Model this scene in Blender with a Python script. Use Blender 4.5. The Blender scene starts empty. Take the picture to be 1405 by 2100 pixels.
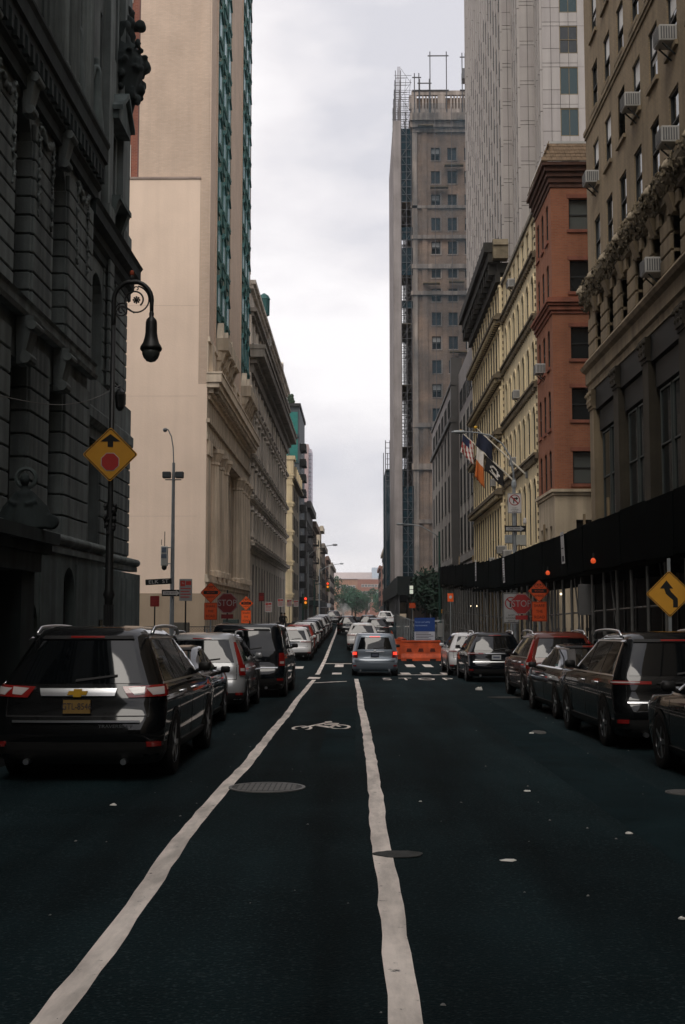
import bpy, bmesh, math, random
from math import pi, sin, cos, radians as R
from mathutils import Vector, Matrix
random.seed(11)
SC = bpy.context.scene
COL = SC.collection
# ------------------------------------------------------------------ camera
CAM = bpy.data.cameras.new('camera')
CAM.sensor_fit = 'VERTICAL'; CAM.sensor_height = 36.0; CAM.lens = 36.0 * 2450 / 2100
CAM.clip_start = 0.1; CAM.clip_end = 6000
cam = bpy.data.objects.new('camera', CAM); COL.objects.link(cam)
cam.location = (0, 0, 1.7)
cam.rotation_euler = (R(90 + 4.9455), 0, R(0.7572))
SC.camera = cam
# ------------------------------------------------------------------ light
SUN_EL, SUN_AZ = 52.0, 198.0            # elevation; azimuth from +Y clockwise (behind the camera, to the left)
SC.view_settings.view_transform = 'Standard'; SC.view_settings.look = 'None'
SC.view_settings.exposure = 0.42; SC.view_settings.gamma = 1.0; SC.view_settings.use_curve_mapping = False
W = bpy.data.worlds.new('World'); SC.world = W; W.use_nodes = True
nt = W.node_tree; N = nt.nodes; LK = nt.links
N.clear()
out = N.new('ShaderNodeOutputWorld'); bg = N.new('ShaderNodeBackground'); LK.new(bg.outputs[0], out.inputs[0])
bg.inputs[1].default_value = 0.1
sky = N.new('ShaderNodeTexSky'); sky.sky_type = 'NISHITA'; sky.sun_disc = False
sky.sun_elevation = R(SUN_EL); sky.sun_rotation = R(SUN_AZ)
tc = N.new('ShaderNodeTexCoord'); mp = N.new('ShaderNodeMapping'); LK.new(tc.outputs['Generated'], mp.inputs[0])
mp.inputs['Scale'].default_value = (1.0, 1.0, 2.2)
nz = N.new('ShaderNodeTexNoise'); nz.inputs['Scale'].default_value = 3.1; nz.inputs['Detail'].default_value = 6; nz.inputs['Roughness'].default_value = .52
LK.new(mp.outputs[0], nz.inputs[0])
cr = N.new('ShaderNodeValToRGB'); LK.new(nz.outputs[0], cr.inputs[0])
e = cr.color_ramp.elements
e[0].position = .40; e[0].color = (5.6, 5.55, 5.95, 1); e[1].position = .60; e[1].color = (8.3, 8.05, 8.1, 1)
x = e.new(.5); x.color = (7.1, 6.87, 7.05, 1)
mx = N.new('ShaderNodeMix'); mx.data_type = 'RGBA'; mx.inputs[0].default_value = .96
LK.new(sky.outputs[0], mx.inputs[6]); LK.new(cr.outputs[0], mx.inputs[7]); LK.new(mx.outputs[2], bg.inputs[0])
SUN = bpy.data.lights.new('sun', 'SUN'); SUN.energy = 1.5; SUN.angle = R(40); SUN.color = (1.0, .93, .84)
sun = bpy.data.objects.new('sun', SUN); COL.objects.link(sun)
sun.rotation_euler = (R(90 - SUN_EL), 0, R(180 - SUN_AZ))
SC.cycles.volume_bounces = 2; SC.cycles.max_bounces = 6; SC.cycles.diffuse_bounces = 3; SC.cycles.glossy_bounces = 3; SC.cycles.transparent_max_bounces = 12
# ------------------------------------------------------------------ materials
MATS = {}
def mat(name, c, rough=.85, var=.22, scale=1.3, streak=.0, bump=0., bscale=30., metal=0., emit=None, spec=.3, coat=0., alpha=1., trans=0):
    if name in MATS: return MATS[name]
    m = bpy.data.materials.new(name); m.use_nodes = True; t = m.node_tree; n = t.nodes; l = t.links
    b = n['Principled BSDF']; MATS[name] = m
    b.inputs['Roughness'].default_value = rough; b.inputs['Metallic'].default_value = metal
    b.inputs['Specular IOR Level'].default_value = spec; b.inputs['Coat Weight'].default_value = coat
    b.inputs['Coat Roughness'].default_value = .04
    b.inputs['Alpha'].default_value = alpha
    col = (*c, 1)
    g = n.new('ShaderNodeNewGeometry')
    if var > 0:
        z = n.new('ShaderNodeTexNoise'); z.inputs['Scale'].default_value = scale; z.inputs['Detail'].default_value = 5; z.inputs['Roughness'].default_value = .6
        l.new(g.outputs['Position'], z.inputs[0])
        r = n.new('ShaderNodeMapRange'); r.inputs[1].default_value = .25; r.inputs[2].default_value = .75
        r.inputs[3].default_value = 1 - var; r.inputs[4].default_value = 1 + var; l.new(z.outputs[0], r.inputs[0])
        src = r.outputs[0]
        if streak > 0:
            mpn = n.new('ShaderNodeMapping'); mpn.inputs['Scale'].default_value = (1.6, 1.6, .09); l.new(g.outputs['Position'], mpn.inputs[0])
            z2 = n.new('ShaderNodeTexNoise'); z2.inputs['Scale'].default_value = 1.5; z2.inputs['Detail'].default_value = 6; l.new(mpn.outputs[0], z2.inputs[0])
            r2 = n.new('ShaderNodeMapRange'); r2.inputs[1].default_value = .35; r2.inputs[2].default_value = .62
            r2.inputs[3].default_value = 1 - streak; r2.inputs[4].default_value = 1.0; l.new(z2.outputs[0], r2.inputs[0])
            mu = n.new('ShaderNodeMath'); mu.operation = 'MULTIPLY'; l.new(src, mu.inputs[0]); l.new(r2.outputs[0], mu.inputs[1]); src = mu.outputs[0]
        v = n.new('ShaderNodeVectorMath'); v.operation = 'SCALE'; v.inputs[0].default_value = c; l.new(src, v.inputs['Scale'])
        l.new(v.outputs[0], b.inputs['Base Color'])
    else:
        b.inputs['Base Color'].default_value = col
    if bump > 0:
        z3 = n.new('ShaderNodeTexNoise'); z3.inputs['Scale'].default_value = bscale; z3.inputs['Detail'].default_value = 4
        l.new(g.outputs['Position'], z3.inputs[0])
        bp = n.new('ShaderNodeBump'); bp.inputs['Strength'].default_value = bump; bp.inputs['Distance'].default_value = .02
        l.new(z3.outputs[0], bp.inputs['Height']); l.new(bp.outputs[0], b.inputs['Normal'])
    if emit:
        b.inputs['Emission Color'].default_value = (*emit[:3], 1); b.inputs['Emission Strength'].default_value = emit[3]
    return m
def brick_mat(name, c1, c2, mortar, bw=.22, bh=.075, rough=.9, var=.25, streak=.25, msize=.012):
    m = mat(name, c1, rough, var, 0.5, streak)
    t = m.node_tree; n = t.nodes; l = t.links; b = n['Principled BSDF']
    old = b.inputs['Base Color'].links[0].from_node
    g = [q for q in n if q.type == 'NEW_GEOMETRY'][0]
    s = n.new('ShaderNodeSeparateXYZ'); l.new(g.outputs['Position'], s.inputs[0])
    a = n.new('ShaderNodeMath'); l.new(s.outputs[0], a.inputs[0]); l.new(s.outputs[1], a.inputs[1])
    cb = n.new('ShaderNodeCombineXYZ'); l.new(a.outputs[0], cb.inputs[0]); l.new(s.outputs[2], cb.inputs[1])
    br = n.new('ShaderNodeTexBrick'); l.new(cb.outputs[0], br.inputs[0]); br.inputs['Scale'].default_value = 1
    br.inputs['Brick Width'].default_value = bw; br.inputs['Row Height'].default_value = bh; br.inputs['Mortar Size'].default_value = msize
    br.inputs['Color1'].default_value = (*c1, 1); br.inputs['Color2'].default_value = (*c2, 1); br.inputs['Mortar'].default_value = (*mortar, 1)
    l.new(br.outputs[0], old.inputs[0])
    return m
# ------------------------------------------------------------------ mesh builder
def FL(x0): return Matrix(((0,1,0,x0),(1,0,0,0),(0,0,1,0),(0,0,0,1)))       # wall on the left of the street: (u,d,z) -> (x0+d, u, z)
def FR(x0): return Matrix(((0,-1,0,x0),(1,0,0,0),(0,0,1,0),(0,0,0,1)))      # wall on the right
def FC(y0): return Matrix(((1,0,0,0),(0,-1,0,y0),(0,0,1,0),(0,0,0,1)))      # wall that faces back down the street
RL, RR, RC = pi/2, -pi/2, 0.0
def wloc(o):
    v = Vector((0,0,0))
    while o: v += o.location; o = o.parent
    return v
class MB:
    def __init__(s, M=None): s.v = []; s.f = []; s.M = M; s.open = False
    def add(s, vs, fs):
        b = len(s.v)
        if s.M is not None: vs = [s.M @ Vector(p) for p in vs]
        s.v += [tuple(p) for p in vs]; s.f += [[i + b for i in f] for f in fs]
        return s
    def box(s, x0, x1, y0, y1, z0, z1):
        return s.add([(x0,y0,z0),(x1,y0,z0),(x1,y1,z0),(x0,y1,z0),(x0,y0,z1),(x1,y0,z1),(x1,y1,z1),(x0,y1,z1)],
              [(0,3,2,1),(4,5,6,7),(0,1,5,4),(1,2,6,5),(2,3,7,6),(3,0,4,7)])
    def bev(s, x0, x1, y0, y1, z0, z1, b=.02):
        vs = []; ix = {}
        for i, (X, sx) in enumerate(((x0,1),(x1,-1))):
            for j, (Y, sy) in enumerate(((y0,1),(y1,-1))):
                for k, (Z, sz) in enumerate(((z0,1),(z1,-1))):
                    for a in range(3):
                        p = [X + (0 if a == 0 else sx*b), Y + (0 if a == 1 else sy*b), Z + (0 if a == 2 else sz*b)]
                        ix[i,j,k,a] = len(vs); vs.append(p)
        F = []
        for i in (0,1):
            F.append([ix[i,0,0,0],ix[i,1,0,0],ix[i,1,1,0],ix[i,0,1,0]]); F.append([ix[0,i,0,1],ix[1,i,0,1],ix[1,i,1,1],ix[0,i,1,1]]); F.append([ix[0,0,i,2],ix[1,0,i,2],ix[1,1,i,2],ix[0,1,i,2]])
            for j in (0,1):
                F.append([ix[i,j,0,0],ix[i,j,1,0],ix[i,j,1,1],ix[i,j,0,1]]); F.append([ix[i,0,j,0],ix[i,1,j,0],ix[i,1,j,2],ix[i,0,j,2]]); F.append([ix[0,i,j,1],ix[1,i,j,1],ix[1,i,j,2],ix[0,i,j,2]])
                for k in (0,1): F.append([ix[i,j,k,0],ix[i,j,k,1],ix[i,j,k,2]])
        return s.add(vs, F)
    def prism(s, pts, y0, y1):                      # polygon in (x,z), extruded along y
        n = len(pts)
        return s.add([(p[0],y0,p[1]) for p in pts] + [(p[0],y1,p[1]) for p in pts],
              [list(range(n)), list(range(2*n-1, n-1, -1))] + [[i,(i+1)%n,n+(i+1)%n,n+i] for i in range(n)])
    def ext(s, pts, x0, x1):                        # polygon in (y,z), extruded along x
        n = len(pts)
        return s.add([(x0,p[0],p[1]) for p in pts] + [(x1,p[0],p[1]) for p in pts],
              [list(range(n)), list(range(2*n-1, n-1, -1))] + [[i,(i+1)%n,n+(i+1)%n,n+i] for i in range(n)])
    def slab(s, pts, z0, z1):                       # polygon in (x,y), extruded along z
        n = len(pts)
        return s.add([(p[0],p[1],z0) for p in pts] + [(p[0],p[1],z1) for p in pts],
              [list(range(n)), list(range(2*n-1, n-1, -1))] + [[i,(i+1)%n,n+(i+1)%n,n+i] for i in range(n)])
    def poly(s, pts): s.open = True; return s.add(pts, [list(range(len(pts)))])
    def rings(s, rs, closed=True, cap=True):
        n = len(rs[0]); vs = [p for r in rs for p in r]; F = []
        for i in range(len(rs)-1):
            for j in range(n if closed else n-1):
                F.append([i*n+j, i*n+(j+1)%n, (i+1)*n+(j+1)%n, (i+1)*n+j])
        if cap: F.append(list(range(n))); F.append(list(range(len(vs)-1, len(vs)-n-1, -1)))
        return s.add(vs, F)
    def tube(s, pts, r, n=6):
        pts = [Vector(p) for p in pts]; rs = []
        rad = r if isinstance(r, (list, tuple)) else [r]*len(pts)
        t0 = (pts[1]-pts[0]).normalized(); a = t0.orthogonal().normalized()
        for i, p in enumerate(pts):
            t = (pts[min(i+1,len(pts)-1)] - pts[max(i-1,0)]).normalized()
            a = (a - t*a.dot(t)).normalized(); b = t.cross(a)
            rs.append([p + (a*cos(2*pi*k/n) + b*sin(2*pi*k/n))*rad[i] for k in range(n)])
        return s.rings(rs)
    def cyl(s, p0, p1, r0, r1=None, n=10): return s.tube([p0, p1], [r0, r0 if r1 is None else r1], n)
    def lathe(s, prof, c=(0,0,0), n=16, ax='z'):
        rs = []
        for r, h in prof:
            ring = []
            for k in range(n):
                a = 2*pi*k/n; q = (r*cos(a), r*sin(a), h)
                if ax == 'x': q = (h, r*cos(a), r*sin(a))
                if ax == 'y': q = (r*cos(a), h, r*sin(a))
                ring.append((c[0]+q[0], c[1]+q[1], c[2]+q[2]))
            rs.append(ring)
        return s.rings(rs)
    def ball(s, c, r, n=8, m=6, sq=(1,1,1)):
        rs = []
        for i in range(m+1):
            t = -pi/2 + pi*i/m; rr = max(cos(t), .02)
            rs.append([(c[0]+sq[0]*r*rr*cos(2*pi*k/n), c[1]+sq[1]*r*rr*sin(2*pi*k/n), c[2]+sq[2]*r*sin(t)) for k in range(n)])
        return s.rings(rs)
    def wall(s, u0, u1, z0, z1, ops=(), r=.2, d=0., back=True):        # facade sheet at depth d with recessed openings
        us = sorted({u0,u1,*[q for o in ops for q in (o[0],o[1])]}); zs = sorted({z0,z1,*[q for o in ops for q in (o[2],o[3])]})
        us = [u for u in us if u0-1e-6 <= u <= u1+1e-6]; zs = [z for z in zs if z0-1e-6 <= z <= z1+1e-6]
        for i in range(len(us)-1):
            um = (us[i]+us[i+1])/2; st = None
            for j in range(len(zs)-1):
                zm = (zs[j]+zs[j+1])/2
                inside = any(o[0] < um < o[1] and o[2] < zm < o[3] for o in ops)
                if not inside and st is None: st = zs[j]
                if inside and st is not None:
                    s.poly([(us[i],d,st),(us[i+1],d,st),(us[i+1],d,zs[j]),(us[i],d,zs[j])]); st = None
            if st is not None: s.poly([(us[i],d,st),(us[i+1],d,st),(us[i+1],d,z1),(us[i],d,z1)])
        for a,b,c,e in ops:
            s.poly([(a,d,c),(a,d-r,c),(a,d-r,e),(a,d,e)]); s.poly([(b,d,c),(b,d,e),(b,d-r,e),(b,d-r,c)])
            s.poly([(a,d,c),(b,d,c),(b,d-r,c),(a,d-r,c)]); s.poly([(a,d,e),(a,d-r,e),(b,d-r,e),(b,d,e)])
            if back: s.poly([(a,d-r,c),(b,d-r,c),(b,d-r,e),(a,d-r,e)])
        return s
    def archfill(s, a, b, zs, zt, d0, d1, n=8, pointed=1.0):           # fills the corners above an arch inside a square-headed opening
        c = (a+b)/2; r = (b-a)/2
        p = [(c - r*cos(pi*i/n), zs + r*pointed*sin(pi*i/n)) for i in range(n+1)]
        for i in range(n): s.prism([p[i], p[i+1], (p[i+1][0], zt), (p[i][0], zt)], d0, d1)
        return s
    def archring(s, a, b, zs, w, d0, d1, n=8):                         # raised hood mould round an arch
        c = (a+b)/2; r = (b-a)/2
        for i in range(n):
            t0, t1 = pi*i/n, pi*(i+1)/n
            s.prism([(c-r*cos(t0), zs+r*sin(t0)), (c-r*cos(t1), zs+r*sin(t1)), (c-(r+w)*cos(t1), zs+(r+w)*sin(t1)), (c-(r+w)*cos(t0), zs+(r+w)*sin(t0))], d0, d1)
        return s
    def cornice(s, u0, u1, steps):                                      # steps: (z0, z1, depth) boxes on the wall, ends returned by depth
        for z0, z1, dp in steps: s.box(u0 - dp*.6, u1 + dp*.6, -.05, dp, z0, z1)
        return s
    def mesh(s, name, m, smooth=False):
        me = bpy.data.meshes.new(name); me.from_pydata(s.v, [], s.f)
        if not s.open and len(s.f) < 60000:
            bm = bmesh.new(); bm.from_mesh(me); bmesh.ops.recalc_face_normals(bm, faces=bm.faces); bm.to_mesh(me); bm.free()
        for q in (m if isinstance(m, (list, tuple)) else [m]): me.materials.append(q)
        if smooth: me.shade_smooth()
        return me
    def build(s, name, m, parent=None, smooth=False, label=None, kind=None, fix=False):
        if parent is not None:
            w = wloc(parent); s.v = [(p[0]-w.x, p[1]-w.y, p[2]-w.z) for p in s.v]
        me = s.mesh(name, m, smooth)
        if fix:
            bm = bmesh.new(); bm.from_mesh(me); bmesh.ops.remove_doubles(bm, verts=bm.verts, dist=1e-5)
            bmesh.ops.recalc_face_normals(bm, faces=bm.faces); bm.to_mesh(me); bm.free()
            if smooth: me.shade_smooth()
        o = bpy.data.objects.new(name, me); COL.objects.link(o)
        if parent is not None: o.parent = parent
        if label: o['label'] = label
        if kind: o['kind'] = kind
        return o
def link(name, me, parent, loc=(0,0,0), rz=0., world=True):
    o = bpy.data.objects.new(name, me); COL.objects.link(o); o.parent = parent
    l = Vector(loc)
    if parent is not None and world: l = l - wloc(parent)
    o.location = l
    if rz: o.rotation_euler = (0,0,rz)
    return o
def tag(o, label, cat, group=None):
    o['label'] = label; o['category'] = cat
    if group: o['group'] = group
    return o
def thing(name, label, cat, loc=(0,0,0), rz=0., group=None):
    o = bpy.data.objects.new(name, None); COL.objects.link(o); o.empty_display_size = .3
    o.location = loc; o.rotation_euler = (0,0,rz)
    return tag(o, label, cat, group)
def struct(name, mb, m, smooth=False): return mb.build(name, m, None, smooth, kind='structure')
def remesh(mb, vox, smooth=True):                    # melts overlapping shapes into one carved surface
    me = mb.mesh('carving', [bpy.data.materials[0]] if bpy.data.materials else [])
    o = bpy.data.objects.new('carving', me); COL.objects.link(o); md = o.modifiers.new('r','REMESH'); md.mode = 'VOXEL'; md.voxel_size = vox; md.use_smooth_shade = smooth
    sm = o.modifiers.new('s','SMOOTH'); sm.iterations = 2; sm.factor = .5
    bpy.context.view_layer.update(); me2 = bpy.data.meshes.new_from_object(o.evaluated_get(bpy.context.evaluated_depsgraph_get()))
    q = MB(); q.v = [tuple(v.co) for v in me2.vertices]; q.f = [list(p.vertices) for p in me2.polygons]
    bpy.data.objects.remove(o); bpy.data.meshes.remove(me); bpy.data.meshes.remove(me2)
    return q
def copy_tree(o, parent=None, memo=None):
    c = o.copy(); COL.objects.link(c)
    if parent: c.parent = parent
    for ch in list(o.children): copy_tree(ch, c)
    return c
TXT = {}
def text(name, s, h, m, parent, loc, rx=pi/2, rz=0., align='CENTER', ext=.002, sx=1.):
    k = (s, h, m.name, align, ext, sx)
    if k not in TXT:
        cu = bpy.data.curves.new('t', 'FONT'); cu.body = s; cu.size = h*1.38; cu.align_x = align; cu.align_y = 'CENTER'; cu.extrude = ext; cu.resolution_u = 3
        ob = bpy.data.objects.new('t', cu); me = bpy.data.meshes.new_from_object(ob); me.materials.clear(); me.materials.append(m)
        for v in me.vertices: v.co.x *= sx
        bpy.data.objects.remove(ob); bpy.data.curves.remove(cu); TXT[k] = me
    o = link(name, TXT[k], parent, loc); o.rotation_euler = (rx, 0, rz)
    return o
def L(mb, name, m, t, smooth=False, label=None):    # a part built in its thing's own coordinates
    o = mb.build(name, m, None, smooth, label); o.parent = t; return o
def g(y):                                           # street level along the street
    P = ((-1000,13.5),(0,0),(44,-.594),(50,-.66),(56,-.63),(115,.1),(150,.75),(170,.95),(9000,.95))
    for (a,b),(c,d) in zip(P, P[1:]):
        if a <= y <= c: return b + (d-b)*(y-a)/(c-a)
    return .95
# ------------------------------------------------------------------ ground, road, pavements
ASPH = mat('asphalt', (.0052,.0118,.0138), .85, .5, .4, 0, .6, 55, spec=.05)
def asphalt_detail():
    t = ASPH.node_tree; n = t.nodes; l = t.links; b = n['Principled BSDF']
    sc = b.inputs['Base Color'].links[0].from_node
    gm = [q for q in n if q.type == 'NEW_GEOMETRY'][0]
    z = n.new('ShaderNodeTexNoise'); z.inputs['Scale'].default_value = 42; z.inputs['Detail'].default_value = 3; l.new(gm.outputs['Position'], z.inputs[0])
    r = n.new('ShaderNodeMapRange'); r.inputs[1].default_value = .54; r.inputs[2].default_value = .74; r.inputs[3].default_value = 0; r.inputs[4].default_value = .9; l.new(z.outputs[0], r.inputs[0])
    m = n.new('ShaderNodeMix'); m.data_type = 'RGBA'; l.new(r.outputs[0], m.inputs[0]); l.new(sc.outputs[0], m.inputs[6]); m.inputs[7].default_value = (.026,.038,.041,1)
    mp2 = n.new('ShaderNodeMapping'); mp2.inputs['Scale'].default_value = (.9,.07,1); l.new(gm.outputs['Position'], mp2.inputs[0])     # long wheel-worn bands along the road
    z2 = n.new('ShaderNodeTexNoise'); z2.inputs['Scale'].default_value = 1.2; z2.inputs['Detail'].default_value = 4; l.new(mp2.outputs[0], z2.inputs[0])
    r2 = n.new('ShaderNodeMapRange'); r2.inputs[1].default_value = .3; r2.inputs[2].default_value = .7; r2.inputs[3].default_value = .5; r2.inputs[4].default_value = 1.75; l.new(z2.outputs[0], r2.inputs[0])
    v = n.new('ShaderNodeVectorMath'); v.operation = 'SCALE'; l.new(m.outputs[2], v.inputs[0]); l.new(r2.outputs[0], v.inputs['Scale']); l.new(v.outputs[0], b.inputs['Base Color'])
asphalt_detail()
PAVE = mat('pavement_concrete', (.05,.05,.048), .9, .25, .8, 0, .3, 20)
KERBM = mat('kerb_stone', (.06,.06,.058), .85, .3, 2)
GRND = mat('ground_grey', (.05,.05,.05), .95, .2, .1)
PAINT = mat('road_paint', (.80,.72,.66), .75, .12, 3, 0, .3, 50)
def worn(m, lo=.40, hi=.47, sc=9., c=(.03,.033,.034)):
    t = m.node_tree; n = t.nodes; l = t.links; b = n['Principled BSDF']; src = b.inputs['Base Color'].links[0].from_socket
    gm = [q for q in n if q.type == 'NEW_GEOMETRY'][0]
    z = n.new('ShaderNodeTexNoise'); z.inputs['Scale'].default_value = sc; z.inputs['Detail'].default_value = 8; z.inputs['Roughness'].default_value = .7; l.new(gm.outputs['Position'], z.inputs[0])
    r = n.new('ShaderNodeMapRange'); r.inputs[1].default_value = lo; r.inputs[2].default_value = hi; l.new(z.outputs[0], r.inputs[0])
    x = n.new('ShaderNodeMix'); x.data_type = 'RGBA'; l.new(r.outputs[0], x.inputs[0]); x.inputs[6].default_value = (*c,1); l.new(src, x.inputs[7]); l.new(x.outputs[2], b.inputs['Base Color'])
worn(PAINT, .30, .38, 9.)
def worn_tracks(m):                                  # grime rubbed across the paint by tyres
    t = m.node_tree; n = t.nodes; l = t.links; b = n['Principled BSDF']; src = b.inputs['Base Color'].links[0].from_socket
    gm = [q for q in n if q.type == 'NEW_GEOMETRY'][0]; mp = n.new('ShaderNodeMapping'); mp.inputs['Scale'].default_value = (2.5,.55,1); l.new(gm.outputs['Position'], mp.inputs[0])
    z = n.new('ShaderNodeTexNoise'); z.inputs['Scale'].default_value = 1.6; z.inputs['Detail'].default_value = 7; z.inputs['Roughness'].default_value = .65; l.new(mp.outputs[0], z.inputs[0])
    r = n.new('ShaderNodeMapRange'); r.inputs[1].default_value = .35; r.inputs[2].default_value = .62; r.inputs[3].default_value = .62; r.inputs[4].default_value = 1.08; l.new(z.outputs[0], r.inputs[0])
    v = n.new('ShaderNodeVectorMath'); v.operation = 'SCALE'; l.new(src, v.inputs[0]); l.new(r.outputs[0], v.inputs['Scale']); l.new(v.outputs[0], b.inputs['Base Color'])
worn_tracks(PAINT)
YS = [-300,-60,-20,-5,0,5,10,15,20,25,30,35,40,44] + [44+.75*k for k in range(1,25)] + [66,70,75,80,85,90,95,100,105,110,115,120,125,130,135,140,145,150,155,160,170,190,230,300,400,600,900,1600]
def sheet(x0, x1, ya, yb, dz):
    mb = MB(); ys = sorted({ya, yb, *[y for y in YS if ya < y < yb]})
    for a, b in zip(ys, ys[1:]): mb.poly([(x0,a,g(a)+dz),(x1,a,g(a)+dz),(x1,b,g(b)+dz),(x0,b,g(b)+dz)])
    return mb
XL, XR = -4.5, 6.1
gm_ = sheet(-500, 500, -300, 1600, -.03); struct('ground', gm_, GRND)
struct('road', sheet(XL-.02, XR+.02, -300, 900, 0), ASPH)
struct('side_road', sheet(-60, XL-.02, 46.5, 59, -.004), ASPH)
struct('avenue', sheet(-60, XL-.02, 134, 150, -.004), ASPH)
for nm, x0, x1, ya, yb in (('pavement', -7.9, XL-.16, -60, 46.3), ('pavement', -7.9, XL-.16, 59.2, 133.8), ('pavement', -8.5, XL-.16, 150.2, 900), ('pavement', XR+.16, 8.8, -60, 900), ('pavement', -60, -7.9, 41.6, 46.3), ('pavement', -60, -7.9, 59.2, 62.4)):
    struct(nm, sheet(x0, x1, ya, yb, .13), PAVE)
def kerb(x0, x1, ya, yb):
    mb = MB(); ys = sorted({ya, yb, *[y for y in YS if ya < y < yb]})
    mb.rings([[(x0,y,g(y)-.1),(x1,y,g(y)-.1),(x1,y,g(y)+.134),(x0,y,g(y)+.134)] for y in ys]); return mb
for a in ((XL-.16, XL, -60, 46.3), (XL-.16, XL, 59.2, 133.8), (XL-.16, XL, 150.2, 900), (XR, XR+.16, -60, 900)): struct('kerb', kerb(*a), KERBM)
for a in ((46.3, 46.5), (59.0, 59.2)): struct('kerb', MB().box(-60, XL-.16, a[0], a[1], -.8, g(a[0])+.134), KERBM)
# pavement flagstone joints on the near left and right
def band(pts, w, name, dz=.005, rough=.018, seed=1, step=.35):
    rnd = random.Random(seed); L = []; 
    for (xa,ya),(xb,yb) in zip(pts, pts[1:]):
        n = max(1, int((yb-ya)/step))
        for k in range(n): t = k/n; L.append((xa+(xb-xa)*t, ya+(yb-ya)*t))
    L.append(pts[-1]); mb = MB(); w1 = w2 = 0; ww = 0; Ls = []; Rs = []
    for x, y in L:
        ww = .9*ww + rnd.uniform(-.0045,.0045)
        Ls.append((x - w/2 + ww + rnd.uniform(-rough,rough)*.45, y, g(y)+dz)); Rs.append((x + w/2 + ww*.8 + rnd.uniform(-rough,rough)*.45, y, g(y)+dz))
    for i in range(len(L)-1): mb.poly([Ls[i], Rs[i], Rs[i+1], Ls[i+1]])
    return struct(name, mb, PAINT)
band([(-1.36,-20),(-1.36,6.5),(-1.39,8),(-1.45,10),(-1.46,13),(-1.43,16),(-1.47,21.3),(-1.46,24.5),(-1.54,30.3),(-1.57,42.6)], .143, 'lane_line', seed=3)
band([(-1.62,47.6),(-1.68,54.6),(-1.73,64.7),(-1.96,92.7),(-2.45,150)], .17, 'lane_line', seed=4, step=1.)
band([(.19,-20),(.2,5.4),(.2,8),(.18,9.3),(.175,13),(.15,17.4),(.12,23),(.06,27.4),(.04,32.6),(-.09,43.4)], .15, 'lane_line', seed=8)
# worn block where the bike-lane line meets the crossing
struct('lane_mark', MB().slab([(-1.86,43.2),(-1.42,43.2),(-1.40,44.7),(-1.84,44.9)], g(44)+.004, g(44)+.006), PAINT)
def flat(name, pts, dz=.005): return struct(name, MB().poly([(x,y,g(y)+dz) for x,y in pts]), PAINT)
flat('stop_line', [(-1.5,39.9),(-.9,40.6),(-.4,41.2),(-.4,41.55),(-.95,40.95),(-1.5,40.2)])
flat('stop_line', [(1.35,47.15),(3.5,47.2),(3.5,47.62),(1.35,47.6)])
for i in range(6):
    x = -1.05 + i*.83 if i < 1 else 1.72 + (i-1)*.82
    flat('crosswalk_bar', [(x,47.8),(x+.38,47.8),(x+.36,49.6),(x-.02,49.6)])
for i in range(8):
    x = -1.1 + i*.82
    flat('crosswalk_bar', [(x+.02,54.6),(x+.42,54.6),(x+.40,57.0),(x,57.0)])
flat('crosswalk_line', [(-1.6,57.5),(.1,57.5),(.1,57.9),(-1.6,57.9)])
flat('crosswalk_bar', [(-2.9,53),(-2.45,53),(-2.5,55.2),(-2.9,55.2)])
for i in range(9): flat('crosswalk_bar', [(-2.4+i*.95,133),(-1.9+i*.95,133),(-1.9+i*.95,136),(-2.4+i*.95,136)])
# road lettering STOP, stretched along the road
for ch, x in (('S',.83),('T',1.50),('O',2.25),('P',3.02)):
    o = text('stop_lettering', ch, 2.0, PAINT, None, (x+.2, 43.3, g(43.3)+.006), 0.0135*-1, 0, ext=.0005, sx=.30); o['kind'] = 'structure'
# tar seams and a trench patch: thin sheets a few millimetres over the asphalt
TAR = mat('tar_seam', (.0022,.003,.0032), .55, .3, 6, spec=.2); TRENCH = mat('trench_asphalt', (.007,.0165,.0195), .9, .4, 1.2, 0, .6, 60, spec=.05)
def seam(pts, w, seed):
    rnd = random.Random(seed); mb = MB(); P = []
    for (xa,ya),(xb,yb) in zip(pts, pts[1:]):
        n = max(2, int(math.hypot(xb-xa,yb-ya)/.3))
        for k in range(n): t = k/n; P.append((xa+(xb-xa)*t+rnd.uniform(-.025,.025), ya+(yb-ya)*t))
    P.append(pts[-1])
    for a, b in zip(P, P[1:]):
        d = Vector((b[0]-a[0], b[1]-a[1])).normalized()*w; nx, ny = -d.y, d.x
        mb.poly([(a[0]+nx,a[1]+ny,g(a[1])+.003),(b[0]+nx,b[1]+ny,g(b[1])+.003),(b[0]-nx,b[1]-ny,g(b[1])+.003),(a[0]-nx,a[1]-ny,g(a[1])+.003)])
    struct('tar_seam', mb, TAR)
struct('trench_patch', sheet(2.35, 3.25, 5, 30, .002), TRENCH); struct('trench_patch', sheet(-.55, -.05, 16, 27, .002), TRENCH)
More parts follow.
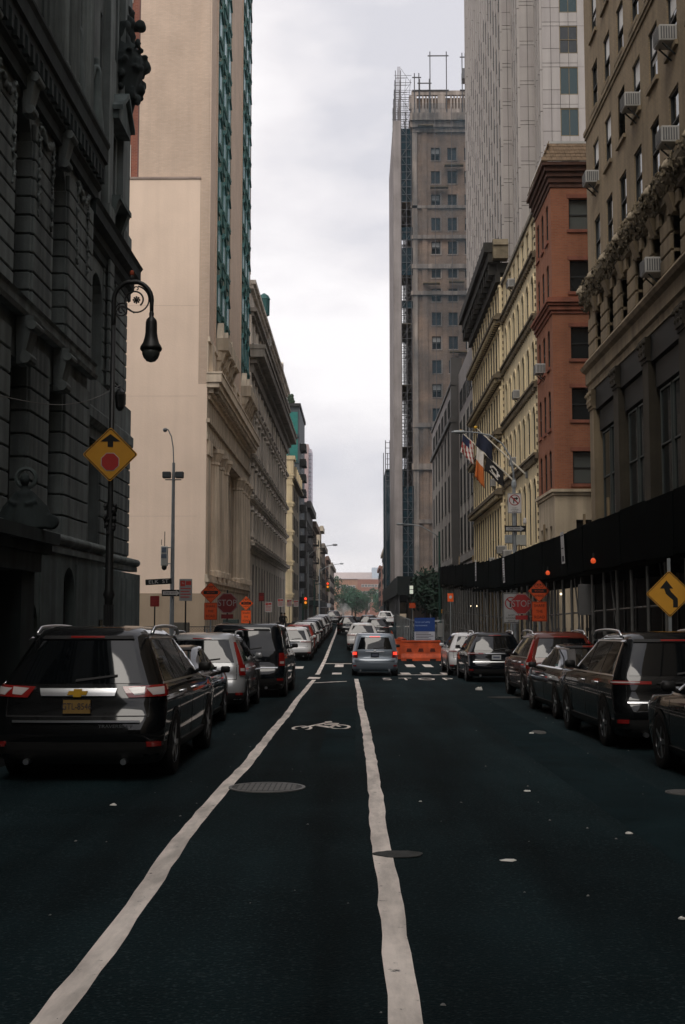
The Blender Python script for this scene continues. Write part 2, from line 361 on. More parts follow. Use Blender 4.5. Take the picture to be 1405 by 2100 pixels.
# bicycle symbol lying on its side across the lane
def bike_symbol():
    mb = MB(); y0 = 21.55; z = g(y0)+.006; fy = 1.0
    def ring(cx, cy, rx, ry, w):
        n = 28
        for k in range(n):
            a, b = 2*pi*k/n, 2*pi*(k+1)/n
            mb.poly([(cx+rx*cos(a),cy+ry*sin(a),z),(cx+rx*cos(b),cy+ry*sin(b),z),(cx+(rx-w)*cos(b),cy+(ry-w*2.2)*sin(b),z),(cx+(rx-w)*cos(a),cy+(ry-w*2.2)*sin(a),z)])
    ring(-1.0, 21.38, .185, .42, .055); ring(-.33, 21.62, .19, .44, .055)
    def bar(x0,y0_,x1,y1,w):
        d = Vector((x1-x0,(y1-y0_)*.4)); d.normalize(); nx, ny = -d.y*w, d.x*w/.4
        mb.poly([(x0+nx,y0_+ny,z+.001),(x1+nx,y1+ny,z+.001),(x1-nx,y1-ny,z+.001),(x0-nx,y0_-ny,z+.001)])
    for q in ((-1.0,21.4,-.78,21.95,.035),(-.78,21.95,-.58,22.45,.04),(-.78,21.95,-.5,21.5,.045),(-.58,22.35,-.36,22.25,.03),(-.5,21.5,-.42,22.05,.035),(-.62,22.0,-.38,22.1,.03),(-.45,22.05,-.33,21.65,.03),(-.62,22.55,-.5,22.65,.05)): bar(*q)
    struct('bicycle_symbol', mb, PAINT)
bike_symbol()
IRON = mat('cast_iron', (.05,.052,.05), .6, .35, 6, 0, .4, 60)
IRON2 = mat('worn_iron', (.13,.13,.125), .5, .3, 8)
def manhole(x, y, r, label):
    t = thing('manhole_cover', label, 'manhole cover', (x, y, g(y)+.002), 0, None); t.rotation_euler[0] = -.0135
    lid = MB().lathe([(r*.9,0),(r*.9,.008)], n=28); L(lid, 'lid', IRON, t)
    rim = MB(); rim.rings([[(q*cos(2*pi*k/32), q*sin(2*pi*k/32), h) for k in range(32)] for q, h in ((r*.91,.006),(r*.91,.012),(r,.012),(r,.0))], cap=False); L(rim, 'rim', IRON2, t)
    st = MB()
    for i in range(-6,7):
        for j in range(-6,7):
            if (i*i+j*j)**.5 < 6: st.box(i*r*.14-.02, i*r*.14+.02, j*r*.14-.02, j*r*.14+.02, .008, .013)
    L(st, 'stud', IRON2, t)['kind'] = 'stuff'
manhole(-1.0, 13.25, .42, 'round studded manhole cover beside the left bike lane line')
manhole(3.45, 12.9, .2, 'small round iron cover near the right hand parked cars')
def patchy(x, y, rx, ry, label, m):
    t = MB(); rnd = random.Random(5)
    pts = [(x+rx*cos(2*pi*k/22)*rnd.uniform(.88,1.08), y+ry*sin(2*pi*k/22)*rnd.uniform(.88,1.08)) for k in range(22)]
    t.slab(pts, g(y)+.007, g(y)+.012); tag(t.build('road_patch', m), label, 'road patch')
patchy(.30, 9.33, .19, .13, 'small grey repair patch half on the right lane line', mat('patch_grey', (.05,.053,.052), .8, .3, 12, 0, .6, 90))
patchy(3.85, 31.3, .5, .35, 'faint worn grey repair patch behind the dark parked cars', mat('patch_grey2', (.03,.03,.028), .85, .3, 5))
patchy(3.05, 20.5, .12, .3, 'thin worn pale repair patch by the black sedan', mat('patch_grey3', (.09,.09,.085), .85, .3, 5))
LIT = mat('litter_paper', (.7,.68,.64), .8, .1, 20)
def scrap(x, y, r, label, h=.03, seed=1):
    rnd = random.Random(seed); mb = MB(); n = 7
    ring = [(r*cos(2*pi*k/n)*rnd.uniform(.5,1.1), r*.7*sin(2*pi*k/n)*rnd.uniform(.5,1.1), rnd.uniform(.0,h*.5)) for k in range(n)]
    top = [(a*.55+rnd.uniform(-.35,.35)*r, b*.55+rnd.uniform(-.2,.2)*r, h*rnd.uniform(.35,1)) for a,b,c in ring]
    mb.rings([[(a,b,0) for a,b,c in ring], ring, top]); o = mb.build('litter_scrap', LIT); o.location = (x, y, g(y)+.004)
    tag(o, label, 'litter', 'paper scraps on the road')
scrap(3.53, 35.2, .14, 'crumpled white paper behind the black SUV at the crossing', .13, 14)
scrap(-2.4, 11.9, .045, 'tiny white scrap on the road behind the big black SUV', .02, 3)
scrap(1.8, 13.0, .06, 'flat white scrap in the right lane level with the manhole', .015, 4)
scrap(1.11, 9.1, .075, 'oval white scrap in the right lane, nearest large one', .012, 5)
scrap(2.28, 10.3, .035, 'tiny white scrap right of the oval white scrap', .02, 6)
scrap(1.92, 7.3, .035, 'tiny white scrap at the right edge of the picture', .02, 7)
scrap(2.9, 20.3, .06, 'small pale scrap on the road beside the black sedan', .02, 8)
scrap(.62, 12.2, .02, 'speck of white paper right of the lane line', .01, 9)

def grit():
    rnd = random.Random(77); mb = MB()
    for k in range(170):
        y = 3.5 + 40*rnd.random()**1.6; x = rnd.uniform(-2.2, 4.4) if rnd.random() < .6 else rnd.choice((rnd.uniform(-2.4,-1.6), rnd.uniform(3.0,4.5))); r = rnd.choice((.004,.006,.008,.012)); z = g(y)+.001
        mb.add([(x-r,y-r*rnd.uniform(.5,1.5),z),(x+r*rnd.uniform(.5,1.4),y-r,z),(x+r,y+r*rnd.uniform(.5,2),z),(x-r*.6,y+r,z),(x,y,z+r*.8)], [(0,1,4),(1,2,4),(2,3,4),(3,0,4)])
    o = mb.build('road_grit', mat('pale_grit',(.16,.16,.155),.9,.4,30)); tag(o,'pale grit and chips scattered over the asphalt','grit'); o['kind'] = 'stuff'
grit()
# ================================================================== LEFT SIDE
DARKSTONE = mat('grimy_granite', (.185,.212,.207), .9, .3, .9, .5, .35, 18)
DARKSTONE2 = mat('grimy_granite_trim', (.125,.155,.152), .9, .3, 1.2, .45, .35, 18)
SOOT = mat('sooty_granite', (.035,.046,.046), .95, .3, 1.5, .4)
GLASSD = mat('window_glass_dark', (.012,.016,.018), .06, 0, spec=.6)
GLASST = mat('window_glass_teal', (.03,.09,.095), .08, 0, spec=.6)
GLASSB = mat('window_glass_grey', (.10,.115,.125), .12, 0, spec=.6)
FRAMED = mat('window_frame_dark', (.02,.022,.022), .6, .1)
FRAMEW = mat('window_frame_pale', (.55,.54,.5), .6, .1)
BLIND = mat('window_blind', (.75,.75,.74), .7, .06, 1)
def winproto(w, h, fm, gm, bar=.06, mull=0, rail=True, sill=None, blind=None, depth=.05, bfrac=.5):
    fr = MB()
    fr.box(-w/2, -w/2+bar, -depth, 0, 0, h); fr.box(w/2-bar, w/2, -depth, 0, 0, h)
    fr.box(-w/2+bar, w/2-bar, -depth, 0, 0, bar); fr.box(-w/2+bar, w/2-bar, -depth, 0, h-bar, h)
    if rail: fr.box(-w/2+bar, w/2-bar, -depth-.01, 0, h*.5-bar/2, h*.5+bar/2)
    for k in range(mull):
        u = -w/2 + w*(k+1)/(mull+1); fr.box(u-bar*.4, u+bar*.4, -depth+.005, 0, bar, h-bar)
    P = [('window', fr.mesh('window', fm), (0,0,0))]
    P.append(('pane', MB().box(-w/2+bar*.5, w/2-bar*.5, -.018, -.008, bar*.5, h-bar*.5).mesh('pane', gm), (0,0,0)))
    if blind: P.append(('blind', MB().box(-w/2+bar, w/2-bar, -.026, -.02, h*(1-bfrac)+bar/2, h-bar).mesh('blind', blind), (0,0,0)))
    if sill: P.append(('sill', MB().box(-w/2-.1, w/2+.1, -sill[0], 0, -.14, -.004).mesh('sill', sill[1]), (0,0,0)))
    return P
def put(P, parent, loc, rz, skip=()):
    a = None
    for i, (nm, me, off) in enumerate(P):
        if nm in skip: continue
        if i == 0: a = link(nm, me, parent, loc, rz)
        else: link(nm, me, a, off, 0, world=False)
    return a
# ---------------------------------------------------------- stone courthouse
court = thing('stone_courthouse', 'dark grimy granite courthouse with rusticated blocks and arched windows on the near left', 'courthouse', (-8, 20, 0))
XA, XB = -7.7, -8.0
M_ = FL(XA)
ups = [(c-.78, c+.78) for c in (9.9, 13.3, 16.65, 20.0, 23.3, 26.63, 29.94)]
ZB0, ZB1 = 8.43, 8.86
w = MB(M_); low = [(a-.02, b+.02, 3.62, 7.5) for a,b in ups if a > 25]
w.wall(-14, 33.6, 3.2, 16, [(a,b,ZB1+.02,13.6) for a,b in ups] + low, .42, -.05)
for a,b in ups: w.archfill(a, b, 12.82, 13.6, -.4, -.055)
w.build('wall', DARKSTONE, court)
w = MB(FL(-7.25)); base_ops = [(25.75,27.05,.2,2.0),(29.3,30.5,.0,2.9),(19.0,20.3,.2,2.0)]
w.wall(-14, 33.9, -1.2, 3.2, base_ops, .3); 
for a,b,c,d in base_ops: w.archfill(a, b, d-.6, d, -.3, -.004)
w.poly([(-14,0,3.2),(33.9,0,3.2),(33.9,-.6,3.2),(-14,-.6,3.2)]); w.poly([(33.9,0,-1.2),(33.9,-.8,-1.2),(33.9,-.8,3.2),(33.9,0,3.2)])
w.build('base_wall', DARKSTONE2, court)
for a,b,c,d in base_ops:
    put(winproto(b-a, d-c, FRAMED, GLASSD, .07, 1, False), court, (-7.25-.28, (a+b)/2, c), RL)
# basement block joints
w = MB(FL(-7.25))
for u0,u1 in ((-14,25.7),(27.1,29.25),(30.55,33.85)): w.box(u0,u1,0,.03,-1.2,.78); w.box(u0,u1,0,.03,.84,2.2 if u0<0 else 3.0)
w.build('base_course', DARKSTONE2, court)
# moulding over the base: torus and bands
def bandrun(prof, u0, u1, M):
    mb = MB(M); mb.rings([[(u, d, z) for d, z in prof] for u in (u0, u1)]); return mb
tor = [(.0,3.2),(.5,3.2),(.5,3.34),(.42,3.36),(.42,3.40)] + [(.38+.16*cos(a), 3.55+.14*sin(a)) for a in [R(q) for q in range(-80,91,20)]] + [(.05,3.72),(0,3.72)]
bandrun(tor, -14, 33.95, FL(XA)).build('base_moulding', DARKSTONE, court)
bandrun([(0,ZB0),(.2,ZB0),(.24,ZB0+.1),(.16,ZB0+.14),(.16,ZB1-.06),(.22,ZB1),(0,ZB1)], -14, 33.75, FL(XA)).build('band_course', DARKSTONE, court)
blk = {}
def block(parent, M, rz, u0, u1, z0, z1, dp, m, x0):
    w_, h_ = round(u1-u0,2), round(z1-z0,3); k = (w_, h_, dp, m.name)
    if k not in blk: blk[k] = MB().bev(-w_/2, w_/2, -dp, .05, 0, h_, .02).mesh('stone_block', m)
    mid = M @ Vector(((u0+u1)/2, 0, z0)); return link('stone_block', blk[k], parent, mid, rz)
piers = [(-14, ups[0][0])] + [(ups[i][1], ups[i+1][0]) for i in range(len(ups)-1)] + [(ups[-1][1], 33.6)]
H1, H2 = .4515, .542
for i, (a,b) in enumerate(piers):
    if a < 20.5 : # beyond the frame: whole courses joined
        mb = MB(FL(XA))
        for k in range(10): mb.bev(a, b, -.05, .04, ZB1+.45*k+.012, ZB1+.45*k+.439, .03)
        for k in range(8): mb.bev(a, b, -.05, .04, 3.74+.58*k+.012, 3.74+.58*k+.56, .03)
        mb.build('stone_courses', DARKSTONE, court, kind='stuff'); continue
    for k in range(10):
        z = ZB1 + .012 + H1*k
        block(court, FL(XA), RL, a+.005, b-.005, z, z+H1-.04, .06, DARKSTONE, XA)
    for k in range(8):
        z = 3.76 + H2*k
        block(court, FL(XA), RL, a+.03, b-.03, z, z+H2-.045, .06, DARKSTONE, XA)
# deep jamb blocks of the openings
for a,b in ups[-3:]:
    for k in range(9):
        z = ZB1+.012+H1*k
        mb = MB(FL(XA)); mb.bev(b-.06, b+.004, -.40, .0, z, z+H1-.04, .02); mb.build('jamb_block', DARKSTONE, court)
    if a > 25:
        for k in range(7):
            z = 3.76+H2*k
            mb = MB(FL(XA)); mb.bev(b-.06, b+.01, -.40, .0, z, z+H2-.045, .02); mb.build('jamb_block', DARKSTONE, court)
WA = winproto(1.5, 4.7, FRAMED, GLASSD, .09, 1, True)
for a,b in ups: put(WA, court, (XA-.42, (a+b)/2, ZB1+.03), RL)
WB = winproto(1.55, 3.9, FRAMED, GLASSD, .09, 1, True)
for a,b in ups[-2:]: put(WB, court, (XA-.42, (a+b)/2, 3.62), RL)
# keystones: wedge consoles
def console(mb, u, w_, z0, z1, d0, d1):
    mb.add([(u-w_*.36,d0,z0),(u+w_*.36,d0,z0),(u+w_*.36,.0,z0),(u-w_*.36,.0,z0),(u-w_*.5,d1,z1),(u+w_*.5,d1,z1),(u+w_*.5,.0,z1),(u-w_*.5,.0,z1)],
           [(0,3,2,1),(4,5,6,7),(0,1,5,4),(1,2,6,5),(2,3,7,6),(3,0,4,7)])
for a,b in ups:
    c = (a+b)/2
    if c > 20:
        mb = MB(FL(XA)); console(mb, c, .62, 7.35, ZB0, .14, .42); mb.cyl((c-.26,.2,7.5),(c+.26,.2,7.5),.14,None,10); mb.cyl((c-.33,.36,8.22),(c+.33,.36,8.22),.11,None,10); mb.build('keystone', DARKSTONE, court)
        mb = MB(FL(XA)); console(mb, c, .5, 13.2, 14.15, .12, .34); mb.cyl((c-.2,.16,13.3),(c+.2,.16,13.3),.12,None,10); mb.cyl((c-.27,.30,14.02),(c+.27,.30,14.02),.10,None,10); mb.build('keystone', DARKSTONE, court)
def swag(mb, c, z, s, n, seed, d=.1):
    rnd = random.Random(seed)
    for k in range(n):
        t = k/(n-1)*2-1; q = (c + t*.55*s + rnd.uniform(-.05,.05), d+rnd.uniform(0,.08), z + .28*s*(t*t) - .2*s + rnd.uniform(-.07,.07)*s)
        mb.ball(q, rnd.uniform(.035,.075)*s, 6, 4, (1,1,rnd.uniform(.7,1.6)))
    for sx in (-1,1):
        for k in range(int(n*.6)): mb.ball((c+sx*.58*s+rnd.uniform(-.06,.06), d+rnd.uniform(0,.06), z - k*.085*s + .1), rnd.uniform(.035,.065)*s, 6, 4)
for i,(a,b) in enumerate(piers[4:]):
    mb = MB(FL(XA)); swag(mb, (a+b)/2, 13.35, 1.05, 44, i, .05); remesh(mb, .028).build('carved_garland', DARKSTONE, court, True)
# big cornice over the centre section
cor = [(0,13.72),(.10,13.76),(.10,14.05),(.2,14.15),(.2,14.6),(.28,14.66),(.28,14.86),(.36,14.9),(.36,15.3),(.42,15.42),(.42,15.5),(0,15.6)]
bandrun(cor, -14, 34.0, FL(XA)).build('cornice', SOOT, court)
mb = MB(FL(XA))
for k in range(60): u = 33.7 - k*.42; mb.box(u-.09, u+.09, .19, .33, 14.22, 14.6)
mb.build('dentil', SOOT, court, kind='stuff')
# colonnade storey over it
w = MB(FL(-8.1)); w.wall(-14, 33.6, 15.5, 30, [(q-.55,q+.55,17,25) for q in (24.3,27.9,31.4)], .3); w.build('upper_wall', DARKSTONE, court)
for q in (24.3,27.9,31.4): put(winproto(1.1, 8, FRAMED, GLASSD, .08, 1), court, (-8.38, q, 17), RL)
flute = []
for k in range(40):
    a = 2*pi*k/40; flute.append((a, 1.0 if k % 2 else .93))
for u in (18.9,20.7,22.5,26.1,29.7,30.9,32.6):
    mb = MB(); rs = []
    for z, r in ((15.6,.52),(15.9,.52),(15.95,.46),(22,.45),(26,.39)): rs.append([(-7.95+r*f*cos(a), u+r*f*sin(a), z) for a,f in flute])
    mb.rings(rs); mb.build('column', DARKSTONE, court)
MB(FL(-8.1)).cornice(-14, 33.6, ((26,26.8,.5),(26.8,27.6,.9),(27.6,28,1.3))).box(-14,34,-14,.2,28,40).build('attic', DARKSTONE, court)
# end pavilion
UP0, UP1 = 33.6, 40.3
pops = [(35.05,36.55,ZB1+.02,12.15),(37.7,38.35,9.3,11.2)]
w = MB(FL(XB)); w.wall(UP0, UP1, 7.8, 13.2, pops, .4)
w.archfill(35.05, 36.55, 11.4, 12.15, -.38, -.004); w.archfill(37.7,38.35,10.9,11.2,-.38,-.004)
w.poly([(UP1,0,7.8),(UP1,-12,7.8),(UP1,-12,13.2),(UP1,0,13.2)]); w.build('pavilion_wall', DARKSTONE, court)
put(winproto(1.5, 3.3, FRAMED, GLASSD, .08, 1), court, (XB-.38, 35.8, ZB1+.03), RL); put(winproto(.65, 1.9, FRAMED, GLASSD, .06, 0), court, (XB-.38, 38.02, 9.3), RL)
lops = [(34.9,36.4,3.7,7.0)]
w = MB(FL(XB+.02)); w.wall(UP0, 41.1, 3.2, 7.4, lops, .4); w.poly([(41.1,0,3.2),(41.1,-12,3.2),(41.1,-12,7.4),(41.1,0,7.4)]); w.build('pavilion_wall', DARKSTONE, court)
put(winproto(1.5, 3.3, FRAMED, GLASSD, .08, 1), court, (XB-.36, 35.65, 3.7), RL)
for k in range(10):
    z = ZB1+.0+H1*k
    if z+H1 > 13.2: break
    for a,b in ((33.65,35.0),(36.6,37.65),(38.4,UP1+.05)): block(court, FL(XB), RL, a, b, z, z+H1-.035, .05, DARKSTONE, XB)
for k in range(7):
    z = 3.74+.50*k
    for a,b in ((33.65,34.85),(36.45,38.6),(38.63,41.15)): block(court, FL(XB+.02), RL, a, b, z, z+.50-.04, .05, DARKSTONE, XB)
for k in range(9): block(court, FL(XB+.16), RL, 36.75, 37.35, ZB1+H1*k, ZB1+H1*k+H1-.03, .05, DARKSTONE, XB)
bandrun([(0,7.35),(.1,7.35),(.22,7.5),(.22,7.8),(.12,7.9),(.12,ZB1-.1),(0,ZB1)], UP0, 40.9, FL(XB)).build('band_course', DARKSTONE, court)
tor2 = [(.0,3.2),(.3,3.2),(.3,3.34)] + [(.26+.15*cos(a), 3.5+.13*sin(a)) for a in [R(q) for q in range(-80,91,20)]] + [(.05,3.68),(0,3.68)]
bandrun(tor2, UP0, 41.5, FL(XB)).build('base_moulding', DARKSTONE, court)
w = MB(FL(-7.62)); w.box(UP0, 41.65, -12, 0, -1.4, 3.1); w.box(UP0+.35, 41.3, 0, .05, -1.2, .8); w.box(UP0+.35, 41.3, 0, .05, .86, 2.9); w.build('base_wall', DARKSTONE2, court)
bandrun([(0,12.55),(.08,12.6),(.08,12.85),(.2,12.95),(.2,13.2),(.42,13.3),(.42,13.62),(.5,13.74),(0,13.85)], UP0, 40.75, FL(XB)).build('cornice', SOOT, court)
w = MB(FL(-8.02)); w.wall(UP0, 39.7, 13.7, 34, [(35.1,36.0,15.2,20.5),(37.1,38.3,15.0,17.4),(37.1,38.3,20.0,23.4)], .35); w.poly([(39.7,0,13.7),(39.7,-12,13.7),(39.7,-12,34),(39.7,0,34)]); w.build('pavilion_wall', DARKSTONE, court)
put(winproto(.9, 5.3, FRAMED, GLASSD, .07, 0), court, (-8.36, 35.55, 15.2), RL)
put(winproto(1.2, 2.4, FRAMED, GLASSD, .07, 1), court, (-8.36, 37.7, 15.0), RL); put(winproto(1.2, 3.4, FRAMED, GLASSD, .07, 1), court, (-8.36, 37.7, 20.0), RL)
for u0,u1,dp in ((33.9,34.8,.2),(36.2,36.9,.22),(38.6,39.75,.2)):
    MB(FL(-8.02)).box(u0,u1,0,dp,13.9,24.5).box(u0-.08,u1+.08,0,dp+.08,13.85,14.5).box(u0-.08,u1+.08,0,dp+.1,24.5,25.2).build('pilaster', DARKSTONE, court)
# pediment hoods over the pavilion windows
for z in (17.5, 23.5):
    mb = MB(FL(-8.02)); mb.prism([(36.75,z),(38.65,z),(38.65,z+.25),(37.7,z+1.0),(36.75,z+.25)], .0, .42); mb.prism([(36.65,z+.25),(37.7,z+1.05),(38.75,z+.25),(38.75,z+.4),(37.7,z+1.22),(36.65,z+.4)], 0, .55); mb.build('pediment', DARKSTONE2, court)
mb = MB(FL(-8.02)); 
for u in (36.95, 38.45): console(mb, u, .35, 13.9, 14.85, .1, .45)
mb.box(36.8,38.6,0,.5,14.85,15.0); mb.build('window_sill', DARKSTONE2, court)
# large carved corner cartouche, silhouetted
mb = MB(); rnd = random.Random(4)
mb.rings([[(-8.0+r*cos(a)*.9, 39.1+r*.9*sin(a), z) for a in [2*pi*k/14 for k in range(14)]] for r,z in ((.08,17.6),(.25,18.0),(.42,18.7),(.62,19.5),(.78,20.1),(.8,20.5),(.66,20.75),(.55,21.0))])
mb.lathe([(.1,-.05),(.22,-.02),(.22,.3),(.1,.33)], (-7.3,39.2,20.4), 12, 'y'); mb.lathe([(.1,-.05),(.18,-.02),(.18,.3),(.1,.33)], (-7.45,39.2,21.85), 12, 'y')
for k in range(60): a = rnd.uniform(0,2*pi); z = rnd.uniform(18.9,21.0); rr = .55+.2*min(1,(z-18.9)); mb.ball((-8.0+rr*cos(a), 39.1+rr*sin(a), z), rnd.uniform(.06,.14), 6, 4, (1,1,rnd.uniform(.6,1.6)))
for k in range(34): mb.ball((-8.0+rnd.uniform(-.3,.35), 39.1+rnd.uniform(-.4,.4), rnd.uniform(21,22.4)), rnd.uniform(.12,.25), 6, 5)
remesh(mb, .05).build('carved_cartouche', SOOT, court, True)
MB().box(-24, -8.2, -14, 39.6, 30, 38).build('roof', DARKSTONE, court)
# entrance portal with its canopy
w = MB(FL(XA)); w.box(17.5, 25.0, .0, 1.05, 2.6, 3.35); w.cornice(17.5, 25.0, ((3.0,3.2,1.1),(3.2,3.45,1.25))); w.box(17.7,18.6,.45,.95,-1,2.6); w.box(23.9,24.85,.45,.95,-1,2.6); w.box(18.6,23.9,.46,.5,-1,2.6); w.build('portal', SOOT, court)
# ---------------------------------------------------------- beige tower with the blind party wall
PAINTW = mat('painted_party_wall', (.86,.68,.54), .9, .10, .22, .05, .3, 12)
BRICKB = brick_mat('beige_brick', (.64,.49,.38), (.58,.435,.33), (.56,.45,.36), .24,.08, .9, .1, .08)
TAN = mat('tan_plinth_paint', (.40,.31,.22), .9, .12, .6, .1)
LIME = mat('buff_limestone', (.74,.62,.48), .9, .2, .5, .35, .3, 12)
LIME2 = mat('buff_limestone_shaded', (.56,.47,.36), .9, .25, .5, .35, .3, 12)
COPPER = mat('verdigris_copper', (.11,.235,.205), .6, .35, 1.1, .3)
COPPERD = mat('dark_verdigris', (.04,.135,.13), .6, .35, 1.1)
bt = thing('beige_brick_tower', 'tall beige tower with a blank windowless wall and teal copper window bays', 'tower', (-8, 63, -.6))
w = MB(); w.box(-11.85, -8.06, 62.6, 86.6, 20, 64); w.build('wall', BRICKB, bt)
w = MB(FC(62.55)); w.box(-30, -8.49, -14, 0, 2.85, 25.15); w.box(-8.49, -8.02, -2, 0, 2.85, 13.95); w.build('painted_wall', PAINTW, bt)
MB(FC(62.55)).box(-8.488, -8.03, -2, -.01, 13.96, 64).build('corner_strip', BRICKB, bt)
MB(FC(62.55)).box(-30, -8.45, -.6, .05, 25.16, 25.27).build('coping', mat('coping_lead', (.34,.27,.23), .8), bt)
MB(FC(62.55)).box(-30, -8.02, -14, .03, -1.2, 2.84).build('plinth', TAN, bt)
MB(FL(-8.0)).box(86.62, 86.9, -3.6, .0, 28, 64).build('end_wall', BRICKB, bt)
for z in (6.9, 13.3, 18.2): MB(FC(62.55)).box(-30, -8.5, -.1, .004, z, z+.012).build('render_joint', mat('render_joint',(.58,.45,.37),.9,.1,1), bt)
# street front: brick piers
for u0,u1 in ((62.56,65.7),(72.7,79.9),(86.2,86.9)):
    m = MB(FL(-8.0)); m.box(u0,u1,-.05,.0,16.4,64)
    if u1-u0 > 2: m.box(u0+.0,u0+.35,0,.06,16.4,64); m.box(u1-.35,u1,0,.06,16.4,64)
    m.build('brick_pier', BRICKB, bt)
# copper bays with oriel windows
ow = MB()
ow.prism([(-.62,0),(.62,0),(.62,1.45),(0,1.85),(-.62,1.45)], -.12, .0); ow.prism([(-.74,1.42),(0,1.88),(.74,1.42),(.74,1.52),(0,2.02),(-.74,1.52)], -.22, .0); ow.prism([(-.7,-.22),(.7,-.22),(.7,0),(-.7,0)], -.2, 0); ow.prism([(-.4,-.75),(.4,-.75),(.6,-.22),(-.6,-.22)], -.14, 0)
OW = [('window', ow.mesh('window', COPPERD), (0,0,0)), ('pane', MB().box(-.5,.5,-.135,-.122,.1,1.42).mesh('pane', mat('window_glass_aqua',(.09,.25,.27),.25,0,spec=.15)), (0,0,0)), ('sill', MB().box(-.72,.72,-.22,-.0,-.06,.02).mesh('sill', COPPER), (0,0,0))]
for (a,b) in ((65.72,72.68),(79.92,86.18)):
    c = MB(FL(-8.0)); c.box(a,b,-.3,-.1,16.4,64); pitch = (b-a)/3
    for k in range(4):
        u = a + k*pitch
        for du in (-.22,-.06,.1): 
            if a-.01 < u+du < b-.1: c.box(u+du,u+du+.09,-.1,.03,16.4,64)
    c.build('copper_bay', COPPER, bt)
    c = MB(FL(-8.0))
    for k in range(3):
        u = a+(k+.5)*pitch
        for du in (-.5,-.2,.2,.5): c.box(u+du-.035,u+du+.035,-.1,-.03,16.4,64)
    c.build('copper_rib', COPPERD, bt)
    for k in range(3):
        u = a+(k+.5)*pitch
        for f in range(15): put(OW, bt, (-8.08, u, 19.1+3.17*f), RL)
        m = MB(FL(-8.0)); m.box(u-.85,u+.85,0,.72,16.55,17.25); m.box(u-.78,u+.78,0,.66,16.5,16.55)
        for s in (-.6,.6): console(m, u+s, .3, 15.3, 16.5, .1, .6)
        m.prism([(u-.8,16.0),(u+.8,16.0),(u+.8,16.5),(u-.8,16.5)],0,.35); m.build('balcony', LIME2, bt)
        m = MB(FL(-8.0)); m.prism([(u-.5,17.25),(u+.5,17.25),(u+.05,18.3),(u-.05,18.3)], 0, .35); m.build('balcony_finial', LIME, bt)
# limestone base: attic, big cornice, frieze, columns, pedestal
w = MB(FL(-8.0)); w.box(62.56, 86.9, -.5, .02, 14.6, 16.4)
for q in range(8): w.box(63.2+q*3, 64.0+q*3, .02,.2,14.7,16.2); w.box(64.3+q*3,65.6+q*3,.02,.08,14.9,15.9)
w.box(62.5,87,0,.12,16.25,16.5); w.build('attic_storey', LIME, bt)
MB(FL(-8.0)).cornice(62.9, 86.6, ((13.2,13.5,.12),(13.5,13.78,.3),(13.78,14.05,.62),(14.05,14.5,.75),(14.5,14.6,.8))).build('cornice', LIME, bt)
m = MB(FL(-8.0))
for k in range(40): m.box(63+k*.6, 63.22+k*.6, .3, .55, 13.52, 13.76)
m.build('dentil', LIME2, bt, kind='stuff')
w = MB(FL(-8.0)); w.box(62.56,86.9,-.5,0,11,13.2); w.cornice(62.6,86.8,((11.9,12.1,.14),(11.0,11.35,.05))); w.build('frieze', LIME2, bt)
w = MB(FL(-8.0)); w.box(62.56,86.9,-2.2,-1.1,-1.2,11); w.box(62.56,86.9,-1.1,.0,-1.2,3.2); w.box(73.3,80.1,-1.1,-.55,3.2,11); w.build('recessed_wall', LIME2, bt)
MB(FL(-8.0)).cornice(62.6,86.8,((3.2,3.45,.05),(3.45,3.62,.16),(3.62,3.85,.1))).box(62.56,86.9,-1.1,0,3.2,3.83).build('pedestal_moulding', LIME, bt)
def colm(u, r=.52, sq=False):
    m = MB()
    if sq: m.box(-8.7,-7.99,u-.75,u+.75,3.85,10.2); m.box(-8.7,-7.9,u-.85,u+.85,10.2,11)
    else:
        fl = [(2*pi*k/32, 1. if k%2 else .93) for k in range(32)]
        m.rings([[(-8.3+rr*f*cos(a), u+rr*f*sin(a), z) for a,f in fl] for z,rr in ((3.85,r*1.25),(4.15,r*1.25),(4.2,r*1.02),(6.5,r),(10.1,r*.87),(10.15,r*1.0),(10.3,r*.95),(10.75,r*1.3),(10.78,r*1.4),(11,r*1.4))])
    m.build('column', LIME, bt)
colm(63.6, sq=True)
for u in (66.9,69.3,71.7,80.6,82.4,84.2,86.0): colm(u)
# base door shadows
put(winproto(3.0, 6.2, FRAMED, GLASSD, .15, 2), bt, (-8.54, 76.7, 4.2), RL)
# ---------------------------------------------------------- red brick block behind the blind wall
REDB = brick_mat('red_brick_far', (.28,.10,.065), (.22,.08,.055), (.25,.14,.11), .25,.09,.9,.2,.1)
rb = thing('red_brick_block', 'narrow strip of red brick block with pale window frames behind the courthouse', 'apartment block', (-13, 66, -.6))
w = MB(FC(66)); w.box(-30,-11.9,-18,0,-1,60); w.build('wall', REDB, rb)
MB(FC(66)).box(-12.55,-11.9,0,.12,-1,60).build('corner_pilaster', mat('dull_purple_brick', (.15,.09,.085),.9,.2,1), rb)
WR = winproto(.62, 2.2, FRAMEW, GLASSD, .09, 0, True)
for k in range(13): put(WR, rb, (-13.25, 65.995, 8.5+3.55*k), 0)
